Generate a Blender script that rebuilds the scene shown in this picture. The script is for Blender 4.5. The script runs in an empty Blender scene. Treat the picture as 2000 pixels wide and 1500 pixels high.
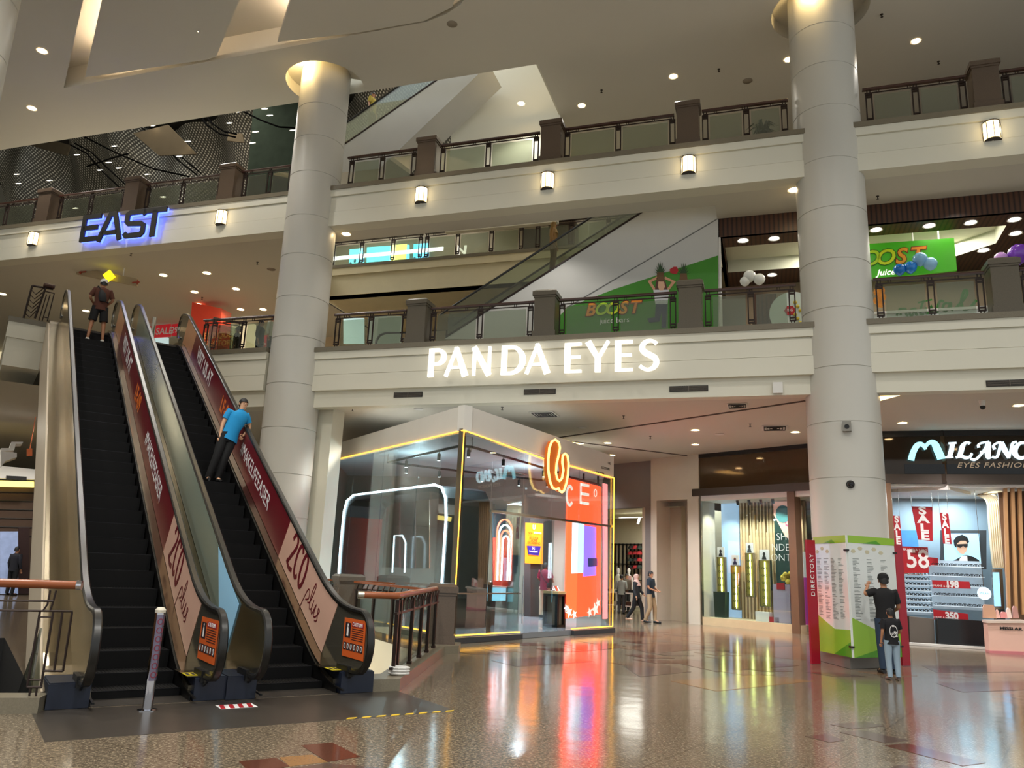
import bpy, bmesh, math, random
from mathutils import Vector, Matrix
from mathutils.geometry import tessellate_polygon
random.seed(7)
S = bpy.context.scene
COL = S.collection

# ---------------------------------------------------------------- camera
FPX = 1540.0
ROLL = math.radians(2.33)
PITCH = math.atan(361 / FPX * math.cos(ROLL))
EYE = Vector((0, 0, 1.6))
FW = Vector((0, math.cos(PITCH), math.sin(PITCH)))
UP0 = Vector((0, -math.sin(PITCH), math.cos(PITCH)))
RT0 = Vector((1, 0, 0))
cam_data = bpy.data.cameras.new('camera')
cam_data.sensor_width = 36; cam_data.lens = FPX / 2000 * 36
cam_data.clip_start = .05; cam_data.clip_end = 300
cam = bpy.data.objects.new('camera', cam_data); COL.objects.link(cam)
RGT = RT0 * math.cos(ROLL) + UP0 * math.sin(ROLL)
UPV = UP0 * math.cos(ROLL) - RT0 * math.sin(ROLL)
cam.matrix_world = Matrix(((RGT.x, UPV.x, -FW.x, EYE.x), (RGT.y, UPV.y, -FW.y, EYE.y), (RGT.z, UPV.z, -FW.z, EYE.z), (0, 0, 0, 1)))
S.camera = cam
S.view_settings.view_transform = 'Standard'; S.view_settings.look = 'None'
S.view_settings.gamma = 1; S.view_settings.use_curve_mapping = False
S.view_settings.exposure = 0.74
# ---------------------------------------------------------------- world: even ambient fill, added through the unbuilt side behind the viewer
W = bpy.data.worlds.new('world'); S.world = W; W.use_nodes = True
bg = W.node_tree.nodes['Background']; bg.inputs[0].default_value = (.95, 1, 1, 1); bg.inputs[1].default_value = .5
S.cycles.max_bounces = 6; S.cycles.glossy_bounces = 3; S.cycles.transparent_max_bounces = 16; S.cycles.diffuse_bounces = 3; S.cycles.use_adaptive_sampling = True; S.cycles.adaptive_threshold = .07
S.cycles.transmission_bounces = 3; S.cycles.sample_clamp_indirect = 4; S.cycles.use_denoising = True; S.cycles.caustics_reflective = False; S.cycles.caustics_refractive = False

def lamp(kind, name, loc, power, color=(1, .8, .55), size=.12, rot=None, angle=100, blend=.6):
    l = bpy.data.lights.new(name, kind); l.energy = power; l.color = color
    if kind == 'AREA': l.size = size
    else: l.shadow_soft_size = size
    if kind == 'SPOT': l.spot_size = math.radians(angle); l.spot_blend = blend
    o = bpy.data.objects.new(name, l); COL.objects.link(o); o.location = loc
    if rot: o.rotation_euler = rot
    return o

# ---------------------------------------------------------------- frames of the building (X along a face, Y into it, Z up)
def frame(o, x, z=0):
    x = Vector((x[0], x[1], 0)).normalized(); y = Vector((-x.y, x.x, 0))
    return Matrix(((x.x, y.x, 0, o[0]), (x.y, y.y, 0, o[1]), (0, 0, 1, z), (0, 0, 0, 1)))
TH = math.radians(18)
FF = frame((7.2, 17.5), (math.cos(TH), -math.sin(TH)))       # balcony fronts
EF = frame((-4.53, 9.26), (.829, .559))                       # escalators: X across, Y up-travel
GF = frame((6.81, 28.06), (2.19, -2.6))                       # eyewear window on the angled wall
PL = frame((-1.05, 17.6), (4.44, -7.0))                       # glass shop, left face (x<0)
PR = frame((-1.05, 17.6), (4.1, 5.2))                         # glass shop, right face (x>0)
def ray(px, py):
    u = (px - 1000) / FPX; v = (750 - py) / FPX
    return FW + (u * math.cos(ROLL) - v * math.sin(ROLL)) * RT0 + (u * math.sin(ROLL) + v * math.cos(ROLL)) * UP0
def at_z(px, py, z=0.0):
    d = ray(px, py); return EYE + d * ((z - EYE.z) / d.z)
def on(F, n, px, py):
    "survey: where a sight line meets the vertical plane at depth n of frame F -> (x, z) in that plane"
    y = F.col[1].to_3d(); o = F.col[3].to_3d() + y * n; d = ray(px, py)
    p = EYE + d * ((o - EYE).dot(y) / d.dot(y)); q = F.inverted() @ p
    return q.x, q.z
def lg(F, px, py, z=0.0):
    q = F.inverted() @ at_z(px, py, z); return q.x, q.y
def T(x=0, y=0, z=0): return Matrix.Translation((x, y, z))
def RZ(deg): return Matrix.Rotation(math.radians(deg), 4, 'Z')
def RX(deg): return Matrix.Rotation(math.radians(deg), 4, 'X')
def RY(deg): return Matrix.Rotation(math.radians(deg), 4, 'Y')
def SC(x, y, z): return Matrix.Diagonal((x, y, z, 1))

# ---------------------------------------------------------------- materials
def lin(h):
    h = h.lstrip('#'); c = [int(h[i:i + 2], 16) / 255 for i in (0, 2, 4)]
    return tuple(x / 12.92 if x <= .04045 else ((x + .055) / 1.055) ** 2.4 for x in c) + (1,)
MATS = {}
def mat(name, col, rough=.5, metal=0, emit=0, noise=.06, scale=3.0, alpha=1, trans=0, spec=None, bump=0):
    if name in MATS: return MATS[name]
    m = bpy.data.materials.new(name); m.use_nodes = True; nt = m.node_tree; b = nt.nodes['Principled BSDF']
    c = lin(col) if isinstance(col, str) else tuple(col) + (1,)
    b.inputs['Roughness'].default_value = rough; b.inputs['Metallic'].default_value = metal
    if spec is not None: b.inputs['Specular IOR Level'].default_value = spec
    if noise:
        tc = nt.nodes.new('ShaderNodeTexCoord'); n = nt.nodes.new('ShaderNodeTexNoise'); n.inputs['Scale'].default_value = scale
        n.inputs['Detail'].default_value = 4
        r = nt.nodes.new('ShaderNodeMix'); r.data_type = 'RGBA'
        r.inputs[6].default_value = tuple(x * (1 - noise) for x in c[:3]) + (1,); r.inputs[7].default_value = tuple(min(1, x * (1 + noise)) for x in c[:3]) + (1,)
        nt.links.new(tc.outputs['Object'], n.inputs['Vector']); nt.links.new(n.outputs['Fac'], r.inputs[0]); nt.links.new(r.outputs[2], b.inputs['Base Color'])
        if bump:
            bu = nt.nodes.new('ShaderNodeBump'); bu.inputs['Strength'].default_value = bump; nt.links.new(n.outputs['Fac'], bu.inputs['Height']); nt.links.new(bu.outputs[0], b.inputs['Normal'])
    else: b.inputs['Base Color'].default_value = c
    if emit: b.inputs['Emission Color'].default_value = c; b.inputs['Emission Strength'].default_value = emit
    if alpha < 1: b.inputs['Alpha'].default_value = alpha
    if trans: b.inputs['Transmission Weight'].default_value = trans
    MATS[name] = m; return m
def glass(name, tint, op=.12, rough=.02, refl=.35):
    "thin pane: clear view through, a little tint and a mirror sheen"
    if name in MATS: return MATS[name]
    m = bpy.data.materials.new(name); m.use_nodes = True; nt = m.node_tree; nt.nodes.clear()
    o = nt.nodes.new('ShaderNodeOutputMaterial'); t = nt.nodes.new('ShaderNodeBsdfTransparent'); t.inputs[0].default_value = lin(tint)
    g = nt.nodes.new('ShaderNodeBsdfGlossy'); g.inputs['Roughness'].default_value = rough; g.inputs[0].default_value = (1, 1, 1, 1)
    f = nt.nodes.new('ShaderNodeFresnel'); f.inputs[0].default_value = 1.5
    ma = nt.nodes.new('ShaderNodeMath'); ma.operation = 'MULTIPLY_ADD'; ma.inputs[1].default_value = refl; ma.inputs[2].default_value = op * .3
    x = nt.nodes.new('ShaderNodeMixShader')
    nt.links.new(f.outputs[0], ma.inputs[0]); nt.links.new(ma.outputs[0], x.inputs[0]); nt.links.new(t.outputs[0], x.inputs[1]); nt.links.new(g.outputs[0], x.inputs[2]); nt.links.new(x.outputs[0], o.inputs[0])
    MATS[name] = m; return m
def nodes_of(name, rough=.4, metal=0):
    m = bpy.data.materials.new(name); m.use_nodes = True; MATS[name] = m
    b = m.node_tree.nodes['Principled BSDF']; b.inputs['Roughness'].default_value = rough; b.inputs['Metallic'].default_value = metal
    return m, m.node_tree, b
def ramp(nt, src, stops):
    r = nt.nodes.new('ShaderNodeValToRGB'); e = r.color_ramp.elements
    while len(e) < len(stops): e.new(.5)
    for k, (p, c) in enumerate(stops): e[k].position = p; e[k].color = lin(c) if isinstance(c, str) else c
    nt.links.new(src, r.inputs[0]); return r
WALL = mat('cream_paint', '#e0dccb', .55, noise=.03, scale=.7)
CEIL = mat('ceiling_paint', '#d3cec1', .7, noise=.02, scale=.4)
CLAD = mat('column_cladding', '#c9c6bd', .38, noise=.03, scale=.8)
WHITE = mat('white_paint', '#e3e0da', .5, noise=.02)
GRANITE = mat('brown_granite', '#5a4c40', .25, noise=.3, scale=60)
KERB = mat('grey_granite', '#776f5e', .3, noise=.3, scale=70)
WOOD = mat('dark_wood', '#3c1d12', .3, noise=.2, scale=6)
WOOD2 = mat('varnished_wood', '#8a4a26', .25, noise=.15, scale=5)
IRON = mat('bronze_iron', '#2b1d18', .4, .4, noise=.1)
BLACK = mat('black_plastic', '#0b0b0c', .45, noise=0)
MATTE = mat('matte_black', '#060606', .95, noise=0, spec=0)
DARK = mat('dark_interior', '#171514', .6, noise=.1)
STEEL = mat('brushed_steel', '#b9b2a4', .22, 1, noise=.08, scale=8)
CHROME = mat('chrome', '#c9c9d0', .08, 1, noise=0)
GOLD = mat('polished_bronze_steel', '#ab9f86', .2, 1, noise=.12, scale=1.6, bump=.12)
GLASS = glass('balustrade_glass', '#dfe6dd', .3, .02, .6)
WARM = mat('warm_lamp', '#ffdca0', emit=14, noise=0)
COOL = mat('cool_lamp', '#eef6ff', emit=12, noise=0)
RED = mat('red_print', '#b3121f', .4, noise=.03)
WHT = mat('white_print', '#f2f0ee', .5, noise=0)
WHTE = mat('white_letter_light', '#fffaf0', emit=.6, noise=0)

# ---------------------------------------------------------------- mesh builder
class MB:
    def __init__(s): s.v = []; s.f = []; s.m = []
    def add(s, vs, fs, m=0, M=None):
        n = len(s.v); s.v += [tuple(M @ Vector(v)) if M else tuple(v) for v in vs]
        s.f += [tuple(n + i for i in f) for f in fs]; s.m += [m] * len(fs); return s
    def box(s, x0, x1, y0, y1, z0, z1, m=0, M=None):
        v = [(x, y, z) for z in (z0, z1) for y in (y0, y1) for x in (x0, x1)]
        return s.add(v, [(0, 2, 3, 1), (4, 5, 7, 6), (0, 1, 5, 4), (1, 3, 7, 5), (3, 2, 6, 7), (2, 0, 4, 6)], m, M)
    def quad(s, a, b, c, d, m=0, M=None): return s.add([a, b, c, d], [(0, 1, 2, 3)], m, M)
    def prism(s, poly, h0, h1, m=0, M=None, ax='z'):
        "poly in the plane (x,y) for ax z, (x,z) for ax y, (y,z) for ax x; extruded h0..h1"
        def P(p, h): return (p[0], p[1], h) if ax == 'z' else ((p[0], h, p[1]) if ax == 'y' else (h, p[0], p[1]))
        n = len(poly); vs = [P(p, h0) for p in poly] + [P(p, h1) for p in poly]
        tr = tessellate_polygon([[Vector((p[0], p[1], 0)) for p in poly]])
        fs = [tuple(t) for t in tr] + [tuple(i + n for i in reversed(t)) for t in tr] + [(i, (i + 1) % n, n + (i + 1) % n, n + i) for i in range(n)]
        return s.add(vs, fs, m, M)
    def tube(s, pts, r, seg=8, m=0, M=None, caps=True, closed=False):
        pts = [Vector(p) for p in pts]; rs = r if isinstance(r, (list, tuple)) else [r] * len(pts); n = len(pts); vs = []
        up = None
        for i, p in enumerate(pts):
            a = pts[(i - 1) % n] if (i or closed) else p; b = pts[(i + 1) % n] if (i < n - 1 or closed) else p
            t = (b - a).normalized()
            if up is None: up = Vector((0, 0, 1)) if abs(t.z) < .9 else Vector((1, 0, 0))
            u = t.cross(up).normalized(); w = u.cross(t); up = w
            for k in range(seg):
                an = 2 * math.pi * k / seg; vs.append(p + (u * math.cos(an) + w * math.sin(an)) * rs[i])
        fs = []
        for i in range(n if closed else n - 1):
            j = (i + 1) % n
            for k in range(seg): fs.append((i * seg + k, i * seg + (k + 1) % seg, j * seg + (k + 1) % seg, j * seg + k))
        if caps and not closed: fs += [tuple(reversed(range(seg))), tuple((n - 1) * seg + k for k in range(seg))]
        return s.add(vs, fs, m, M)
    def sweep(s, pts, prof, side, m=0, M=None, caps=True):
        "sweep a closed 2D profile (a along side, b along the path normal) along pts lying in a plane perpendicular to side"
        pts = [Vector(p) for p in pts]; side = Vector(side); n = len(pts); k = len(prof); vs = []
        for i, p in enumerate(pts):
            a = pts[max(i - 1, 0)]; b = pts[min(i + 1, n - 1)]; t = (b - a).normalized(); w = side.cross(t)
            for (x, y) in prof: vs.append(p + side * x + w * y)
        fs = [(i * k + j, i * k + (j + 1) % k, (i + 1) * k + (j + 1) % k, (i + 1) * k + j) for i in range(n - 1) for j in range(k)]
        if caps: fs += [tuple(reversed(range(k))), tuple((n - 1) * k + j for j in range(k))]
        return s.add(vs, fs, m, M)
    def lathe(s, prof, seg=24, m=0, M=None, a0=0, a1=2 * math.pi):
        full = abs(a1 - a0 - 2 * math.pi) < 1e-6; q = seg if full else seg + 1; vs = []
        for (r, z) in prof:
            for k in range(q):
                an = a0 + (a1 - a0) * k / seg; vs.append((r * math.cos(an), r * math.sin(an), z))
        fs = [(i * q + k, i * q + (k + 1) % q, (i + 1) * q + (k + 1) % q, (i + 1) * q + k) for i in range(len(prof) - 1) for k in range(seg)]
        return s.add(vs, fs, m, M)
    def ball(s, c, r, seg=12, m=0, M=None):
        r = (r, r, r) if not isinstance(r, (tuple, list)) else r; h = seg // 2; vs = []; fs = []
        for i in range(h + 1):
            a = math.pi * i / h
            for k in range(seg): b = 2 * math.pi * k / seg; vs.append((c[0] + r[0] * math.sin(a) * math.cos(b), c[1] + r[1] * math.sin(a) * math.sin(b), c[2] + r[2] * math.cos(a)))
        for i in range(h):
            for k in range(seg): fs.append((i * seg + k, (i + 1) * seg + k, (i + 1) * seg + (k + 1) % seg, i * seg + (k + 1) % seg))
        return s.add(vs, fs, m, M)
    def loft(s, secs, seg=14, m=0, M=None, caps=True):
        "secs: (centre, rx, ry[, axis dir]) horizontal-ish ellipses"
        vs = []
        for sec in secs:
            c, rx, ry = sec[:3]; ax = Vector(sec[3]).normalized() if len(sec) > 3 else Vector((0, 0, 1))
            u = Vector((0, 1, 0)).cross(ax); u = u.normalized() if u.length > 1e-3 else Vector((1, 0, 0)); w = ax.cross(u)
            for k in range(seg): an = 2 * math.pi * k / seg; vs.append(Vector(c) + u * rx * math.cos(an) + w * ry * math.sin(an))
        n = len(secs); fs = [(i * seg + k, i * seg + (k + 1) % seg, (i + 1) * seg + (k + 1) % seg, (i + 1) * seg + k) for i in range(n - 1) for k in range(seg)]
        if caps: fs += [tuple(reversed(range(seg))), tuple((n - 1) * seg + k for k in range(seg))]
        return s.add(vs, fs, m, M)
    def ribbon(s, pts, ws, d=.05, m=0, M=None, curve=True, closed=False):
        "flat stroke in the local XZ plane, thickness d along -Y; ws one width or a list along the path"
        P = [Vector((p[0], p[1])) for p in pts]
        W_ = list(ws) if isinstance(ws, (list, tuple)) else [ws] * len(P)
        if curve and len(P) > 2:
            Q = []; V = []
            for i in range(len(P) - (0 if closed else 1)):
                g = (lambda k: P[k % len(P)]) if closed else (lambda k: P[min(max(k, 0), len(P) - 1)])
                a, b, c, e = g(i - 1), g(i), g(i + 1), g(i + 2)
                for t in (0, .2, .4, .6, .8):
                    Q.append(.5 * ((2 * b) + (c - a) * t + (2 * a - 5 * b + 4 * c - e) * t * t + (3 * b - a - 3 * c + e) * t ** 3)); V.append(W_[i] * (1 - t) + W_[(i + 1) % len(P)] * t)
            if not closed: Q.append(P[-1]); V.append(W_[-1])
            P, W_ = Q, V
        n = len(P); vs = []
        for i, p in enumerate(P):
            a = P[(i - 1) % n] if (i or closed) else p; b = P[(i + 1) % n] if (i < n - 1 or closed) else p
            t1 = (p - a); t2 = (b - p); t = ((t1.normalized() if t1.length else Vector((0, 0))) + (t2.normalized() if t2.length else Vector((0, 0)))).normalized()
            k = 1.0
            if t1.length and t2.length: k = 1 / max(.5, t.dot(t2.normalized()))
            w = Vector((-t.y, t.x)) * W_[i] / 2 * k
            for q in (p + w, p - w): vs += [(q.x, 0, q.y), (q.x, -d, q.y)]
        fs = []
        for i in range(n if closed else n - 1):
            A = i * 4; B = ((i + 1) % n) * 4
            fs += [(A + 1, A + 3, B + 3, B + 1), (A, B, B + 2, A + 2), (A, A + 1, B + 1, B), (A + 2, B + 2, B + 3, A + 3)]
        if not closed: fs += [(0, 2, 3, 1), (n * 4 - 4, n * 4 - 3, n * 4 - 1, n * 4 - 2)]
        return s.add(vs, fs, m, M)
    def build(s, name, mats, parent=None, M=None, smooth=False, label=None):
        me = bpy.data.meshes.new(name); me.from_pydata(s.v, [], s.f); me.update()
        mats = mats if isinstance(mats, (list, tuple)) else [mats]
        for x in mats: me.materials.append(x)
        if len(mats) > 1: me.polygons.foreach_set('material_index', s.m)
        bm = bmesh.new(); bm.from_mesh(me); bmesh.ops.recalc_face_normals(bm, faces=bm.faces); bm.to_mesh(me); bm.free()
        if smooth:
            me.polygons.foreach_set('use_smooth', [True] * len(me.polygons))
            try: me.set_sharp_from_angle(angle=math.radians(smooth if smooth > 1 else 40))
            except Exception: pass
        o = bpy.data.objects.new(name, me); COL.objects.link(o)
        if parent: o.parent = parent
        if M is not None: o.matrix_local = M
        if label: o['label'] = label
        return o
def tag(o, label=None, cat=None, group=None, kind=None):
    if label: o['label'] = label
    if cat: o['category'] = cat
    if group: o['group'] = group
    if kind: o['kind'] = kind
    return o
def thing(name, label, cat, M, group=None):
    o = bpy.data.objects.new(name, None); COL.objects.link(o); o.matrix_world = M; o.empty_display_size = .2
    return tag(o, label, cat, group)
def struct(name, mb, m, M=None, smooth=False): return tag(mb.build(name, m, None, M, smooth), kind='structure')
def dup(root, M, label=None, group=None):
    r = root.copy(); COL.objects.link(r); r.matrix_world = M
    if label: r['label'] = label
    if group: r['group'] = group
    for ch in list(root.children):
        c = ch.copy(); COL.objects.link(c); c.parent = r
        for g in list(ch.children):
            d = g.copy(); COL.objects.link(d); d.parent = c
    return r
def text(name, body, size, M, m, parent=None, ext=.004, bold=0, shear=0, align='CENTER', xs=1, label=None, space=1):
    "flat lettering; M: X along the line, Z up, facing -Y"
    cu = bpy.data.curves.new(name, 'FONT'); cu.body = body; cu.size = size; cu.extrude = ext; cu.offset = bold; cu.shear = shear; cu.align_x = align; cu.align_y = 'CENTER'; cu.space_character = space; cu.resolution_u = 3
    t = bpy.data.objects.new('t', cu); COL.objects.link(t)
    me = bpy.data.meshes.new_from_object(t); me.name = name; bpy.data.objects.remove(t); me.materials.clear(); me.materials.append(m)
    me.transform(RX(90) @ SC(xs, 1, 1))
    o = bpy.data.objects.new(name, me); COL.objects.link(o)
    if parent: o.parent = parent
    o.matrix_local = M
    if label: o['label'] = label
    return o
# ================================================================ LIGHTS of the atrium (ambient fill comes from the world) and galleries
def down(F, s, n, z, power, col=(1, .95, .87), angle=130, size=.1):
    p = F @ Vector((s, n, z - .12)); return lamp('SPOT', 'down_spot', p, power, col, size, angle=angle)

# ================================================================ SETTING
def tess(loops, z, mb, m=0, M=None, flip=False):
    vs = [Vector((p[0], p[1], z)) for l in loops for p in l]
    tr = tessellate_polygon([[Vector((p[0], p[1], 0)) for p in l] for l in loops]); mb.add(vs, [tuple(t) for t in tr], m, M)
def circ(cx, cy, r, n=40, a0=0, a1=360): return [(cx + r * math.cos(math.radians(a0 + (a1 - a0) * k / n)), cy + r * math.sin(math.radians(a0 + (a1 - a0) * k / n))) for k in range(n + (a1 - a0 < 360))]
def toE(u, t): return (EF @ Vector((u, t, 0))).to_2d()
def toF2(s, n): return (FF @ Vector((s, n, 0))).to_2d()
def e2f(u, t): q = FF.inverted() @ (EF @ Vector((u, t, 0))); return (q.x, q.y)

# ---- floor material: speckled granite, satin polish
m, nt, b = nodes_of('polished_granite', .13)
tc = nt.nodes.new('ShaderNodeTexCoord'); mp = nt.nodes.new('ShaderNodeMapping'); nt.links.new(tc.outputs['Object'], mp.inputs[0])
n1 = nt.nodes.new('ShaderNodeTexNoise'); n1.inputs['Scale'].default_value = 34; n1.inputs['Detail'].default_value = 5; n1.inputs['Roughness'].default_value = .9
nt.links.new(mp.outputs[0], n1.inputs['Vector'])
r1 = ramp(nt, n1.outputs['Fac'], [(.34, '#1e1711'), (.45, '#5d5144'), (.54, '#7e705d'), (.66, '#c6b89e')])
br = nt.nodes.new('ShaderNodeTexBrick'); br.offset = 0; br.inputs['Scale'].default_value = 1; br.inputs['Brick Width'].default_value = 1.2; br.inputs['Row Height'].default_value = 1.2; br.inputs['Mortar Size'].default_value = .006
br.inputs['Color1'].default_value = (1, 1, 1, 1); br.inputs['Color2'].default_value = (.9, .9, .9, 1); br.inputs['Mortar'].default_value = (.45, .42, .4, 1)
mp2 = nt.nodes.new('ShaderNodeMapping'); mp2.inputs['Rotation'].default_value = (0, 0, TH); nt.links.new(tc.outputs['Object'], mp2.inputs[0]); nt.links.new(mp2.outputs[0], br.inputs['Vector'])
mx = nt.nodes.new('ShaderNodeMix'); mx.data_type = 'RGBA'; mx.blend_type = 'MULTIPLY'; mx.inputs[0].default_value = 1
nt.links.new(r1.outputs[0], mx.inputs[6]); nt.links.new(br.outputs[0], mx.inputs[7]); nt.links.new(mx.outputs[2], b.inputs['Base Color'])
n3 = nt.nodes.new('ShaderNodeTexNoise'); n3.inputs['Scale'].default_value = 1.6; n3.inputs['Detail'].default_value = 2; nt.links.new(tc.outputs['Object'], n3.inputs['Vector'])
bu = nt.nodes.new('ShaderNodeBump'); bu.inputs['Strength'].default_value = .012; bu.inputs['Distance'].default_value = .4; nt.links.new(n3.outputs['Fac'], bu.inputs['Height']); nt.links.new(bu.outputs[0], b.inputs['Normal'])
FLOOR = m
# openings in the ground floor: A left of the escalators (stairs down), B between escalators and glass shop
HOLE_A = [e2f(-.46, .15), e2f(-.46, 7.5), e2f(-5.2, 7.5), e2f(-5.2, .15)]
B0 = FF.inverted() @ Vector((-1.62, 11.0, 0)); B1 = FF.inverted() @ Vector((-1.42, 15.4, 0)); B2 = FF.inverted() @ Vector((-4.3, 21.0, 0))
HOLE_B = [(B0.x, B0.y), (B1.x, B1.y), (B2.x, B2.y), e2f(3.3, 9.2), e2f(3.3, .9)]
fl = MB(); tess([[(-45, -30), (14, -30), (14, 26), (-45, 26)], HOLE_A, HOLE_B], 0, fl)
struct('floor', fl, FLOOR, FF)
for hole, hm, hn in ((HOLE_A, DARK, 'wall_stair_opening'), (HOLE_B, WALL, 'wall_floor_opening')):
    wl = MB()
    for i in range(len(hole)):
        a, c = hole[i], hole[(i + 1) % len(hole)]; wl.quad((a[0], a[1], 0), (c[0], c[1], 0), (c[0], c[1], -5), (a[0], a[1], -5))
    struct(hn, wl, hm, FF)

lf = MB(); lf.quad((-45, -30, -5), (14, -30, -5), (14, 26, -5), (-45, 26, -5)); struct('floor_basement', lf, mat('basement_tile', '#8d857a', .25, noise=.15, scale=4), FF)
# inlaid stone rhombi, surveyed from the floor
INL1 = mat('inlay_maroon_granite', '#5a3529', .12, noise=.25, scale=50); INL2 = mat('inlay_ochre_granite', '#8f6a42', .14, noise=.25, scale=50); INL3 = mat('inlay_grey_granite', '#5b4a42', .12, noise=.25, scale=50)
k = 0
for px, mm in [([(588, 1456), (648, 1450), (704, 1478), (640, 1488)], INL1), ([(466, 1487), (540, 1480), (566, 1497), (490, 1510)], INL1), ([(545, 1479), (610, 1474), (640, 1488), (566, 1497)], INL2),
               ([(566, 1500), (640, 1491), (748, 1500), (640, 1520)], INL3),
               ([(1622, 1415), (1688, 1409), (1728, 1418), (1665, 1424)], INL3), ([(1640, 1430), (1680, 1426), (1775, 1446), (1730, 1452)], INL3), ([(1572, 1438), (1612, 1434), (1650, 1446), (1620, 1450)], INL3),
               ([(1728, 1456), (1770, 1452), (1925, 1490), (1880, 1496)], INL1), ([(1735, 1500), (1760, 1494), (1800, 1502), (1770, 1510)], INL3),
               ([(1310, 1330), (1480, 1318), (1590, 1330), (1400, 1350)], INL2), ([(1300, 1290), (1440, 1284), (1560, 1300), (1400, 1312)], INL1), ([(1215, 1300), (1290, 1296), (1350, 1312), (1250, 1322)], INL3),
               ([(1215, 1262), (1330, 1256), (1400, 1266), (1270, 1276)], INL1), ([(960, 1290), (1080, 1281), (1160, 1292), (1010, 1302)], INL3), ([(1100, 1262), (1190, 1256), (1230, 1264), (1140, 1272)], INL1),
               ([(1800, 1300), (1960, 1300), (2050, 1312), (1830, 1314)], INL3), ([(1830, 1335), (2000, 1330), (2060, 1345), (1880, 1352)], INL1), ([(1440, 1250), (1530, 1250), (1560, 1262), (1450, 1266)], INL3)]:
    q = [at_z(x, y, .002) for x, y in px]; b_ = MB(); b_.prism([(p.x, p.y) for p in q], .0, .003); k += 1
    struct('trim_%d' % k, b_, mm)
# reddish granite field before the shops
b_ = MB(); q = [at_z(x, y, .001) for x, y in [(1190, 1242), (1360, 1222), (1560, 1246), (1575, 1290), (1290, 1262)]]; b_.prism([(p.x, p.y) for p in q], 0, .002); k += 1; struct('trim_%d' % k, b_, mat('red_brown_granite', '#7a5a45', .12, noise=.25, scale=40))

# scattered brown tiles of the patterned floor before the shops
random.seed(21); fld = [[MB(), INL1], [MB(), mat('inlay_tan_granite', '#7d6049', .12, noise=.25, scale=50)], [MB(), INL3]]
ORG = FF.inverted() @ at_z(1270, 1262); 
for i in range(-9, 12):
    for j in range(-5, 8):
        if (i * 2 + j * 3) % 5 > 1 or random.random() < .25: continue
        cx, cy, w = ORG.x + i * .62 + (j % 2) * .31, ORG.y + j * .8, .5
        if cy > 8.6 or cx < -8.2 + max(0, cy) * .2 or cx > .6 + (-2.2 if cy > -1 else 0): continue
        fld[(i + j) % 3][0].prism([(cx - w, cy), (cx, cy - .38), (cx + w, cy), (cx, cy + .38)], .0005, .0035)
for q, (b_, mm) in enumerate(fld): k += 1; struct('trim_%d' % k, b_, mm, FF)

# ---- balcony slabs
S0, S1 = -45, 14
def band(name, zt, zb, s0, s1, n=0.0, kerb=True, low=None):
    b_ = MB(); b_.box(s0, s1, n - .04, n + .5, zt - .13, zt); struct(name + '_coping', b_, KERB, FF)
    b_ = MB(); b_.box(s0, s1, n, n + .5, zt - .34, zt - .13); b_.box(s0, s1, n + .07, n + .5, zt - .38, zt - .34)
    b_.box(s0, s1, n + .04, n + .5, zb + .46, zt - .38); b_.box(s0, s1, n + .07, n + .5, zb + .445, zb + .46); b_.box(s0, s1, n + .02, n + .5, zb, zb + .445)
    struct(name, b_, WALL, FF)
band('wall_balcony_upper', 12.52, 11.24, S0, S1)
band('wall_balcony_lower', 7.5, 6.25, -14.9, S1)
b_ = MB(); b_.box(-14.9, S1, .15, .5, 5.8, 6.25); struct('wall_bulkhead', b_, WALL, FF)
# lower balcony left of the column, set forward, then the escalator landing
band('wall_balcony_landing', 7.5, 6.25, -17.6, -14.9, -.28)
b_ = MB(); b_.box(-17.6, -14.9, -.13, .5, 5.8, 6.25); struct('wall_bulkhead_landing', b_, WALL, FF)
# landing front left of the escalators (faces down the flight)
b_ = MB(); b_.box(-1.32, -.42, 13.5, 13.9, 7.37, 7.5); struct('wall_landing_coping', b_, KERB, EF)
b_ = MB(); b_.box(-1.3, -.42, 13.52, 19, 6.95, 7.37); b_.box(-1.27, -.42, 13.57, 19, 6.2, 6.95); struct('wall_landing_front', b_, WALL, EF)
# ---- slabs (floor on top, ceiling beneath)
up1 = MB(); z = 7.4
lt = [e2f(-1.25, 13.6), e2f(3.9, 13.6)]
loop = [(14, .1), (14, 24), (-45, 24), (-45, 8.5), e2f(-1.25, 19), e2f(-1.25, 13.75), e2f(3.6, 13.75), (-17.4, .1)]
tess([loop], z, up1); struct('floor_upper_gallery', up1, mat('gallery_tile', '#968a78', .2, noise=.1, scale=2), FF)
c1 = MB(); tess([[(14, .2), (14, 24), (-45, 24), (-45, 8.5), e2f(-1.25, 19), e2f(-1.25, 13.95), e2f(3.6, 13.95), (-17.4, .2)]], 5.86, c1); struct('ceiling_ground', c1, CEIL, FF)
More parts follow.
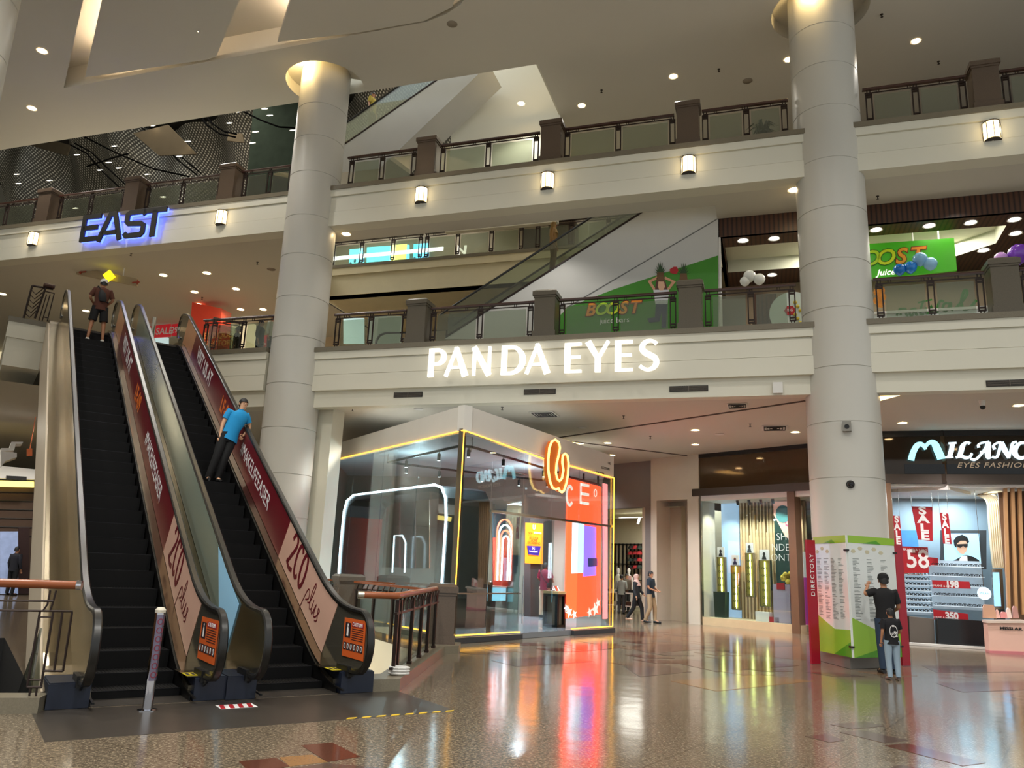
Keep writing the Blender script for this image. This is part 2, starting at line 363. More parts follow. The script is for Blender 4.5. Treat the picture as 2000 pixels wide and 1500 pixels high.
# seams, tray slots and raised light trays of the ground-floor ceiling
b_ = MB()
for p, q in [(((-8.16, 6.17)), (-.43, 1.09)), ((-8.16, 6.17), (-2.2, 12))]:
    d = (Vector(q) - Vector(p)).normalized() * .03; w = Vector((-d.y, d.x))
    b_.prism([(p[0] + w.x, p[1] + w.y), (q[0] + w.x, q[1] + w.y), (q[0] - w.x, q[1] - w.y), (p[0] - w.x, p[1] - w.y)], 5.835, 5.86)
struct('trim_80', b_, mat('shadow_gap', '#5a5048', .8), FF)
c2 = MB(); tess([[(14, .1), (14, 24), (-2.45, 24), (-2.45, 1.15), (-14.0, 1.15), (-17.2, 5.85), (-17.2, 24), (-45, 24), (-45, .1)]], 11.25, c2); struct('ceiling_upper', c2, CEIL, FF)
f2 = MB(); tess([[(14, .1), (14, 24), (-2.45, 24), (-2.45, 1.15), (-14.0, 1.15), (-14.9, 2.4), (-45, 2.4), (-45, .1)]], 12.4, f2); struct('floor_top_gallery', f2, MATS['gallery_tile'], FF)
b_ = MB(); b_.quad((-2.45, 1.15, 11.25), (-14.0, 1.15, 11.25), (-14.0, 1.15, 12.4), (-2.45, 1.15, 12.4)); b_.quad((-14.0, 1.15, 11.25), (-17.2, 5.85, 11.25), (-17.2, 5.85, 12.4), (-14.0, 1.15, 12.4)); b_.quad((-2.45, 1.15, 11.25), (-2.45, 24, 11.25), (-2.45, 24, 12.4), (-2.45, 1.15, 12.4))
struct('wall_void_edge', b_, WALL, FF)
# ---- top ceiling with round column pockets, triangular light coves and the void at the back
ZC = 16.2; CL = (FF.inverted() @ Vector((-6.25, 22.1, 0))); CR = (FF.inverted() @ Vector((7.7, 17.9, 0)))
dn = .85 - CL.y; aa = math.degrees(math.asin(dn / 1.22))
notch = circ(CL.x, CL.y, 1.22, 30, aa, -180 - aa)
cove = [(-22.7, -1.74), (-9.94, -1.71), (-9.3, -1.85), (-8.75, -2.11), (-8.2, -2.6), (-7.6, -4), (-7.4, -8), (-12.7, -9.6)]
tc_ = MB(); tess([[(14, 24), (-7.45, 24), (-7.45, .85)] + notch + [(-45, .85), (-45, -34), (14, -34)], cove, circ(CR.x, CR.y, 1.22)], ZC, tc_)
struct('ceiling', tc_, CEIL, FF)
b_ = MB()
for i in range(len(cove)):
    a, c = cove[i], cove[(i + 1) % len(cove)]; b_.quad((a[0], a[1], ZC), (c[0], c[1], ZC), (c[0], c[1], ZC + .75), (a[0], a[1], ZC + .75))
tess([cove], ZC + .75, b_); struct('ceiling_cove', b_, CEIL, FF)
# floating panels inside the cove
for nm, poly in (('ceiling_panel_left', [(-21.5, -2.06), (-17.09, -1.84), (-16.68, -1.9), (-14.36, -3.9), (-13.4, -8.6), (-13.2, -8.8)]), ('ceiling_panel_right', [(-14.48, -2.02), (-12.0, -1.8), (-9.96, -1.78), (-9.0, -2.1), (-8.3, -3.2), (-8.1, -8), (-9.2, -7.6)])):
    b_ = MB(); b_.prism(poly, ZC - .02, ZC + .16); struct(nm, b_, CEIL, FF)
CV = mat('cove_tube', '#ffe4c4', emit=32, noise=0)
for a, c in (((-20.6, -2.35), (-13.2, -8.2)), ((-13.9, -2.35), (-9.3, -6.8))):
    a, c = Vector(a), Vector(c); b_ = MB(); d = (c - a).normalized(); w = Vector((-d.y, d.x)) * .03
    b_.prism([a + w, c + w, c - w, a - w], ZC + .165, ZC + .2)
    o = b_.build('cove_light', CV, None, FF); tag(o, 'warm strip light hidden on the %s ceiling panel edge' % ('left' if a.x < -20 else 'right'), 'light strip')
b_ = MB(); b_.quad((-45, .85, ZC), (-7.45, .85, ZC), (-7.45, .85, ZC + 1.3), (-45, .85, ZC + 1.3)); b_.quad((-7.45, .85, ZC), (-7.45, 24, ZC), (-7.45, 24, ZC + 1.3), (-7.45, .85, ZC + 1.3))
struct('wall_top_void_edge', b_, WALL, FF)
for c, full in ((CL, 0), (CR, 1)):       # pockets
    b_ = MB(); b_.lathe([(1.22, ZC), (1.22, ZC + .38), (.7, ZC + .38)], 40, 0, T(c.x, c.y, 0), *((0, 2 * math.pi) if full else (math.radians(-180 - aa), math.radians(aa))))
    struct('ceiling_pocket', b_, CEIL, FF, True)
    lamp('POINT', 'pocket_lamp', FF @ Vector((c.x - .35, c.y - .98, ZC + .15)), 55, (1, .72, .32), .06)
# roof over the voids, far end walls
b_ = MB(); b_.quad((-45, .85, 23), (14, .85, 23), (14, 40, 23), (-45, 40, 23)); struct('ceiling_void', b_, mat('void_roof', '#2a2620', .8), FF)
b_ = MB(); b_.box(-45, 14, 24, 24.3, -5, 23); struct('wall_back', b_, mat('rear_wall', '#b9a98e', .6), FF)
b_ = MB(); b_.box(13.9, 14.2, .1, 24, 0, 23); struct('wall_right', b_, WALL, FF)
b_ = MB(); b_.box(-45.3, -45, -30, 24, -5, 23); struct('wall_left', b_, WALL, FF)
# ---- columns
def column(name, c, R, zt, joints):
    b_ = MB(); pr = [(R, 0)]
    for z in sorted(joints): pr += [(R, z - .014), (R - .014, z - .01), (R - .014, z + .01), (R, z + .014)]
    pr.append((R, zt)); b_.lathe(pr, 48); struct(name, b_, CLAD, T(c[0], c[1], 0), 30)
def jz(c, R, rows):
    o = []; d = Vector((c[0], c[1], 0)).normalized(); q = Vector((c[0], c[1], 0)) - d * R
    for px, py in rows: r_ = ray(px, py); p = EYE + r_ * ((q - EYE).dot(d) / r_.dot(d)); o.append(p.z)
    return o
jR = jz((7.7, 17.9), .8, [(1612, 42), (1618, 119), (1622, 202), (1626, 305), (1630, 401), (1634, 503), (1640, 598), (1645, 713), (1650, 822), (1656, 932), (1663, 1050)])
jL = jz((-6.25, 22.1), .755, [(632, 201), (626, 264), (618, 334), (608, 419), (602, 495), (598, 578), (590, 657), (582, 748), (574, 835), (566, 925), (560, 1010)])
column('trim_column_right', (7.7, 17.9), .8, ZC + .38, jR + [.9]); column('trim_column_middle', (-6.25, 22.1), .755, ZC + .38, jL + [.9])
column('trim_column_left', (-11.9, 14.8), .78, ZC, [1.2 + 1.32 * k for k in range(12)])
# square pier by the glass shop
b_ = MB(); b_.box(-.3, .3, -.3, .3, 0, 5.9); struct('trim_pier', b_, WALL, T(-5.25, 22.55) @ RZ(-20))
# ---- far upper gallery across the void
b_ = MB(); b_.box(-17.2, -2.45, 5.7, 6.2, 12.38, 12.5); struct('wall_far_gallery_coping', b_, KERB, FF)
b_ = MB(); b_.box(-17.2, -2.45, 5.72, 6.2, 12.1, 12.38); b_.box(-17.2, -2.45, 5.78, 6.2, 11.3, 12.1); b_.quad((-17.2, 5.8, 11.3), (-2.45, 5.8, 11.3), (-2.45, 24, 11.3), (-17.2, 24, 11.3)); b_.quad((-17.2, 5.8, 12.4), (-2.45, 5.8, 12.4), (-2.45, 24, 12.4), (-17.2, 24, 12.4)); struct('wall_far_gallery', b_, mat('muted_yellow_paint', '#d6caa8', .6), FF)  # far gallery front in one muted yellow paint
b_ = MB(); b_.box(-13.3, -2.45, 9, 9.2, 7.4, 11.3); b_.box(-24, -2.45, 9, 9.2, 12.4, 16.2); struct('wall_gallery_rear', b_, mat('gallery_wall', '#8a7f6b', .6), FF)
b_ = MB(); b_.quad((-13.4, 4.6, 16.2), (-7.45, 4.6, 16.2), (-7.45, 9.2, 16.2), (-13.4, 9.2, 16.2)); struct('ceiling_far_gallery', b_, CEIL, FF)

# gallery lighting, with added fill spots
for s in (-29, -24.5, -20, -16, -11.5, -7.5, -3.4, .5, 4.4): down(FF, s, 1.2 if s > -13 or s < -20 else 2, 5.86, 300)
for s, n in ((-3.5, 6), (.2, 5), (-7, 8), (3.5, 3.5), (-3, 12), (-9, 13)): down(FF, s, n, 5.86, 520, (1, .95, .95))
for s, n in ((-21, 2.6), (-20.5, 5), (-26, 3.5), (-28, 7), (-17, 4), (-21, 9), (-16, 8)): down(FF, s, n, 11.25, 120, (1, .93, .75))
for s, n in ((-.3, 1), (3.5, 1.2), (-7, .7), (-11.5, .7)): down(FF, s, n, 11.25, 60)
for s, n in ((-3.6, 2.4), (-.4, 2.4), (3, 2.4), (-8.5, 2.7), (-6, 3.5)): down(FF, s, n, 16.2, 110)
for s, n in ((-21.7, -3.4), (-24.8, -1), (-16.5, -3), (-9, -6), (-3, -6), (2, -7), (7, -9)): down(FF, s, n, 16.2, 330, (1, .96, .9), 120, .15)
for s, n in ((-14, -13), (-6, -15), (2, -15), (-12, -20), (-3, -22), (5, -22)): down(FF, s, n, 16.2, 1700, (1, .97, .9), 130, .2)  # unseen spots behind the viewer, added to bounce light up to the ceiling
for s, n in ((-8, 7.2), (-13, 7.2), (-16.5, 7.2)): down(FF, s, n, 16.2, 160)
lamp('POINT', 'basement_lamp', FF @ Vector((-13, -3, -1.5)), 90, (1, .85, .65), .4)
# ================================================================ BALUSTRADES of the galleries
def post_mb(h=.98, w=.13):
    b_ = MB()
    for x in (-w / 2, w / 2): b_.box(x - .014, x + .014, -.02, .02, .1, h - .1)
    b_.box(-w / 2 - .015, w / 2 + .015, -.03, .03, .1, .13); b_.box(-w / 2 - .015, w / 2 + .015, -.028, .028, .17, .2); b_.box(-w / 2 - .014, w / 2 + .014, -.03, .03, h - .14, h - .1); b_.box(-w / 2 - .014, w / 2 + .014, -.03, .03, h - .2, h - .17)
    for x in (-.035, .035): b_.box(x - .012, x + .012, -.012, .012, 0, .1); b_.box(x - .012, x + .012, -.012, .012, h - .1, h)
    return b_
POST = post_mb().build('post', IRON).data; bpy.data.objects.remove(bpy.data.objects['post'])
def mesh_child(name, me, parent, M=None):
    o = bpy.data.objects.new(name, me); COL.objects.link(o); o.parent = parent
    if M is not None: o.matrix_local = M
    return o
def railing(M, L, posts, label, group, first=True, wood=WOOD, half=.0):
    r = thing('balustrade', label, 'railing', M, group)
    b_ = MB(); pr = [(-.045, 0), (-.05, .03), (-.035, .062), (0, .07), (.035, .062), (.05, .03), (.045, 0)]
    vs = []; n = len(pr)
    for x in (0, L): vs += [(x, a, 1.02 + c) for a, c in pr]
    b_.add(vs, [(i, (i + 1) % n, n + (i + 1) % n, n + i) for i in range(n)] + [tuple(range(n)), tuple(range(n, 2 * n))]); b_.build('handrail', wood, r)
    b_ = MB(); b_.box(.05, L - .05, -.012, .012, .93, .955)
    k = .35
    while k < L - .2:
        for x in (k - .03, k + .03): b_.box(x - .008, x + .008, -.008, .008, .955, 1.02)
        k += .7
    b_.build('rail_bar', IRON, r)
    for x in posts: mesh_child('post', POST, r, T(x, 0, .04) @ SC(1, 1, 1))
    for a, c in zip(posts[:-1], posts[1:]):
        b_ = MB(); b_.box(a + .12, c - .12, -.006, .006, .08, .87); b_.build('glass_panel', GLASS, r)
    return r
GL = 'balustrade bays of the '
bays1 = [(-13.15, 2.3, (.13, 1.2, 2.25)), (-10.11, 3.0, (.08, 1.46, 2.88)), (-6.44, 3.05, (.08, 1.5, 2.95)), (-2.71, 2.15, (.08, 1.1, 2.05)), (1.15, 2.3, (.12, 1.2, 2.2)), (4.15, 3.0, (.1, 1.5, 2.9))]
nm1 = ['bay nearest the middle column, escalator foot behind its glass', 'bay above the first letters of the lit shop name', 'bay with the green juice wall behind its glass', 'bay just left of the right column, white balloons above it', 'bay right of the right column, in front of the lettering natural', 'bay cut by the right edge of the picture']
for (s, L, ps), nm in zip(bays1, nm1):
    railing(FF @ T(s, .3, 7.5), L, ps, 'lower gallery railing, ' + nm, GL + 'lower gallery')
bays2 = [(-28.3, 2.9, (.1, 1.5, 2.85)), (-24.45, 2.95, (.12, 1.45, 2.85)), (-20.73, 3.0, (.1, 1.5, 2.95)), (-17.0, 2.0, (.15, 1.06, 1.85)), (-13.2, 2.3, (.15, 1.18, 2.22)), (-10.14, 3.0, (.08, 1.48, 2.9)), (-6.42, 3.0, (.08, 1.5, 2.95)), (-2.7, 2.15, (.08, 1.12, 2.05)), (1.2, 2.3, (.14, 1.18, 2.2)), (4.21, 3.0, (.1, 1.5, 2.9))]
nm2 = ['bay at the far left edge', 'bay above the sign EAST, left of the middle pedestal', 'bay above the end of the sign EAST', 'short bay left of the middle column', 'short bay right of the middle column', 'bay in front of the upper escalator side', 'bay right of the middle, four lamps overhead', 'bay with a potted plant behind it', 'bay right of the right column', 'bay cut by the right edge of the picture']
for (s, L, ps), nm in zip(bays2, nm2):
    railing(FF @ T(s, .3, 12.52), L, ps, 'top gallery railing, ' + nm, GL + 'top gallery')
# short return railing at the column and the landing railing
railing(FF @ T(-17.45, .02, 7.5), 2.9, (.1, 1.45, 2.6), 'lower gallery railing left of the middle column, shoppers behind it', GL + 'lower gallery')
o = EF @ T(3.75, 13.6, 7.5) @ RZ(-6); railing(o, .9, (.08, .8), 'short dark railing piece at the head of the right escalator', GL + 'lower gallery')
# far gallery
for k in range(3):
    railing(FF @ T(-17.0 + k * 3.9 + (.35 if k == 2 else 0), 5.95, 12.5), 3.8, (.08, 1.3, 2.6, 3.72), 'far gallery railing across the void, ' + ['turquoise screens behind it', 'lit letter N sign behind it', 'beside the brown far pedestal and upper escalator'][k], GL + 'far gallery', wood=IRON)
def pedestal(M, label, group, w=.56, h=1.3, m=GRANITE, d=.5):
    b_ = MB(); W2 = w / 2; D = d / 2
    b_.box(-W2 - .03, W2 + .03, -D - .03, D + .03, 0, .16); b_.box(-W2, W2, -D, D, .16, h - .22); b_.box(-W2 - .02, W2 + .02, -D - .02, D + .02, h - .22, h - .17)
    b_.box(-W2 - .045, W2 + .045, -D - .045, D + .045, h - .17, h - .06)
    v = [(-W2 - .045, -D - .045, h - .06), (W2 + .045, -D - .045, h - .06), (W2 + .045, D + .045, h - .06), (-W2 - .045, D + .045, h - .06), (-W2 + .03, -D + .03, h), (W2 - .03, -D + .03, h), (W2 - .03, D - .03, h), (-W2 + .03, D - .03, h)]
    b_.add(v, [(0, 1, 5, 4), (1, 2, 6, 5), (2, 3, 7, 6), (3, 0, 4, 7), (4, 5, 6, 7)])
    return tag(b_.build('stone_pedestal', m, None, M), label, 'pedestal', group)
for s, nm in ((-10.45, 'left of the lit letter P'), (-6.78, 'above the lit letter D and A'), (-3.05, 'in front of the green juice wall'), (3.8, 'right of the right column')):
    pedestal(FF @ T(s, .3, 7.505), 'square granite pedestal on the lower gallery, ' + nm, 'granite pedestals of the lower gallery', m=mat('grey_brown_granite', '#5d5547', .3, noise=.3, scale=60))
for s, nm in ((-24.85, 'leftmost, above the left wall lamp'), (-21.1, 'above the letters of the sign EAST'), (-17.35, 'left of the middle column'), (-10.5, 'just right of the middle column'), (-6.76, 'second right of the middle column'), (-3.05, 'left of the right column'), (3.85, 'near the right edge')):
    pedestal(FF @ T(s, .3, 12.525), 'square granite pedestal on the top gallery, ' + nm, 'granite pedestals of the top gallery')
pedestal(FF @ T(-8.0, 6.55, 12.42), 'brown pedestal on the far gallery beside the escalator head', 'far gallery pedestals', w=.9)
# ---- wall lamps: half-round shades with dark ribs
def sconce(s, z, label):
    t = thing('wall_lamp', label, 'lamp', FF @ T(s, .02, z), 'lit half-round lamps on the upper balcony front')
    b_ = MB(); b_.lathe([(.17, -.21), (.185, 0), (.17, .21)], 16, 0, None, math.pi, 2 * math.pi)
    b_.build('lamp_shade', mat('lit_shade', '#ffe3ac', emit=1.9, noise=.12, scale=9), t, None, True)
    b_ = MB()
    for a in (180, 225, 270, 315, 360):
        x, y = .188 * math.cos(math.radians(a)), .188 * math.sin(math.radians(a)); b_.tube([(x, y, -.23), (x, y, .23)], .008, 5)
    b_.lathe([(.02, -.2), (.17, -.22), (.175, -.235), (.02, -.235)], 16, 0, None, math.pi, 2 * math.pi); b_.lathe([(.02, .2), (.17, .22), (.175, .235), (.02, .235)], 16, 0, None, math.pi, 2 * math.pi)
    b_.build('lamp_frame', IRON, t)
    lamp('POINT', 'wall_lamp_light', FF @ Vector((s, -.35, z)), 3, (1, .8, .5), .12)
for s, nm in ((-24.92, 'leftmost of six'), (-17.31, 'right of the sign EAST'), (-10.53, 'first right of the middle column'), (-6.8, 'second right of the middle column'), (-3.04, 'left of the right column'), (3.84, 'right of the right column')):
    sconce(s, 11.88, 'glowing ribbed wall lamp on the upper balcony front, ' + nm)

# ================================================================ SIGNS on the balcony fronts
def sign_letter(t, name, strokes, x, z, h, d, mats, M=None):
    "strokes: (points in unit height, widths, curve)"
    b_ = MB()
    for st in strokes:
        pts, ws, cv = st[:3]; b_.ribbon([(x + p[0] * h, z + p[1] * h) for p in pts], [w * h for w in ws] if isinstance(ws, (list, tuple)) else ws * h, d, 0, None, cv)
    return b_.build(name, mats, t)
# PANDA EYES: channel letters with flared strokes
TK, TN = .17, .085
def arcp(cx, cz, rx, rz, a0, a1, n=9): return [(cx + rx * math.cos(math.radians(a0 + (a1 - a0) * k / n)), cz + rz * math.sin(math.radians(a0 + (a1 - a0) * k / n))) for k in range(n + 1)]
GLY = {
 'P': [([(.1, 0), (.1, 1)], [.19, .17], 0), ([(.1, .945), (.3, .945)], TN * 1.2, 0), ([(.1, .45), (.3, .45)], TN * 1.1, 0), (arcp(.3, .7, .26, .25, 90, -90), [.1, .11, .14, .17, .18, .18, .17, .14, .11, .09], 1)],
 'A': [([(.0, 0), (.36, 1)], [.11, .1], 0), ([(.34, 1), (.7, 0)], [.14, .22], 0), ([(.13, .31), (.6, .31)], TN, 0)],
 'N': [([(.07, 0), (.07, 1)], [.1, .12], 0), ([(.05, 1), (.62, 0)], [.2, .2], 0), ([(.62, 0), (.62, 1)], [.1, .1], 0)],
 'D': [([(.1, 0), (.1, 1)], [.19, .18], 0), ([(.1, .95), (.3, .95)], TN * 1.2, 0), ([(.1, .05), (.3, .05)], TN * 1.2, 0), (arcp(.3, .5, .44, .45, 90, -90), [.1, .11, .15, .18, .19, .19, .18, .15, .11, .1], 1)],
 'E': [([(.1, 0), (.1, 1)], [.19, .19], 0), ([(.1, .955), (.56, .955)], [.1, .09], 0), ([(.1, .52), (.53, .52)], [.085, .09], 0), ([(.1, .045), (.57, .045)], [.1, .09], 0)],
 'Y': [([(.05, 1), (.37, .45)], [.21, .17], 0), ([(.7, 1), (.38, .45)], [.1, .12], 0), ([(.37, .5), (.37, 0)], [.18, .19], 0)],
 'S': [([(.53, .85), (.44, .93), (.32, .96), (.19, .92), (.1, .81), (.1, .68), (.2, .57), (.36, .48), (.49, .38), (.52, .24), (.45, .11), (.31, .04), (.16, .06), (.02, .16)], [.13, .09, .09, .12, .16, .19, .19, .18, .19, .17, .14, .1, .1, .12], 1)],
}
t = thing('shop_name_sign', 'glowing white channel letters PANDA EYES on the lower balcony front', 'sign', FF @ T(0, -.12, 0))
xs = [-9.9, -9.05, -8.1, -7.08, -6.22, -4.86, -4.27, -3.55, -2.62]
# measured glyph starts along the front
for ch, (px0, py0, px1, py1) in zip('PANDAEYES', [(834, 736, 838, 681), (869, 735, 889, 679), (920, 733, 922, 678), (977, 732, 980, 675), (1027, 730, 1047, 672), (1101, 728, 1101, 670), (1144, 727, 1144, 667), (1200, 725, 1200, 665), (1248, 724, 1248, 663)]):
    x, z0 = on(FF, -.2, px0, py0); _, z1 = on(FF, -.2, px0, py1)
    sign_letter(t, 'channel_letter', GLY[ch], x, z0, z1 - z0, .08, WHTE)
# EAST: dark letters with a cold blue halo
t = thing('direction_letters', 'dark block letters EAST with a blue glow on the upper balcony front', 'sign', FF @ T(0, -.15, 0))
w_ = .165
EG = {'E': [([(.78, .9), (.1, .9), (.1, .1), (.75, .1)], w_, 0), ([(.1, .5), (.7, .5)], w_, 0)], 'A': [([(0.02, 0), (.38, .92), (.56, .92), (.88, 0)], w_, 0), ([(.15, .28), (.75, .28)], w_ * .85, 0)],
      'S': [([(.8, .78), (.74, .9), (.2, .9), (.1, .84), (.1, .6), (.18, .52), (.68, .48), (.78, .42), (.78, .18), (.7, .1), (.14, .1), (.06, .2)], w_, 0)], 'T': [([(0, .9), (.88, .9)], w_, 0), ([(.44, .9), (.44, 0)], w_ * 1.1, 0)]}
for ch, (px0, py0, py1) in zip('EAST', [(153, 474, 421), (189, 472, 417), (237, 467, 412), (273, 464, 408)]):
    x, z0 = on(FF, -.2, px0, py0); _, z1 = on(FF, -.2, px0, py1)
    sign_letter(t, 'block_letter', EG[ch], x, z0, z1 - z0, .06, mat('dark_letter', '#23221f', .5, noise=0))
    sign_letter(t, 'halo_light', EG[ch], x + .02, z0 + .01, (z1 - z0) * .97, .03, mat('blue_halo', '#4a63ff', emit=3, noise=0)).matrix_local = T(0, .07, 0)
# ---- linear air grilles on the bulkhead, small wall box
def grille(s, z, w, label):
    t = thing('air_grille', label, 'vent', FF @ T(s, .14, z), 'long slot grilles under the lower balcony front')
    b_ = MB(); b_.box(-w / 2, w / 2, -.01, .02, -.07, .07); b_.build('grille_frame', mat('grille_dark', '#27231f', .5, noise=0), t)
    b_ = MB()
    for k in range(5): b_.box(-w / 2 + .02, w / 2 - .02, -.025, -.008, -.055 + k * .024, -.047 + k * .024)
    b_.box(-.008, .008, -.026, -.008, -.065, .065); b_.build('slat', mat('grille_slat', '#6b6257', .5, noise=0), t)
for px, py, w, nm in ((797, 771, .85, 'below the lit letter P'), (1054, 765, .85, 'below the lit letters D and A'), (1345, 759, .92, 'left of the right column'), (1972, 748, .9, 'at the right edge of the picture')):
    x, z = on(FF, .14, px, py); grille(x, z, w, 'dark slot air grille ' + nm)
x, z = on(FF, .1, 1519, 758); b_ = MB(); b_.box(-.1, .1, -.08, 0, -.12, .12); b_.box(-.11, .11, -.1, -.08, -.13, .13); tag(b_.build('wall_speaker', WHITE, None, FF @ T(x, .14, z)), 'small white box speaker on the bulkhead left of the right column', 'speaker')
# things on the right column
cr = Vector((7.7, 17.9, 0)); dirc = -cr.normalized(); fz = frame((7.7 + dirc.x * .8, 17.9 + dirc.y * .8), (-dirc.y, dirc.x))
x, z = on(fz, 0, 1654, 833); t = thing('camera_box', 'small grey speaker box on the right column below a joint', 'speaker', fz @ T(x, 0, z)); b_ = MB(); b_.box(-.09, .09, -.12, .02, -.12, .1); b_.build('housing', mat('grey_plastic', '#8b8880', .5), t); b_ = MB(); b_.lathe([(0, 0), (.05, 0), (.05, .01)], 14, 0, T(0, -.122, -.02) @ RX(90)); b_.build('speaker_grille', BLACK, t)
x, z = on(fz, 0, 1661, 946); t = thing('camera_dome', 'round black dome camera on the right column', 'camera', fz @ T(x, 0, z)); b_ = MB(); b_.lathe([(.085, -.02), (.085, .03), (.07, .05)], 18, 0, RX(90)); b_.build('base_ring', BLACK, t, None, True); b_ = MB(); b_.ball((0, -.05, 0), .06, 14); b_.build('lens_dome', mat('dome_gloss', '#16161a', .08, noise=0), t, None, True)

# ================================================================ ceiling fittings
def light_disc(M, label, group, r=.11, m=WARM):
    t = thing('downlight', label, 'light', M, group)
    b_ = MB(); b_.lathe([(r, 0), (r + .035, -.012), (r + .03, 0)], 18); b_.build('trim_ring', WHITE, t, None, True)
    b_ = MB(); b_.lathe([(r * .99, -.004), (.0, -.016)], 18); b_.build('bulb', m, t)
    return t
def lights(F, n_z, pix, label, group, r=.11, m=WARM):
    for px, py in pix:
        p = at_z(px, py, n_z - .02); light_disc(T(p.x, p.y, n_z - .005), label, group, r, m)
lights(FF, ZC, [(82, 100), (62, 212), (387, 62)], 'bright round downlight in the atrium ceiling at upper left', 'atrium ceiling downlights at upper left', .13, mat('strong_lamp', '#ffd9a0', emit=40, noise=0))
lights(FF, ZC, [(1315, 150), (1018, 203), (1136, 207), (1789, 81), (1540, 117), (1042, 252)], 'round warm downlight in the ceiling above the top gallery', 'downlights above the top gallery', .11, mat('bright_lamp', '#ffdfa8', emit=26, noise=0))
lights(FF, 11.25, [(319, 538), (404, 534), (380, 571), (461, 565), (388, 595), (470, 605), (514, 605), (168, 608), (5, 575)], 'warm downlight in the ceiling above the left lower gallery', 'downlights above the left lower gallery', .12, MATS['bright_lamp'])
lights(FF, 11.25, [(676, 458), (1550, 372)], 'warm downlight in the soffit beside a column', 'downlights in the upper balcony soffit', .12, MATS['bright_lamp'])
lights(FF, 5.86, [(1358, 841), (1358, 869), (1187, 866), (1195, 890), (1553, 845), (1763, 827), (1990, 793)], 'bright downlight in the ground-floor ceiling near the shops', 'lit downlights of the ground-floor ceiling', .11, MATS['bright_lamp'])
lights(FF, 5.86, [(818, 800), (1138, 836), (1405, 849)], 'switched-off round downlight in the ground-floor ceiling', 'unlit downlights of the ground-floor ceiling', .11, WHITE)
def ceiling_vent(px, py, z, label, w=.55):
    p = at_z(px, py, z); t = thing('ceiling_vent', label, 'vent', T(p.x, p.y, z - .01) @ RZ(-18), 'square ceiling air vents')
    b_ = MB(); b_.box(-w / 2, w / 2, -w / 2, w / 2, -.015, 0); b_.build('vent_frame', WHITE, t)
    b_ = MB()
    for k in range(4):
        a = w / 2 * (.85 - k * .22); c = a - .02
        for q in ((-a, a, -a, -c), (-a, a, c, a), (-a, -c, -a, a), (c, a, -a, a)): b_.box(q[0], q[1], q[2], q[3], -.035, -.015)
    b_.build('louvre', DARK, t)
for px, py, nm in ((1063, 808, 'above the glass shop corner'), (1513, 835, 'near the right column'), (1440, 791, 'below the bulkhead, middle right')): ceiling_vent(px, py, 5.86, 'square louvred vent in the ground ceiling ' + nm, .7 if px != 1440 else .5)
SPK = MB(); SPK.tube([(0, 0, 0), (0, 0, -.08)], .012, 6); SPK.tube([(0, 0, -.08), (0, 0, -.085)], .035, 10); SPK.tube([(0, 0, 0), (0, 0, -.01)], .04, 10)
spk0 = SPK.build('sprinkler_head', mat('brass_sprinkler', '#3a3129', .4, .3, noise=0))
first = True
for z, lst, where in ((ZC, [(1175, 176), (1404, 135), (1722, 28), (1833, 120)], 'top gallery ceiling'), (11.25, [(256, 495), (1714, 383), (503, 512), (395, 581)], 'lower gallery ceiling'), (5.86, [(1218, 812), (1465, 828), (1270, 852), (689, 797), (981, 795), (1057, 843)], 'ground-floor ceiling')):
    for px, py in lst:
        p = at_z(px, py, z); o = spk0 if first else spk0.copy()
        if not first: COL.objects.link(o)
        first = False; o.matrix_world = T(p.x, p.y, z); tag(o, 'small dark sprinkler head hanging from the ' + where, 'sprinkler', 'sprinklers in the ' + where)
for px, py, z, nm in ((1460, 158, ZC, 'round grey ceiling speaker above the top gallery'), (883, 47, ZC, 'small round speaker in the atrium ceiling'), (530, 526, 11.25, 'round grey ceiling speaker left of the middle column')):
    p = at_z(px, py, z); b_ = MB(); b_.lathe([(0, -.02), (.13, -.015), (.15, 0)], 20); tag(b_.build('ceiling_speaker', mat('speaker_grey', '#8f8474', .6), None, T(p.x, p.y, z), True), nm, 'speaker')
for px, py, nm in ((1918, 794, 'black dome camera under the right part of the ceiling'),):
    p = at_z(px, py - 12, 5.86); t = thing('security_camera', nm, 'camera', T(p.x, p.y, 5.86)); b_ = MB(); b_.lathe([(.07, 0), (.07, -.04), (.05, -.14)], 16); b_.build('mount', WHITE, t, None, True); b_ = MB(); b_.ball((0, 0, -.16), .06, 14); b_.build('lens_dome', BLACK, t, None, True)
# bright light trays in the ground ceiling
for nm, px in (('glowing ceiling tray behind the orange U-shaped sign', [(1092, 858), (1140, 866), (1112, 870), (1085, 862)]), ('glowing triangular ceiling tray right of the right column', [(1700, 772), (1757, 771), (1720, 781), (1700, 783)])):
    q = [FF.inverted() @ at_z(x, y, 5.85) for x, y in px]; b_ = MB(); b_.prism([(p.x, p.y) for p in q], 5.83, 5.85); tag(b_.build('light_tray', mat('tray_glow', '#ffd98f', emit=3, noise=0), None, FF), nm, 'light')
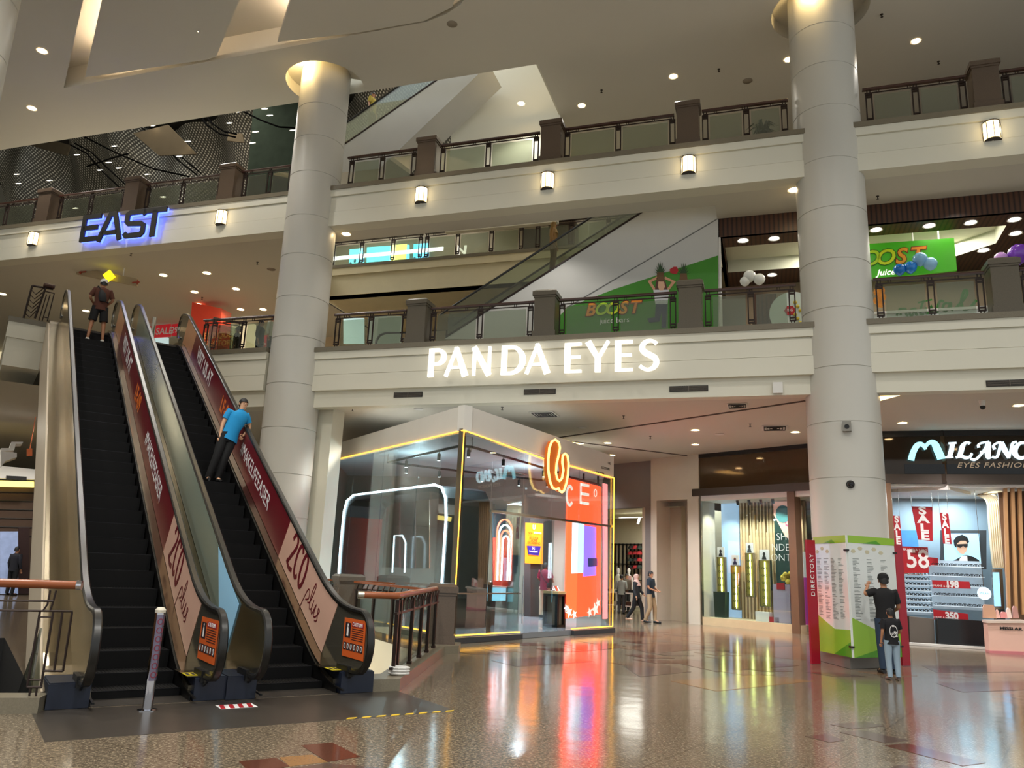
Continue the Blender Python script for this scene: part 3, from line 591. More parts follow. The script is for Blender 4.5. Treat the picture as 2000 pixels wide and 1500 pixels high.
# ================================================================ ESCALATORS
SL = math.tan(math.radians(30)); TT = 12.93; HZ = 7.4
def zn(t):
    def sm(x, w): return 0 if x < -w else (x if x > w else (x + w) ** 2 / (4 * w))
    return SL * (sm(t - .1, .7) - sm(t - TT, .7))
STEP_M = mat('escalator_step', '#040405', .6, 0, noise=.1, spec=.2)
LINE = mat('step_edge', '#232327', .4, .5, noise=0)
NAVY = mat('navy_plinth', '#141c2e', .45, noise=.05)
RUBBER = mat('handrail_rubber', '#1a1917', .3, noise=0)
GREENG = mat('pale_back_film', '#93a498', .12, .2, noise=.05, scale=1)
ts = [(-.6 + .25 * k) for k in range(int((TT + 1.9) / .25))]
def profile(off): return [(t, zn(t) + off) for t in ts]
def rail_path():
    r = .36; p = [(-.5, .28), (-.66, .28)]
    for k in range(1, 12): a = math.radians(-90 - 180 * k / 12); p.append((-.68 + .9 * r * math.cos(a), .28 + r + r * math.sin(a)))
    p += [(t, zn(t) + 1.0) for t in [-.68 + .25 * k for k in range(int((TT + 1.55) / .25))]]
    te = p[-1][0] + .1; zt = HZ + 1.0
    for k in range(0, 12): a = math.radians(90 - 180 * k / 12); p.append((te + r * math.cos(a), zt - r + r * math.sin(a)))
    p.append((te - .15, zt - 2 * r)); return p
RP = rail_path()
def strip(mb, lo, hi, u0, u1, t0=-99, t1=99, m=0, closed_ends=True):
    "solid between two profiles lo(t), hi(t) and u0..u1"
    q = [t for t in ts if t0 <= t <= t1]
    if t0 > -99: q = [t0] + [t for t in q if t > t0 + .01]
    if t1 < 99: q = [t for t in q if t < t1 - .01] + [t1]
    L = [(t, lo(t)) for t in q]; Hh = [(t, hi(t)) for t in q]; n = len(q)
    vs = [(u, t, z) for u in (u0, u1) for t, z in L + Hh]
    fs = []
    for i in range(n - 1): fs += [(i, i + 1, n + i + 1, n + i), (2 * n + i, 3 * n + i, 3 * n + i + 1, 2 * n + i + 1), (i, 2 * n + i, 2 * n + i + 1, i + 1), (n + i, n + i + 1, 3 * n + i + 1, 3 * n + i)]
    fs += [(0, n, 3 * n, 2 * n), (n - 1, 3 * n - 1, 4 * n - 1, 2 * n - 1)]
    mb.add(vs, fs, m)
def escalator(u0, label, left_out, right_out, up):
    e = thing('escalator', label, 'escalator', EF, 'pair of escalators to the lower gallery')
    # steps
    D = .4; k = 0; t = .05
    smesh = None
    while t < TT + .15:
        z = zn(t); b_ = MB(); b_.box(u0 + .02, u0 + .98, 0, D - .002, -.3, 0, 0); b_.box(u0 + .02, u0 + .98, 0, .012, -.004, .003, 1)
        for q in range(24): b_.box(u0 + .04 + q * .039, u0 + .055 + q * .039, .012, D - .01, 0, .004, 0)
        if smesh is None: o = b_.build('step', [STEP_M, LINE], e); smesh = o.data
        else: o = mesh_child('step', smesh, e)
        o.matrix_local = T(0, t, z); t += D; k += 1
    CMB = mat('ribbed_alu', '#55504a', .4, .8, noise=.1, scale=30)
    b_ = MB(); b_.box(u0, u0 + 1, -.4, .05, -.0, .006); b_.build('comb_plate', CMB, e)
    b_ = MB(); b_.box(u0, u0 + 1, TT + .2, TT + .8, HZ - .05, HZ + .004); b_.build('comb_plate', CMB, e)
    for side, ui, uo in (('left', u0, u0 - .11), ('right', u0 + 1, u0 + 1.11)):
        sg = -1 if side == 'left' else 1; uc = u0 + (-.13 if sg < 0 else 1.13)
        b_ = MB(); strip(b_, lambda t: max(zn(t) - .25, 0), lambda t: zn(t) + .06, min(ui, ui + sg * .01), max(ui, ui + sg * .01), -.35); strip(b_, lambda t: zn(t) + .055, lambda t: zn(t) + .075, min(ui, ui + sg * .012) - .012, max(ui, ui + sg * .012)); b_.build('skirt_panel', mat('skirt_steel', '#0e0d0d', .4, .3, noise=.05), e)
        b_ = MB(); strip(b_, lambda t: zn(t) + .07, lambda t: zn(t) + .13, min(ui, uc), max(ui, uc), -.25, TT + 1); b_.build('inner_deck', GOLD, e)
        # balustrade panel with rounded ends
        b_ = MB(); th = .012; pin = []
        r = .33
        low = [(t, zn(t) + .12) for t in ts if -.5 <= t <= TT + 1.0]
        pin = [(q[0], q[1] - (.02 if 0 else 0)) for q in RP[1:-1]]
        loop = pin + list(reversed(low)); cx = [(p[0], p[1]) for p in loop]
        b_.prism(cx, uc - th, uc + th, 0, None, 'x')
        b_.build('balustrade_panel', (GOLD if (left_out and sg < 0) else mat('smoked_panel', '#857f70', .12, .75, noise=.06, scale=1.5)), e)
        b_ = MB(); b_.sweep([(uc, t, z) for t, z in RP], [(-.042, -.012), (-.045, .018), (-.03, .034), (.03, .034), (.045, .018), (.042, -.012)], (1, 0, 0)); b_.build('handrail', RUBBER, e, None, True)
        b_ = MB(); b_.sweep([(uc, t, z) for t, z in RP], [(-.03, -.035), (-.03, -.008), (.03, -.008), (.03, -.035)], (1, 0, 0)); b_.build('rail_trim', STEEL, e)
        # outer deck
        w = left_out if sg < 0 else right_out
        if w:
            a, c = sorted((uc, uc + sg * w)); b_ = MB(); strip(b_, lambda t: zn(t) + .06, lambda t: zn(t) + .13, a, c, -.25, TT + 1.0); b_.build('outer_deck', GOLD, e)
            f = -.44 if (sg < 0 and left_out > .27) or right_out > .27 else (-.4 if sg > 0 else -.26)
            b_ = MB(); b_.box(min(a, uc - .1), max(c, uc + .1), f, .3, 0.005, .25); b_.box(min(a, uc - .1) + .01, max(c, uc + .1) - .01, f + .02, .6, .25, .262, 0); b_.build('base_plinth', NAVY, e)
            b_ = MB(); b_.lathe([(0, -.02), (.05, -.02), (.055, .01)], 14, 0, T(uc, f - .005, .26) @ RX(90)); b_.box(uc - .055, uc + .055, f - .06, f + .3, .21, .33); b_.build('handrail_inlet', BLACK, e)
    return e
eA = escalator(0, 'left escalator, man in brown shirt near its top', .3, .25, True)
eB = escalator(1.75, 'right escalator, young man in blue shirt riding it', .24, .34, False)
# truss cladding below (left face, right face, underside)
b_ = MB(); strip(b_, lambda t: max(zn(t) - 1.25, -1.3 if t < .15 else -1.3 + 0 * t), lambda t: zn(t) + .055, -.44, 3.23, .15, TT + .6)
b_ = MB(); strip(b_, lambda t: zn(t) - 1.15, lambda t: zn(t) + .05, -.45, -.42, -.0, TT + .62); strip(b_, lambda t: zn(t) - 1.15, lambda t: zn(t) + .05, 3.22, 3.25, .15, TT + .62); strip(b_, lambda t: zn(t) - 1.2, lambda t: zn(t) - 1.14, -.45, 3.25, .3, TT + .62)
b_.build('truss_cladding', mat('beige_cladding', '#c8b79f', .45, noise=.04), eA)
# green-white film on the outside of the middle balustrade of the right escalator
b_ = MB(); strip(b_, lambda t: zn(t) + .14, lambda t: zn(t) + .93, 1.6, 1.606, .55, 12.6); b_.build('advert_film', GREENG, eB, label='pale green back of the advert film')
b_ = MB(); b_.prism([(.55, zn(.55) + .14), (.95, zn(.95) + .14), (1.5, zn(1.5) + .93), (1.0, zn(1.0) + .93), (.2, zn(.2) + .9)], 1.594, 1.599, 0, None, 'x'); b_.build('advert_film', mat('pale_blue_film', '#8fc0dc', .3, emit=.12, noise=.03), eB, label='pale blue foot of the advert film')
# printed advert along the inner side of the right balustrades
MAROON = mat('maroon_print', '#6a1420', .35, noise=.04); PINK = mat('pale_pink_print', '#d9ad98', .4, noise=.04); ORANGE = mat('orange_print', '#ee7a2c', .4, noise=0)
def banner(e, uc):
    u = uc - .014
    for nm, mm, t0, t1, l in (('advert_panel', PINK, .5, 2.7, 'pale pink foot of the advert film'), ('advert_panel', MAROON, 2.7, 11.6, 'maroon advert film with white and orange lettering'), ('advert_panel', mat('tan_print', '#c98d63', .35, noise=.1), 11.6, 12.9, 'tan head of the advert film')):
        q = [t0 + (t1 - t0) * k / 24 for k in range(25)]; sh = .42
        lo = [(t - sh * .0, zn(t) + .14) for t in q]; hi = [(t - sh, zn(t - sh) + .95) for t in q]
        b_ = MB(); b_.prism(lo + list(reversed(hi)), u - .004, u, 0, None, 'x'); b_.build(nm, mm, e, label=l)
    a = math.radians(30)
    def along(t, h, extra=0):   # writing frame: X runs down the slope, Z up from it, faces -u
        X = Vector((0, -math.cos(a), -math.sin(a))); Zv = Vector((0, -math.sin(a), math.cos(a))); Y = Zv.cross(X)
        p = Vector((u - .006, t, zn(t) + h)); return Matrix(((X.x, Y.x, Zv.x, p.x), (X.y, Y.y, Zv.y, p.y), (X.z, Y.z, Zv.z, p.z), (0, 0, 0, 1)))
    text('advert_lettering', 'VISIT US AT', .5, along(9.8, .56), WHT, e, .001, .008, xs=.85)
    text('advert_lettering', 'LF-09', .5, along(7.25, .56), ORANGE, e, .001, .008, xs=.85)
    text('advert_lettering', '#MAKELIFEEASIER', .37, along(4.55, .55), WHT, e, .001, 0, xs=.85)
    # 2CO plus
    t = MB(); M_ = along(1.9, .3)
    t.ribbon([(-.42, .42), (-.34, .56), (-.22, .52), (-.2, .4), (-.34, .16), (-.42, .02)], .07, .002); t.ribbon([(-.46, .05), (-.3, .0), (-.14, .04)], .07, .002)
    t.ribbon([(.12, .48), (.03, .56), (-.06, .48), (-.09, .3), (-.05, .1), (.04, .04), (.12, .1)], .07, .002); t.ribbon(arcp(.3, .3, .11, .26, 0, 360, 14)[:-1], .07, .002, 0, None, True, True)
    t.build('advert_lettering', MAROON, e, M_)
    t = MB(); M_ = along(.95 + .25, .22)
    t.ribbon([(-.3, -.1), (-.2, .25), (-.12, .3), (-.08, .2), (-.18, .12)], .02, .002); t.ribbon([(-.08, .14), (.0, .2), (.06, .44), (.02, .5), (-.02, .3), (.04, .12), (.12, .16)], .02, .002); t.ribbon([(.12, .3), (.12, .15), (.18, .12), (.24, .3), (.24, .14), (.32, .16), (.4, .3), (.34, .3), (.4, .16), (.32, .1)], .02, .002)
    t.build('advert_lettering', MAROON, e, M_)
banner(eA, 1.13); banner(eB, 2.88)
# caution stickers on the newel ends, yellow stickers on the decks
def caution(e, uc, t0, t1):
    u = uc - .018; z0, z1 = .43, .9; tm = (t0 + t1) / 2
    M_ = Matrix(((0, 1, 0, u), (-1, 0, 0, tm), (0, 0, 1, (z0 + z1) / 2), (0, 0, 0, 1))); w = t1 - t0
    b_ = MB(); b_.box(-w / 2, w / 2, -.003, .003, -.235, .235); b_.build('caution_sign', mat('orange_sign', '#d9622a', .4, noise=.03), e, M_, label='orange caution sign')
    b_ = MB(); b_.box(-w * .12, w * .42, -.006, -.003, .14, .2); b_.build('sign_heading', mat('sign_red', '#a3202a', .4, noise=0), e, M_)
    text('sign_lettering', 'CAUTION', .062, M_ @ T(w * .15, -.0075, .17), WHT, e, .0008, .001, xs=1.1)
    b_ = MB(); b_.box(-w * .42, -w * .17, -.006, -.003, .0, .18, 0)
    for k in range(6): b_.box(-w * .46 + k * w * .155, -w * .46 + k * w * .155 + w * .13, -.006, -.003, -.15, -.06, 0)
    for k in range(6): b_.box(-w * .1, w * .42, -.005, -.003, .11 - k * .026, .119 - k * .026, 0)
    b_.build('sign_pictograms', mat('sign_ink', '#2a1c22', .5, noise=0), e, M_)
    b_ = MB(); b_.ball((-w * .3, -.006, .15), (.02, .003, .02), 8); b_.loft([((-w * .3, -.006, .02), .03, .003), ((-w * .3, -.006, .1), .026, .003), ((-w * .3, -.006, .13), .01, .003)], 8)
    for k in range(6):
        x = -w * .46 + k * w * .155 + w * .065; b_.ribbon(arcp(x, -.105, .02, .03, 0, 360, 8)[:-1], .008, .002, 0, T(0, -.006, 0), True, True)
    tag(b_.build('sign_figures', WHT, e, M_), kind='stuff')
caution(eB, 2.88, -.86, -.2); caution(eA, 1.13, -.8, -.04)
for e, uc in ((eA, 1.05), (eB, 2.8)):
    b_ = MB(); b_.box(uc - .1, uc + .1, -.3, -.05, .266, .27); b_.build('yellow_sticker', mat('yellow_label', '#d3c022', .5, noise=0), e)
    b_ = MB()
    for k in range(3): b_.box(uc - .08 + k * .06, uc - .045 + k * .06, -.26, -.1, .27, .272)
    b_.build('sticker_print', mat('sign_ink', '#2a1c22'), e)
    b_ = MB(); b_.box(uc - .1, uc + .1, -.36, .3, .262, .266); b_.build('deck_end', GOLD, e)
# floor plates at the foot: ribbed grey aprons
b_ = MB()
for k in range(40): b_.box(-.35 + k * .089, -.35 + k * .089 + .05, -1.95, -.45, 0, .004)
PL_ = mat('apron_metal', '#59524a', .3, .6, noise=.1, scale=6)
b2 = MB(); b2.box(-.55, 3.55, -2.0, -.45, .0, .003); tag(b2.build('landing_apron', PL_, None, EF), 'grey metal floor plates at the foot of both escalators', 'floor plate')
b3 = MB()
for k in range(8):
    u = 2.2 + k * .17; b3.prism([(u, -2.0), (u + .1, -2.0), (u + .15, -1.94), (u + .05, -1.94)], .003, .005)
tag(b3.build('hazard_tape', mat('hazard_yellow', '#d8b21c', .5), None, EF), 'yellow and black hazard tape on the floor before the right escalator', 'floor tape')
p0 = lg(EF, 462, 1380); t = thing('striped_mat', 'red and white striped floor sticker before the middle plinth', 'sticker', EF @ T(p0[0], p0[1], .004) @ RZ(0))
b_ = MB(); b_.box(-.2, .2, -.12, .12, 0, .002); b_.build('backing', WHT, t)
b_ = MB()
for k in range(4): x = -.2 + k * .1; b_.prism([(x, -.12), (x + .05, -.12), (x + .09, .12), (x + .04, .12)], .002, .003)
b_.build('stripe', RED, t)
# chrome bollard with pictogram strip
t = thing('bollard', 'chrome bollard with safety pictograms before the left escalator', 'bollard', T(-3.69, 8.88, 0))
b_ = MB(); b_.tube([(0, 0, .01), (0, 0, 1.0)], .052, 24); b_.build('post', CHROME, t, None, 40)
b_ = MB(); b_.lathe([(.1, 0), (.1, .012), (.054, .02)], 24); b_.build('base_flange', CHROME, t, None, True)
b_ = MB(); b_.lathe([(.054, .99), (.056, 1.02), (.035, 1.045), (0, 1.05)], 20); b_.build('cap', mat('worn_white', '#c9c2b2', .6, noise=.3, scale=30), t, None, True)
b_ = MB(); b_.lathe([(.0535, .3), (.0535, .97)], 12, 0, None, math.radians(-100), math.radians(0)); b_.build('sticker_strip', mat('lilac_strip', '#7b7488', .3, .7, noise=0), t, None, True)
b_ = MB()
for k in range(7): b_.ribbon(arcp(0, .36 + k * .09, .028, .028, 0, 360, 10)[:-1], .009, .001, 0, RZ(-52 + 90) @ T(0, -.0545, 0) @ RZ(0), True, True)
b_.build('pictogram_ring', mat('sign_red_dark', '#7a2a3a', .5, noise=0), t)
# extra: square post at the head of the right escalator
b_ = MB(); b_.tube([(0, 0, 0), (0, 0, 1.0)], .06, 12); tag(b_.build('bollard', STEEL, None, EF @ T(2.25, 14.2, 7.4)), 'short steel bollard at the head of the right escalator', 'bollard')

# ================================================================ RAILINGS round the floor openings
# left: granite kerb, wooden handrail and bronze lattice
KL = Vector((-4.8, 8.5, 0)); KF = frame((-4.62, 8.5), (.97, .24))     # local X along the kerb, x<=0
t = MB(); t.box(-4, 0, -.02, .3, 0, .15); tag(t.build('kerb_stone', KERB, None, KF), 'speckled granite kerb at the lower left corner', 'kerb')
t = thing('balustrade', 'bronze lattice railing with round wooden handrail at the lower left edge', 'railing', KF @ T(0, .1, .15))
def zz(px, py): return on(KF, .1, px, py)
b_ = MB(); x1, z1 = zz(150, 1143); x0, z0 = zz(0, 1140); b_.tube([(x0 - 2, 0, z1 - .15), (x1, 0, z1 - .15)], .045, 14); b_.build('handrail', WOOD2, t, None, 50)
b_ = MB(); b_.tube([(x1, 0, z1 - .15), (x1 + .05, 0, z1 - .15)], .05, 14); b_.build('rail_cap', CHROME, t, None, 50)
def bar(mb, pts, r=.012):
    mb.tube([(zz(*p)[0], 0, zz(*p)[1] - .15) for p in pts], r, 6)
b_ = MB(); bar(b_, [(0, 1173), (105, 1174)]); bar(b_, [(0, 1192), (142, 1194)]); bar(b_, [(98, 1153), (93, 1180), (84, 1193)], .01); bar(b_, [(110, 1153), (104, 1175), (98, 1193)], .01)
bar(b_, [(78, 1195), (53, 1342)]); bar(b_, [(104, 1195), (80, 1342)]); bar(b_, [(76, 1205), (104, 1205)], .01); bar(b_, [(53, 1342), (82, 1342)], .014); bar(b_, [(56, 1328), (82, 1328)], .01)
bar(b_, [(122, 1195), (106, 1310)]); bar(b_, [(141, 1195), (123, 1311)]); bar(b_, [(84, 1310), (123, 1311)]); bar(b_, [(59, 1342), (57, 1362)], .01); bar(b_, [(72, 1342), (70, 1362)], .01)
b_.build('lattice', IRON, t)
# stairs going down inside the left opening
t = thing('escalator', 'dark escalator going down through the floor opening at lower left', 'escalator', EF @ T(-1.55, .5, 0))
b_ = MB(); 
for k in range(14): b_.box(0, 1, k * .35, k * .35 + .35, -5, -.35 - k * .33)
b_.build('step', STEP_M, t)
b_ = MB(); b_.prism([(-.2, .1), (-.2, .75), (5, -2.4), (5, -3.2)], 1.02, 1.04, 0, None, 'x'); b_.build('balustrade_panel', GLASS, t)
# right: kerb stones with bronze posts, glass and a bent wooden handrail
KP = [(-1.78, 10.95), (-1.31, 10.93), (-1.07, 15.4), (-1.15, 16.6)]
b_ = MB(); out = [(-1.63, 10.72), (-1.3, 10.9), (-1.05, 15.4), (-.8, 15.65), (-.8, 16.3), (-1.3, 16.4), (-1.42, 15.5), (-1.62, 11.3), (-2.0, 11.1)]
b_.prism(out, 0, .15); tag(b_.build('kerb_stone', KERB), 'long granite kerb running from the right escalator to the glass shop', 'kerb')
RF = frame((-1.45, 11.15), (.24, 4.2))
t = thing('balustrade', 'bronze post railing with bent wooden handrail before the glass shop', 'railing', RF @ T(0, 0, .15))
for x in (.1, .32, 1.35, 2.25, 3.05, 3.85):
    b_ = MB(); b_.box(x - .035, x + .035, -.025, .025, 0, .97); b_.box(x - .05, x + .05, -.035, .035, .0, .04); b_.build('post', IRON, t)
b_ = MB(); b_.tube([(-.15, .42, 1.03), (.0, .0, 1.03), (4.15, .05, 1.03)], .045, 12); b_.build('handrail', WOOD2, t, None, 50)
b_ = MB(); b_.tube([(-.18, .5, 1.03), (-.15, .42, 1.03)], .048, 12); b_.build('rail_cap', STEEL, t, None, 50)
b_ = MB(); b_.box(0, 4.1, -.02, .02, .78, .81); b_.box(-.1, .4, -.02, .02, .08, .11)
for k in range(13): b_.tube([(.15 + k * .32, 0, .8), (.2 + k * .32, 0, .92), (.3 + k * .32, 0, .99)], .018, 6)
b_.build('rail_bar', IRON, t)
b_ = MB(); b_.box(.4, 4.1, .0, .01, .05, .76); b_.build('glass_panel', GLASS, t)
b_ = MB()
for k in range(3): b_.tube([(.13 * math.cos(a / 8 * 6.283), .08 * math.sin(a / 8 * 6.283), .03 + k * .035) for a in range(8)], .017, 7, 0, None, False, True)
tag(b_.build('coiled_cable', mat('white_cable', '#d8d6d2', .5, noise=0), None, T(-1.36, 11.2, .15)), 'coil of white cable at the foot of the railing', 'cable')
pedestal(T(-1.2, 16.0, .15) @ RZ(8), 'brown granite pedestal standing at the glass shop corner', 'granite pedestals on the ground floor', w=.5, h=1.12)
pedestal(T(-4.05, 21.2, 0) @ RZ(30), 'brown granite pedestal behind the right escalator', 'granite pedestals on the ground floor', w=.62, h=1.3)
a, c = Vector((-3.8, 20.7, 0)), Vector((-1.5, 16.35, 0)); RG = frame(a, c - a)
t = thing('balustrade', 'bronze railing with wooden handrail along the left glass face of the shop', 'railing', RG)
L = (c - a).length
b_ = MB(); b_.box(.1, L - .1, -.045, .045, 1.1, 1.15); b_.build('handrail', WOOD2, t); b_ = MB(); b_.box(.1, L - .1, -.015, .015, .92, .95)
for k in range(12): b_.tube([(.25 + k * .38, 0, .93), (.32 + k * .38, 0, 1.02), (.4 + k * .38, 0, 1.1)], .018, 6)
b_.build('rail_bar', IRON, t)
for x in (.25, 1.6, 2.9, L - .3): b_ = MB(); b_.box(x - .05, x + .05, -.025, .025, 0, .95); b_.build('post', IRON, t)
b_ = MB(); b_.box(.2, L - .2, .0, .01, .08, .9); b_.build('glass_panel', GLASS, t)
t = dup(t, frame(Vector((-6.6, 23.2, 0)), (1, -.75)), 'bronze railing with wooden handrail left of the pedestal behind the escalator')
# ================================================================ survey helper: polygon on a vertical plane, extruded toward the viewer
def qp(mb, F, n, pts, d=.02, m=0): mb.prism([on(F, n, *p) for p in pts], n - d, n, m, None, 'y'); return mb
def qs(F, n, pts, d, name, mm, parent=None, **k):
    b_ = MB(); qp(b_, F, n, pts, d); return b_.build(name, mm, parent, F if parent is None else parent.matrix_basis.inverted() @ F, **k)
def rc(x0, y0, x1, y1): return [(x0, y0), (x1, y0), (x1, y1), (x0, y1)]
def line_on(F, n, pts, r, name, mm, parent, seg=6, closed=False):
    b_ = MB(); b_.tube([(on(F, n, *p)[0], n, on(F, n, *p)[1]) for p in pts], r, seg, 0, None, True, closed); return b_.build(name, mm, parent)
NEON = mat('amber_neon', '#ffb83a', emit=2.2, noise=0)
NEONW = mat('white_neon', '#dff2ff', emit=4.5, noise=0)
# ================================================================ GLASS SHOP (free-standing corner shop)
LX, RX_ = -8.3, 6.62
shop = thing('glass_shop', 'free-standing glass corner shop with white roof band and amber light edges', 'shop', T())
b_ = MB()
b_.prism([(LX, 4.68), (0, 4.6), (0, 5.19), (LX, 5.19)], 0, .2, 0, PL, 'y'); b_.prism([(0, 4.6), (RX_, 4.27), (RX_, 4.9), (0, 5.19)], 0, .2, 0, PR, 'y')
b_.build('roof_band', mat('shop_band', '#dedad2', .5, noise=.03), shop)
pl = [PL @ Vector((LX, 0, 0)), PL @ Vector((0, 0, 0)), PR @ Vector((RX_, 0, 0)), Vector((3.3, 27.5, 0)), Vector((-6.0, 29.5, 0))]
b_ = MB(); b_.prism([(p.x, p.y) for p in pl], 0.004, .13); b_.build('floor_plinth', mat('shop_floor', '#7d8288', .12, noise=.08, scale=3), shop)
b_ = MB(); vs = [(p.x, p.y, z) for z in (4.75, 4.85) for p in pl]; b_.add(vs, [(0, 1, 2, 3, 4), (5, 6, 7, 8, 9)]); b_.build('ceiling_panel', mat('shop_ceiling', '#c3c9cc', .6, noise=.02), shop)
b_ = MB(); b_.box(0, .12, .02, .14, .13, 4.65, 0, PR); b_.build('corner_column', STEEL, shop)
PANE = glass('shop_glass', '#eef6f6', .1, .01, .28)
# glass panes with joints; entrance between panes of the right face
xs = [on(PL, 0, px, 900)[0] for px in (645, 691, 748, 815, 897)]; xs[0] = LX + .1; xs[-1] = -.02
for a, c in zip(xs[:-1], xs[1:]): b_ = MB(); b_.box(a + .015, c - .015, .02, .035, .16, 4.7, 0, PL); b_.build('glass_pane', PANE, shop)
xr = [.03] + [on(PR, 0, px, 1000)[0] for px in (960, 1023)]
for a, c in zip(xr[:-1], xr[1:]): b_ = MB(); b_.box(a + .012, c - .012, .02, .035, .16, 4.5, 0, PR); b_.build('glass_pane', PANE, shop)
xe = [on(PR, 0, px, 1100)[0] for px in (1130, 1197)]; xt = [on(PR, 0, px, 1000)[0] for px in (1023, 1078, 1133)]
b_ = MB(); b_.box(xe[0], RX_, .02, .035, .16, 4.4, 0, PR); b_.build('glass_pane', PANE, shop)
for a, c in zip(xt[:-1], xt[1:]): b_ = MB(); b_.box(a + .012, c - .012, .02, .035, 2.9, 4.4, 0, PR); b_.build('glass_pane', PANE, shop)
for a, c in ((xt[0], .9), (xt[1] + .2, .95)): b_ = MB(); b_.box(0, c, 0, .015, .15, 2.86, 0, PR @ T(a, .05, 0) @ RZ(55)); b_.build('glass_door', PANE, shop)
b_ = MB(); b_.box(xr[1], RX_, .01, .05, 2.86, 2.92, 0, PR); b_.build('door_header', STEEL, shop)
b_ = MB(); b_.box(.1, xr[2], -.0, .05, 1.02, 1.05, 0, PR); b_.build('mid_rail', STEEL, shop)
for px in (1010, 1018): x = on(PR, 0, px, 1200)[0]; b_ = MB(); b_.tube([PR @ Vector((x, -.03, .35)), PR @ Vector((x, -.03, 1.45))], .012, 8); b_.build('door_handle', CHROME, shop)
def edge(F, pts, name='edge_light'):
    b_ = MB()
    for a, c in zip(pts[:-1], pts[1:]): b_.tube([F @ Vector((a[0], -.015, a[1])), F @ Vector((c[0], -.015, c[1]))], .014, 6)
    b_.build(name, NEON, shop)
edge(PL, [(LX, .2), (LX, 4.68), (0, 4.6)]); edge(PR, [(.0, .14), (.0, 4.6), (on(PR, 0, 1068, 890)[0], 4.36)]); edge(PR, [(on(PR, 0, 1112, 905)[0], 4.34), (RX_, 4.27), (RX_, .16)])
edge(PR, [(0, .16), (xr[2], .16)]); edge(PR, [(xe[0] - .3, .16), (RX_, .16)]); edge(PL, [(LX, .16), (-.0, .16)])
for a, c in ((0, xr[2]), (xe[0] - .3, RX_)): b_ = MB(); b_.box(a, c, -.1, .1, 0.004, .12, 0, PR); b_.build('base_step', mat('dark_base', '#3a3c40', .4), shop)
# back walls of the shop
b_ = MB(); a, c, d, e_ = pl[0], pl[4], pl[3], pl[2]
for p, q in ((a, c), (c, d)): b_.quad((p.x, p.y, .13), (q.x, q.y, .13), (q.x, q.y, 4.75), (p.x, p.y, 4.75))
b_.build('rear_panel', mat('shop_rear_wall', '#949184', .5, noise=.04), shop)
# U-shaped emblem on the right face
um = thing('shop_emblem', 'large orange U-shaped emblem with glowing amber outline on the shop band', 'sign', T())
up = [(380, 32), (404, 50), (413, 90), (402, 150), (388, 210), (384, 270), (394, 312), (410, 328), (428, 308), (438, 250), (430, 190), (434, 145), (450, 132), (466, 146), (474, 200), (470, 280), (460, 340), (442, 396), (428, 408), (412, 398), (404, 380), (384, 388), (360, 375), (342, 330), (330, 250), (330, 170), (338, 90), (356, 45)]
uw = [on(PR, -.25, 980 + x / 3.658, 850 + y / 3.658) for x, y in up]
b_ = MB(); b_.prism(uw, -.25, -.13, 0, PR, 'y'); b_.build('emblem_body', mat('burnt_orange', '#c4611a', .35, emit=.25, noise=.03), um)
b_ = MB(); b_.tube([PR @ Vector((x, -.26, z)) for x, z in uw], .03, 8, 0, None, False, True); b_.build('outline_light', mat('amber_outline', '#ffcf70', emit=1.6, noise=0), um)
# wall lettering on the band (small black notice)
for dy, s_, px in ((0, 'UG', 1190), (10, 'LG STORE', 1183), (19, 'MALAYSIA', 1172)):
    x, z = on(PR, -.01, px, 905 + dy); text('band_lettering', s_, .1, PR @ T(x, -.012, z), BLACK, shop, .002)
# ---- inside: the neon arch
ar = thing('display_arch', 'dark tunnel arch with white neon edge behind the left glass face', 'display', T())
n0 = 1.0
front = [on(PL, n0, *p) for p in [(663, 1118), (667, 1060), (673, 1000), (679, 978), (692, 967), (770, 957), (850, 947), (864, 952), (872, 972), (873, 1010), (870, 1060), (866, 1120)]]
front = [(front[0][0], .13)] + front + [(front[-1][0], .13)]
inner = [(x * .965 + -.035 * 4, z - .12 if z > 2 else z) for x, z in front]
b_ = MB(); vs = []; k = len(front)
cx = sum(p[0] for p in front) / k
inner = [(p[0] + (.14 if p[0] < cx else -.14), p[1] - (.16 if p[1] > 1.6 else 0)) for p in front]
for y in (n0, n0 + 1.3): vs += [(x, y, z) for x, z in front] + [(x, y, z) for x, z in inner]
for i in range(k - 1): b_.f += [(i, i + 1, k + i + 1, k + i), (2 * k + i, 2 * k + i + 1, 3 * k + i + 1, 3 * k + i), (i, i + 1, 2 * k + i + 1, 2 * k + i), (k + i, k + i + 1, 3 * k + i + 1, 3 * k + i)]
b_.v = [tuple(PL @ Vector(v)) for v in vs]; b_.m = [0] * len(b_.f); b_.build('arch_body', mat('arch_black', '#141617', .25, noise=.05), ar)
b_ = MB(); b_.tube([PL @ Vector((x, n0 - .03, z)) for x, z in front], .03, 8); b_.build('neon_edge', NEONW, ar)
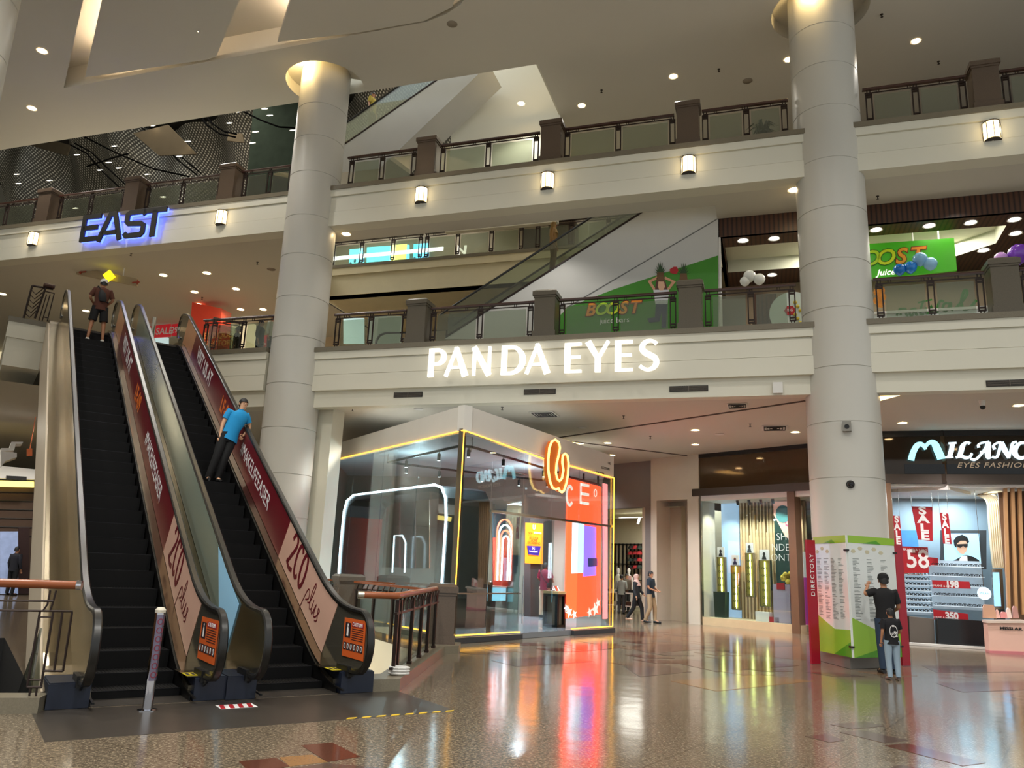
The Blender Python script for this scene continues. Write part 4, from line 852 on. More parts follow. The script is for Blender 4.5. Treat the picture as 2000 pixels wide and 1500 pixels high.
# mirrored panels and posters at the rear, seen through the arch
for k_, (p, c, nm) in enumerate([(rc(718, 985, 742, 1105), '#8c7a3a', 'olive'), (rc(744, 978, 782, 1108), '#6d2f33', 'maroon'), (rc(784, 972, 812, 1110), '#3a2a26', 'dark brown'), (rc(814, 968, 840, 1110), '#756550', 'brown')]):
    qs(PL, 3.4, p, .04, 'mirror_panel', mat('rear_panel_%s' % nm.replace(' ', '_'), c, .15, noise=.2, scale=1.5), shop, label=nm + ' reflecting rear panel')
ax = [on(PL, 3.2, *p) for p in [(733, 1112), (735, 1040), (741, 990), (754, 978), (800, 968), (806, 972)]]
b_ = MB(); b_.tube([PL @ Vector((x, 3.2, z)) for x, z in ax], .012, 6); b_.build('neon_line', mat('dim_neon', '#fff0d0', emit=1.6, noise=0), shop)
ax = [on(PL, 3.0, *p) for p in [(766, 1118), (770, 1046), (786, 1046), (792, 1060), (790, 1118)]]
b_ = MB(); b_.tube([PL @ Vector((x, 3.0, z)) for x, z in ax], .02, 6); b_.build('neon_line', NEONW, shop)
# glowing stacked arches poster (orange/white)
ap = thing('arch_display', 'stack of orange and white glowing arches at the rear of the glass shop', 'display', T())
for k_ in range(4):
    c = on(PR, 4.6, 985, 1066); w, h = .4 - .08 * k_, .9 - .2 * k_
    pts = [(c[0] - w, c[1] - 1.1)] + [(c[0] + w * math.cos(math.radians(180 - 18 * q)), c[1] + h * .5 + w * math.sin(math.radians(180 - 18 * q))) for q in range(11)] + [(c[0] + w, c[1] - 1.1)]
    b_ = MB(); b_.tube([PR @ Vector((x, 4.6 - k_ * .02, z)) for x, z in pts], .028, 6); b_.build('light_arch', NEONW if k_ % 2 else mat('coral_glow', '#ff6a4a', emit=2, noise=0), ap)
qs(PR, 5.0, rc(962, 1050, 1001, 1146), .03, 'backing', mat('coral_print', '#c9553f', .4, noise=.15, scale=8), ap)
# posters: portrait wall and orange price poster
qs(PR, 5.4, rc(962, 995, 1024, 1120), .03, 'portrait_poster', mat('blue_grey_poster', '#51646d', .3, noise=.3, scale=2), shop, label='blue grey portrait wall poster')
b_ = MB(); c = on(PR, 5.34, 1006, 1048); b_.ball((c[0], 5.34, c[1]), (.26, .02, .36), 16, 0, PR); b_.loft([((c[0], 5.34, c[1] - 1.0), .62, .02), ((c[0], 5.34, c[1] - .55), .45, .02), ((c[0], 5.34, c[1] - .3), .16, .02)], 12, 0, PR); b_.build('printed_portrait', mat('portrait_ink', '#2c3236', .5, noise=.3), shop)
po = thing('price_poster', 'orange and purple poster on the dark pier inside the glass shop', 'poster', T())
qs(PR, 4.1, rc(1024, 1012, 1066, 1205), .25, 'mounting_pier', mat('pier_dark', '#3a3634', .5), po)
qs(PR, 3.8, [(1026, 1021), (1060, 1023), (1059, 1102), (1025, 1100)], .02, 'backing', mat('poster_orange', '#f08a1c', .4, emit=.5, noise=0), po)
qs(PR, 3.77, [(1029, 1066), (1056, 1067), (1052, 1085), (1032, 1083)], .01, 'purple_patch', mat('poster_purple', '#2c1f7e', .4, emit=.3, noise=0), po)
for s_, px, py, sz, mm in (('U', 1043, 1030, .22, WHT), ('NEW', 1036, 1041, .1, BLACK), ('UNLIMITED', 1050, 1041, .08, WHT), ('BEST FOR', 1043, 1051, .11, BLACK), ('HOME', 1043, 1056, .11, BLACK), ('BROADBAND', 1043, 1061, .11, BLACK), ('5G', 1042, 1071, .12, WHT), ('broadband', 1042, 1077, .1, WHT)):
    x, z = on(PR, 3.74, px, py); text('poster_lettering', s_, sz * 1.05, PR @ T(x, 3.74, z), mm, po, .001)
# red video wall
vw = thing('video_wall', 'tall red LED screen inside the right end of the glass shop', 'screen', T())
VN = .7
qs(PR, VN, [(1107, 934), (1171, 951), (1170, 1199), (1102, 1208)], .06, 'screen', mat('led_red', '#ff3a1c', .4, emit=3.0, noise=.12, scale=1.2), vw)
qs(PR, VN - .065, [(1118, 1021), (1141, 1023), (1139, 1119), (1116, 1120)], .004, 'picture_patch', mat('led_pale_blue', '#a9d4ea', .4, emit=1.8, noise=.1), vw, label='pale blue phone picture')
qs(PR, VN - .065, [(1141, 1026), (1164, 1030), (1164, 1124), (1139, 1126)], .004, 'picture_patch', mat('led_purple', '#7a5be0', .4, emit=1.8, noise=.3, scale=4), vw, label='purple phone picture')
qs(PR, VN - .072, [(1148, 1090), (1167, 1090), (1167, 1106), (1149, 1107)], .004, 'caption_patch', mat('led_navy', '#15306a', .4, emit=.6, noise=0), vw)
for dx, dy, r in ((1112, 1196, .16), (1122, 1200, .12), (1152, 1196, .14), (1163, 1190, .2), (1168, 1178, .14), (1106, 1188, .12)):
    x, z = on(PR, VN - .07, dx, dy); b_ = MB(); b_.prism([(x + r * (1 if k % 2 else .45) * math.cos(k * math.pi / 5), z + r * (1 if k % 2 else .45) * math.sin(k * math.pi / 5)) for k in range(10)], VN - .072, VN - .066, 0, PR, 'y'); b_.build('flower_print', WHTE, vw)
M_ = PR @ T(*[0, 0, 0]); x, z = on(PR, VN - .07, 1135, 968)
b_ = MB()
for k in range(3): b_.box(x - .02, x + .42, VN - .075, VN - .068, z + .28 - k * .26, z + .36 - k * .26, 0, PR)
b_.box(x - .06, x + .02, VN - .075, VN - .068, z - .24, z + .36, 0, PR); b_.build('screen_lettering', WHTE, vw)
x, z = on(PR, VN - .07, 1113, 968); b_ = MB(); b_.ribbon(arcp(x, z, .16, .26, 40, 320, 10), .09, .004, 0, PR @ T(0, VN - .07, 0)); b_.build('screen_lettering', WHTE, vw)
x, z = on(PR, VN - .07, 1163, 963); b_ = MB(); b_.ribbon(arcp(x, z, .07, .1, 0, 360, 10)[:-1], .035, .004, 0, PR @ T(0, VN - .07, 0), True, True); b_.build('screen_lettering', WHTE, vw)
qs(PR, .5, [(1177, 944), (1184, 946), (1184, 1208), (1177, 1209)], .05, 'side_light', mat('pink_tube', '#ff8a8a', .4, emit=1.2, noise=0), vw)
b_ = MB(); 
for a_, c_ in (((1106, 930), (1172, 947)), ((1140, 925), (1140, 938)), ((1168, 930), (1168, 947))): b_.tube([PR @ Vector((*[on(PR, VN, *a_)[0]], VN, on(PR, VN, *a_)[1])), PR @ Vector((on(PR, VN, *c_)[0], VN, on(PR, VN, *c_)[1]))], .03, 6)
b_.build('hanging_bar', BLACK, vw)
# furniture
tb = thing('display_table', 'pale blue lit display table with dark base in the glass shop', 'table', PR @ T(on(PR, 1.9, 945, 1160)[0], 2.4, .13))
b_ = MB(); b_.box(-1.0, 1.0, -.45, .45, .62, .97); b_.build('lit_top_box', mat('cyan_panel', '#79c6dd', .3, emit=.9, noise=.04), tb); b_ = MB(); b_.box(-1.02, 1.02, -.47, .47, .97, 1.0); b_.build('table_top', WHITE, tb); b_ = MB(); b_.box(-.75, .75, -.3, .3, 0, .62); b_.build('base', DARK, tb)
def phone_stand(F, x, y, z, label, c='black_plastic'):
    t = thing('phone', label, 'phone', F @ T(x, y, z) @ RZ(random.uniform(-25, 25)), 'phones on the shop tables')
    b_ = MB(); b_.prism([(-.035, 0), (.035, 0), (.035, .15), (-.035, .15)], -.005, .005, 0, RX(-25), 'y'); b_.build('handset', BLACK, t); b_ = MB(); b_.box(-.03, .03, -.0065, -.005, .01, .14, 0, RX(-25)); b_.build('screen', mat('phone_screen', '#dfeaf2', .3, emit=1.2, noise=0) if c == 'lit' else STEEL, t)
    b_ = MB(); b_.box(-.02, .02, .0, .06, 0, .01); b_.build('stand', CHROME, t)
X0 = on(PR, 1.9, 945, 1160)[0]
for k in range(5): phone_stand(PR, X0 - .8 + k * .4, 2.3, 1.13, 'demo phone on the pale blue table in the glass shop', 'lit')
X1, _ = on(PR, .9, 1083, 1180)
tb = thing('display_table', 'dark framed table with pale wooden top by the shop entrance', 'table', PR @ T(X1, .9, .13))
b_ = MB(); b_.box(-.2, .2, -.25, .25, .86, .93); b_.build('table_top', mat('pale_oak_top', '#e9c58a', .4, noise=.1), tb)  # top in pale oak colour
b_ = MB()
for x in (-.16, .16):
    for y in (-.2, .2): b_.box(x - .04, x + .04, y - .04, y + .04, 0, .86)
b_.box(-.2, .2, -.24, .24, 0, .06); b_.box(-.2, .2, -.24, .24, .8, .86); b_.build('frame', BLACK, tb); b_ = MB(); b_.box(-.12, .12, -.16, .16, .06, .8); b_.build('cabinet_core', mat('warm_grey_panel', '#6d6252', .5), tb)
for k in range(4): phone_stand(PR, X1 - .14 + k * .09, .85, 1.06, 'demo phone on the wooden table by the shop entrance', 'lit' if k % 2 else 'd')
b_ = MB(); b_.box(-.04, .04, -.04, .04, 0, 1.15); tag(b_.build('entry_post', BLACK, None, PR @ T(on(PR, .35, 956, 1180)[0], .35, .13)), 'slim black post behind the glass near the shop corner', 'post')
# ceiling track with spot heads
tr = thing('track_light', 'black hexagonal lighting track under the glass shop ceiling', 'light track', T())
hx = [at_z(px, py, 4.5) for px, py in [(757, 903), (898, 871), (922, 873), (1100, 925), (1060, 938), (900, 920)]]
b_ = MB()
for i in range(6): p, q = hx[i], hx[(i + 1) % 6]; b_.tube([p, q], .035, 6)
for p in hx: b_.tube([p, p + Vector((0, 0, .26))], .01, 5)
b_.build('track', BLACK, tr)
for i in range(6):
    p, q = hx[i], hx[(i + 1) % 6]
    for f in (.3, .75):
        c = p.lerp(q, f); b_ = MB(); b_.tube([c, c + Vector((0, 0, -.08))], .015, 6); b_.tube([c + Vector((0, 0, -.08)), c + Vector((0, 0, -.26))], .045, 12); b_.build('spot_head', BLACK, tr)
        b_ = MB(); b_.lathe([(0, 0), (.036, 0)], 10, 0, T(c.x, c.y, c.z - .262)); b_.build('bulb', COOL, tr)
for x, y, z in ((-1.5, 20.5, 4.3), (-3.8, 24.5, 4.3), (.5, 22.8, 4.3), (1.6, 25.3, 4.3), (-1, 25.5, 4.3)): lamp('SPOT', 'shop_spot', (x, y, z), 560, (.74, .92, 1), .1, angle=140)
for x, y in ((-2.6, 22.6), (.6, 24.6)): lamp('POINT', 'ceiling_fill', (x, y, 4.05), 45, (.7, .92, 1), .03)  # unseen point lamps, added to spread cool light on the shop ceiling
p = at_z(998, 925, 4.74); t = thing('ceiling_vent', 'square white diffuser in the glass shop ceiling', 'vent', T(p.x, p.y, 4.735) @ RZ(-35)); b_ = MB(); b_.box(-.45, .45, -.45, .45, -.01, .0); b_.build('vent_frame', WHITE, t)
b_ = MB()
for k in range(6): b_.box(-.38, .38, -.38 + k * .14, -.34 + k * .14, -.03, -.01)
b_.build('louvre', STEEL, t)
p = at_z(917, 885, 4.6); t = thing('security_camera', 'small dome camera inside the glass shop corner', 'camera', T(p.x, p.y, 4.73)); b_ = MB(); b_.lathe([(.07, .01), (.07, -.05), (.05, -.06)], 14); b_.build('mount', WHITE, t, None, True); b_ = MB(); b_.ball((0, 0, -.07), .05, 12); b_.build('lens_dome', BLACK, t, None, True)
# ================================================================ SHOPS ON THE GROUND FLOOR, RIGHT
def gx(px, py=1000, n=0): return on(GF, n, px, py)[0]
PANELW = mat('grey_stone_panel', '#8f8c8a', .45, noise=.06, scale=1)
MARB = mat('cream_marble', '#cfc4b2', .35, noise=.08, scale=1.5)
b_ = MB(); b_.box(-9, -2.17, .3, .5, 4.08, 5.86); b_.box(-2.74, -2.17, .3, .5, 0, 4.08); struct('wall_shop_front_grey', b_, PANELW, GF)
b_ = MB(); b_.box(-2.17, -.0, -.05, .9, 4.28, 5.86); b_.box(-2.17, -1.9, -.05, .9, 0, 4.28); b_.box(-.5, -.02, -.05, .9, 0, 4.28); struct('wall_shop_pier', b_, MARB, GF)
b_ = MB(); b_.box(-1.9, -.5, .75, .85, 0, 4.28); struct('wall_recess', b_, mat('beige_recess', '#a08f78', .6, noise=.04), GF)
b_ = MB(); b_.box(-2.9, -2.74, .32, .48, 0, 4.08); struct('trim_81', b_, MARB, GF)
# ---- clothing shop seen left of the pier
CN = 5.0
b_ = MB(); b_.quad((-12, CN, 0), (-1.2, CN, 0), (-1.2, CN, 4.1), (-12, CN, 4.1)); b_.quad((-1.2, .5, 0), (-1.2, CN, 0), (-1.2, CN, 4.1), (-1.2, .5, 4.1)); b_.quad((-12, .3, 4.08), (-1.2, .3, 4.08), (-1.2, CN, 4.08), (-12, CN, 4.08)); struct('wall_clothing_shop', b_, mat('shop_white', '#d7d2b4', .6, noise=.03), GF)
rk = thing('wall_rack', 'black slatted wall rack in the bright clothing shop', 'rack', GF)
b_ = MB(); x0, x1 = gx(1196, 1100, CN), gx(1256, 1100, CN)
for k in range(9): x = x0 + (x1 - x0) * k / 8; b_.box(x - .025, x + .025, CN - .08, CN - .03, .2, 2.95)
b_.build('upright', BLACK, rk); b_ = MB()
for z in (2.9, 2.0, 1.3): b_.box(x0, x1, CN - .1, CN - .06, z, z + .04)
b_.build('rail_bar', BLACK, rk)
for i, py in enumerate((1070, 1081, 1094, 1108)):
    for j, px in enumerate((1232, 1241, 1249)):
        x, z = on(GF, CN - .25, px, py); c = ['#20211f', '#b02a30', '#2a3a34'][(i + j) % 3 if i != 1 else 1]
        nmc = {'#20211f': 'black', '#b02a30': 'red', '#2a3a34': 'dark green'}[c]
        t = thing('cap', '%s cap on the rack of the clothing shop' % nmc, 'cap', GF @ T(x, CN - .25, z), 'caps on the clothing shop rack, ' + nmc)
        b_ = MB(); b_.lathe([(.13, -.05), (.125, .02), (.08, .09), (0, .11)], 12); b_.build('crown', mat('cap_' + nmc, c, .7), t, None, True); b_ = MB(); b_.prism([(-.11, -.06), (.11, -.06), (.08, -.24), (-.08, -.24)], -.055, -.04); b_.build('brim', MATS['cap_' + nmc], t)
def tablebox(F, x, y, w, d, h, label, name='display_table', cat='table', top=WHITE, leg=WHITE):
    t = thing(name, label, cat, F @ T(x, y, 0)); b_ = MB(); b_.box(-w / 2, w / 2, -d / 2, d / 2, h - .05, h); b_.build('table_top', top, t)
    for sx in (-1, 1):
        for sy in (-1, 1): b_ = MB(); b_.box(sx * (w / 2 - .04) - .025, sx * (w / 2 - .04) + .025, sy * (d / 2 - .04) - .025, sy * (d / 2 - .04) + .025, 0, h - .05); b_.build('leg', leg, t)
    b_ = MB(); b_.box(-w / 2 + .04, w / 2 - .04, -d / 2 + .04, d / 2 - .04, .3, .34); b_.build('shelf', top, t); return t
tx = gx(1218, 1180, 2.0); tablebox(GF, tx, 2.0, 1.5, .7, .85, 'white display table at the clothing shop entrance')
for k in range(6):
    c = ['#1b1c1e', '#c9c2ae', '#33424c', '#d9d4c9', '#5a3a2c', '#111111'][k]; nmc = ['black', 'cream', 'slate', 'white', 'brown', 'jet black'][k]
    b_ = MB(); b_.box(-.13, .13, -.16, .16, 0, .06); b_.box(-.12, .12, -.15, .15, .06, .1); tag(b_.build('folded_shirt', mat('cloth_' + nmc.replace(' ', '_'), c, .85), None, GF @ T(tx - .6 + .24 * k, 1.9, .85)), nmc + ' folded shirt on the table of the clothing shop', 'shirt', 'folded shirts on the clothing table')
    b_ = MB(); b_.box(-.1, .1, -.16, .16, 0, .14); tag(b_.build('shoe_box', MATS['cloth_' + nmc.replace(' ', '_')], None, GF @ T(tx - .6 + .24 * k, 2.0, .345)), nmc + ' box on the lower shelf of the clothing table', 'box', 'boxes under the clothing table')
def mannequin(F, x, y, label, c):
    t = thing('mannequin', label, 'mannequin', F @ T(x, y, 0)); b_ = MB()
    b_.loft([((0, 0, .85), .13, .1), ((0, 0, 1.0), .16, .11), ((0, 0, 1.15), .13, .1), ((0, 0, 1.4), .18, .11), ((0, 0, 1.5), .12, .08), ((0, 0, 1.56), .05, .05), ((0, 0, 1.64), .06, .07), ((0, 0, 1.75), .08, .09), ((0, 0, 1.84), .03, .04)], 12)
    for s in (-1, 1): b_.tube([(s * .08, 0, .92), (s * .09, 0, .5), (s * .09, 0, .05)], [.085, .06, .04], 8); b_.tube([(s * .18, 0, 1.43), (s * .24, 0, 1.15), (s * .22, -.05, .88)], [.05, .04, .03], 8)
    b_.build('figure', WHITE, t, None, True); b_ = MB(); b_.loft([((0, 0, .8), .19, .13), ((0, 0, 1.0), .18, .13), ((0, 0, 1.4), .2, .13), ((0, 0, 1.5), .13, .09)], 12); b_.build('garment', mat('garment_' + c.strip('#'), c, .8), t, None, True); b_ = MB(); b_.lathe([(0, 0), (.2, 0), (.2, .02), (0, .02)], 16); b_.build('base', WHITE, t)
mannequin(GF, gx(1208, 1080, 4.2), 4.2, 'white mannequin in pale shirt at the back of the clothing shop', '#c9c6b0'); mannequin(GF, gx(1219, 1090, 4.2) + .2, 4.3, 'mannequin in pink top at the back of the clothing shop', '#b98c86')
tr = thing('track_light', 'white spot track under the clothing shop ceiling', 'light track', GF)
b_ = MB(); b_.tube([(-9, 2.4, 3.9), (-1.3, 2.4, 3.9)], .02, 6); b_.build('track', WHITE, tr)
for k in range(7):
    x = -4.8 + k * .5; b_ = MB(); b_.tube([(x, 2.4, 3.88), (x, 2.3, 3.65)], .05, 10); b_.build('spot_head', WHITE, tr); b_ = MB(); b_.tube([(x, 2.3, 3.648), (x, 2.295, 3.635)], .042, 10); b_.build('bulb', COOL, tr)
lamp('AREA', 'clothing_shop_light', GF @ Vector((-4.5, 2.8, 3.95)), 110, (1, .98, .88), 2.5)
# ---- eyewear window
W0, W1 = .05, 3.42
GI = FF.inverted() @ GF; XE = (5.55 - GI.col[3].y) / GI.col[0].y       # where the angled wall meets the optician front
lp = mat('pale_oak', '#cbb48e', .45, noise=.12, scale=3)
b_ = MB(); b_.box(W0 - .05, 3.7, .0, 1.3, 0, .26); struct('trim_82', b_, lp, GF)
b_ = MB(); b_.box(W0 - .3, XE, -.12, .1, 4.37, 4.62); struct('trim_83', b_, mat('bronze_beam', '#4b4037', .35, .4, noise=.05), GF)
b_ = MB(); b_.box(-.02, XE, .0, .1, 4.62, 5.76); struct('wall_shop_sign_zone', b_, mat('bronze_glass', '#55432f', .06, .35, noise=.15, scale=.8), GF)
b_ = MB(); b_.box(-.02, XE, -.03, .1, 5.72, 5.9); struct('trim_84', b_, mat('black_fascia', '#0d0b0c', .3, noise=0), GF)
b_ = MB(); b_.box(W0, XE, 0, 1.6, 4.2, 4.37); struct('ceiling_window_display', b_, WHITE, GF)
b_ = MB(); b_.box(W0, W1, .02, .035, .26, 4.3); tag(b_.build('shop_window', PANE, None, GF), 'large glass pane of the eyewear window display', 'window')
b_ = MB(); b_.box(-.03, W0, -.02, .08, 0, 4.3); struct('trim_85', b_, STEEL, GF)
b_ = MB(); b_.box(W1, 3.68, -.06, .3, .0, 4.37); struct('trim_86', b_, mat('brown_post', '#6f533c', .4, noise=.1), GF)
# slatted rear
sw = thing('slat_wall', 'pale wooden slat wall behind the eyewear displays', 'panel', GF)
b_ = MB(); b_.box(W0 + .7, 3.3, 1.28, 1.3, .26, 4.2); b_.build('backing', mat('slat_backing', '#93805f', .6, noise=.08), sw)
random.seed(3)
for k in range(18):
    x = .85 + k * .133; b_ = MB(); z = 4.2; z2 = .26
    b_.box(x, x + .055, 1.16, 1.28, z2, z); b_.box(x + .055, x + .11, 1.2, 1.28, random.uniform(1.2, 2.4), random.uniform(3, 4.1)); b_.build('slat', lp, sw)
b_ = MB(); b_.box(W0, W0 + .72, 1.2, 1.25, .26, 4.2); struct('wall_window_display', b_, mat('pale_blue_backlit', '#9db9d8', .4, emit=.45, noise=.04), GF)
def disp(px, pyt, pyb, label, w=.3):
    x, zt = on(GF, .75, px, pyt); _, zb = on(GF, .75, px, pyb)
    t = thing('eyewear_display', label, 'display', GF @ T(x, .75, zb)); h = zt - zb
    b_ = MB(); b_.box(-w / 2, w / 2, 0, .05, 0, h); b_.build('panel', mat('olive_gold_panel', '#a89a4a', .3, .3, noise=.1), t)
    b_ = MB(); b_.box(-w / 2 - .02, -w / 2, -.06, .06, 0, h); b_.box(w / 2, w / 2 + .02, -.06, .06, 0, h); b_.box(-w / 2, w / 2, -.06, .06, -.02, 0); b_.build('side_frame', STEEL, t)
    b_ = MB(); b_.box(-.018, .018, -.03, -.005, .03, h - .05); b_.build('light_tube', mat('lime_tube', '#f6ff9c', emit=5, noise=0), t)
    for k in range(6):
        z = .05 + k * (h - .2) / 5.5
        g = MB(); 
        for s in (-1, 1): g.ribbon(arcp(s * .045, 0, .04, .03, 0, 360, 8)[:-1], .014, .01, 0, None, True, True)
        g.box(-.012, .012, -.01, 0, -.005, .005); g.build('sunglasses', BLACK, t, T(0, -.06, z))
    b_ = MB(); b_.box(-w * .45, w * .45, -.04, 0, h, h + .34); b_.build('photo_card', WHT, t); b_ = MB(); b_.ball((0, -.045, h + .2), (.05, .008, .06), 10); b_.loft([((0, -.045, h + .02), .09, .006), ((0, -.045, h + .11), .06, .006), ((0, -.045, h + .15), .02, .006)], 8); b_.build('printed_portrait', DARK, t)
disp(1409, 1088, 1172, 'leftmost lit eyewear column in the window'); disp(1437, 1104, 1190, 'second lit eyewear column, hanging lowest, portrait card on top'); disp(1465, 1080, 1165, 'third lit eyewear column, hanging highest'); disp(1494, 1094, 1184, 'rightmost wide lit eyewear column with pale blue card', .4)
# poster of a face with sunglasses
ps = thing('face_poster', 'tall poster of a face with round sunglasses in the eyewear window', 'poster', GF)
x0, z1 = on(GF, 1.0, 1511, 972); x1, z0 = on(GF, 1.0, 1545, 1058); x1 += .15; z1 = min(z1, 4.17)
b_ = MB(); b_.box(x0, x1, .98, 1.0, z0 - 1.6, z1); b_.build('backing', mat('dark_teal_print', '#1f3a36', .4, noise=.1), ps)
b_ = MB(); b_.prism([(x0, z1), (x1, z1), (x1, z0 - .05), (x1 - .1, z0), (x1 - .35, z0 + .2), (x0 + .08, z0 + .75), (x0, z0 + .9)], .965, .98, 0, None, 'y'); b_.build('printed_face', mat('skin_print', '#e2a996', .5, emit=.25, noise=.1, scale=2), ps)
b_ = MB(); cx, cz = (x0 + x1) / 2 - .02, z1 - .42; b_.prism([(cx + .27 * math.cos(a * .5236), cz + .3 * math.sin(a * .5236)) for a in range(12)], .955, .965, 0, None, 'y'); b_.build('printed_lens', mat('lens_print', '#4b7f83', .3, noise=.2, scale=6), ps)
b_ = MB(); b_.ribbon([(cx + .05, z0 + .62), (cx + .2, z0 + .7), (cx + .35, z0 + .62)], .07, .004, 0, T(0, .965, 0)); b_.ribbon([(cx + .08, z0 + .56), (cx + .22, z0 + .5), (cx + .34, z0 + .56)], .06, .004, 0, T(0, .965, 0)); b_.build('printed_lips', mat('lip_print', '#c84f78', .4, noise=0), ps)
for s_, dz in (('SHI', .15), ('NDER', -.2), ('ONTR', -.53)): text('poster_lettering', s_, .34, T((x0 + x1) / 2 - .05, .95, z0 + dz), WHT, ps, .001, -.008)
bx = gx(1533, 1170, .5); b_ = MB(); b_.box(-.3, .3, -.25, .25, 0, 1.2); t = tag(b_.build('display_plinth', mat('lilac_plinth', '#b9adc0', .5), None, GF @ T(bx, .55, .26)), 'pale lilac plinth at the right end of the eyewear window', 'plinth')
b_ = MB(); b_.box(-.14, .14, -.01, .01, -.1, .1); tag(b_.build('price_tag', RED, None, GF @ T(bx, .28, 1.4)), 'small red tag hung on the lilac plinth', 'tag')
for k, (px, w, c, nm) in enumerate(((1492, .5, '#e8e6e0', 'white box with sunglasses print on the window floor'), (1514, .34, '#b01c24', 'red box on the window floor'), (1521, .14, '#111111', 'small black box on the window floor'))):
    x = gx(px, 1200, .4); b_ = MB(); b_.box(-w / 2, w / 2, -.1, .1, 0, .3 if k == 0 else .16); tag(b_.build('product_box', mat('box_%d' % k, c, .5), None, GF @ T(x, .4, .26)), nm, 'box')
x = gx(1394, 1180, .6); b_ = MB(); b_.prism([(-.2, 0), (.2, 0), (.24, .85), (-.24, .85)], -.12, .12, 0, None, 'y'); tag(b_.build('gift_bag', mat('bottle_green', '#0e3024', .4), None, GF @ T(max(x, .4), .6, .26)), 'dark green paper bag at the left of the eyewear window', 'bag')
x, z = on(GF, .5, 1532, 1130); b_ = MB()
for k in range(7): b_.ball((random.uniform(-.2, .2), random.uniform(-.1, .1), random.uniform(.05, .35)), .09, 8)
tag(b_.build('flower_bunch', mat('yellow_flowers', '#c9b33a', .7, noise=.4, scale=12), None, GF @ T(bx, .55, 1.46)), 'yellow flower bunch on the lilac plinth', 'flowers')
for k in range(5): lamp('SPOT', 'window_spot', GF @ Vector((.5 + k * .65, .5, 4.15)), 100, (1, .97, .85), .05, angle=110)
b_ = MB()
for k in range(4): x = 1.3 + k * .45; b_.tube([(x, .35, 4.2), (x, .4, 4.05)], .05, 10)
b_.build('spot_head', BLACK, thing('track_light', 'row of black spot heads at the top of the eyewear window', 'light track', GF))
# door glass and purple standing poster right of the post
b_ = MB(); b_.box(3.7, 4.6, .3, .315, .05, 4.2); tag(b_.build('glass_door', PANE, None, GF), 'glass door pane right of the brown post', 'door')
x, z0 = on(GF, .6, 1572, 1200); x2, z1 = on(GF, .6, 1580, 1078)
sp = thing('standing_poster', 'white and magenta standing poster behind the glass door', 'poster', GF @ T(x + .25, .6, 0)); b_ = MB(); b_.box(-.3, .3, -.01, .01, .1, 1.7); b_.build('lower_panel', mat('magenta_print', '#8d2b74', .4, emit=.3, noise=.2, scale=5), sp); b_ = MB(); b_.box(-.3, .3, -.01, .01, 1.7, 2.5); b_.build('upper_panel', WHT, sp)
b_ = MB(); b_.box(3.7, 5.0, 3.2, 3.3, 0, 4.4); struct('wall_entry_rear', b_, mat('teal_grey', '#3b4648', .5, noise=.1), GF)

# ================================================================ OPTICIAN right of the column (front parallel to the balconies)
MN = 5.6
def mx_(px, py, n=MN): return on(FF, n, px, py)
b_ = MB(); b_.box(1.2, 8, MN - .1, MN + .15, 4.36, 4.62); struct('trim_87', b_, MATS['bronze_beam'], FF)
b_ = MB(); b_.box(1.2, 8, MN, MN + .1, 4.62, 5.72); struct('wall_optician_sign_zone', b_, mat('dark_mirror_panel', '#33291f', .06, .4, noise=.25, scale=1.2), FF)
b_ = MB(); b_.box(1.2, 8, MN - .04, MN + .1, 5.7, 5.9); struct('trim_88', b_, mat('black_fascia', '#0d0b0c'), FF)
b_ = MB(); b_.box(1.2, 8, MN, 9.6, 4.28, 4.38); struct('ceiling_optician', b_, WHITE, FF)
b_ = MB(); b_.box(1.0, 9, 9.0, 9.2, 0, 4.4); struct('wall_optician_rear', b_, mat('blue_grey_concrete', '#8fa6b4', .5, noise=.22, scale=1.2), FF)
b_ = MB(); b_.box(1.75, 1.95, MN - .1, 9, 0, 4.36); struct('wall_optician_side', b_, MATS['brown_post'], FF)
sg = thing('shop_name_sign', 'glowing pale blue script letters MILANO over the optician', 'sign', T())
ICE = mat('ice_letter', '#9fe9fa', emit=.9, noise=0); ICEW = mat('ice_white_letter', '#d8f2fc', emit=.9, noise=0)
def px_stroke(mb, F, n, pts, w, sc=1, ox=0, oy=0):
    "stroke traced on the sign plane; widths in metres"
    P = [on(F, n, ox + x / sc, oy + y / sc) for x, y in pts]; mb.ribbon(P, w, .05, 0, F @ T(0, n, 0))
K = dict(sc=8, ox=1750, oy=830)
b_ = MB(); px_stroke(b_, FF, MN - .1, [(232, 552), (262, 440), (320, 330), (380, 300), (430, 330), (462, 385)], [.16, .15, .15, .12, .1, .07], **K); px_stroke(b_, FF, MN - .1, [(450, 360), (500, 290), (560, 270), (610, 310), (650, 400), (690, 490), (705, 535)], [.07, .1, .13, .18, .2, .2, .2], **K); b_.build('script_letter', ICE, sg)
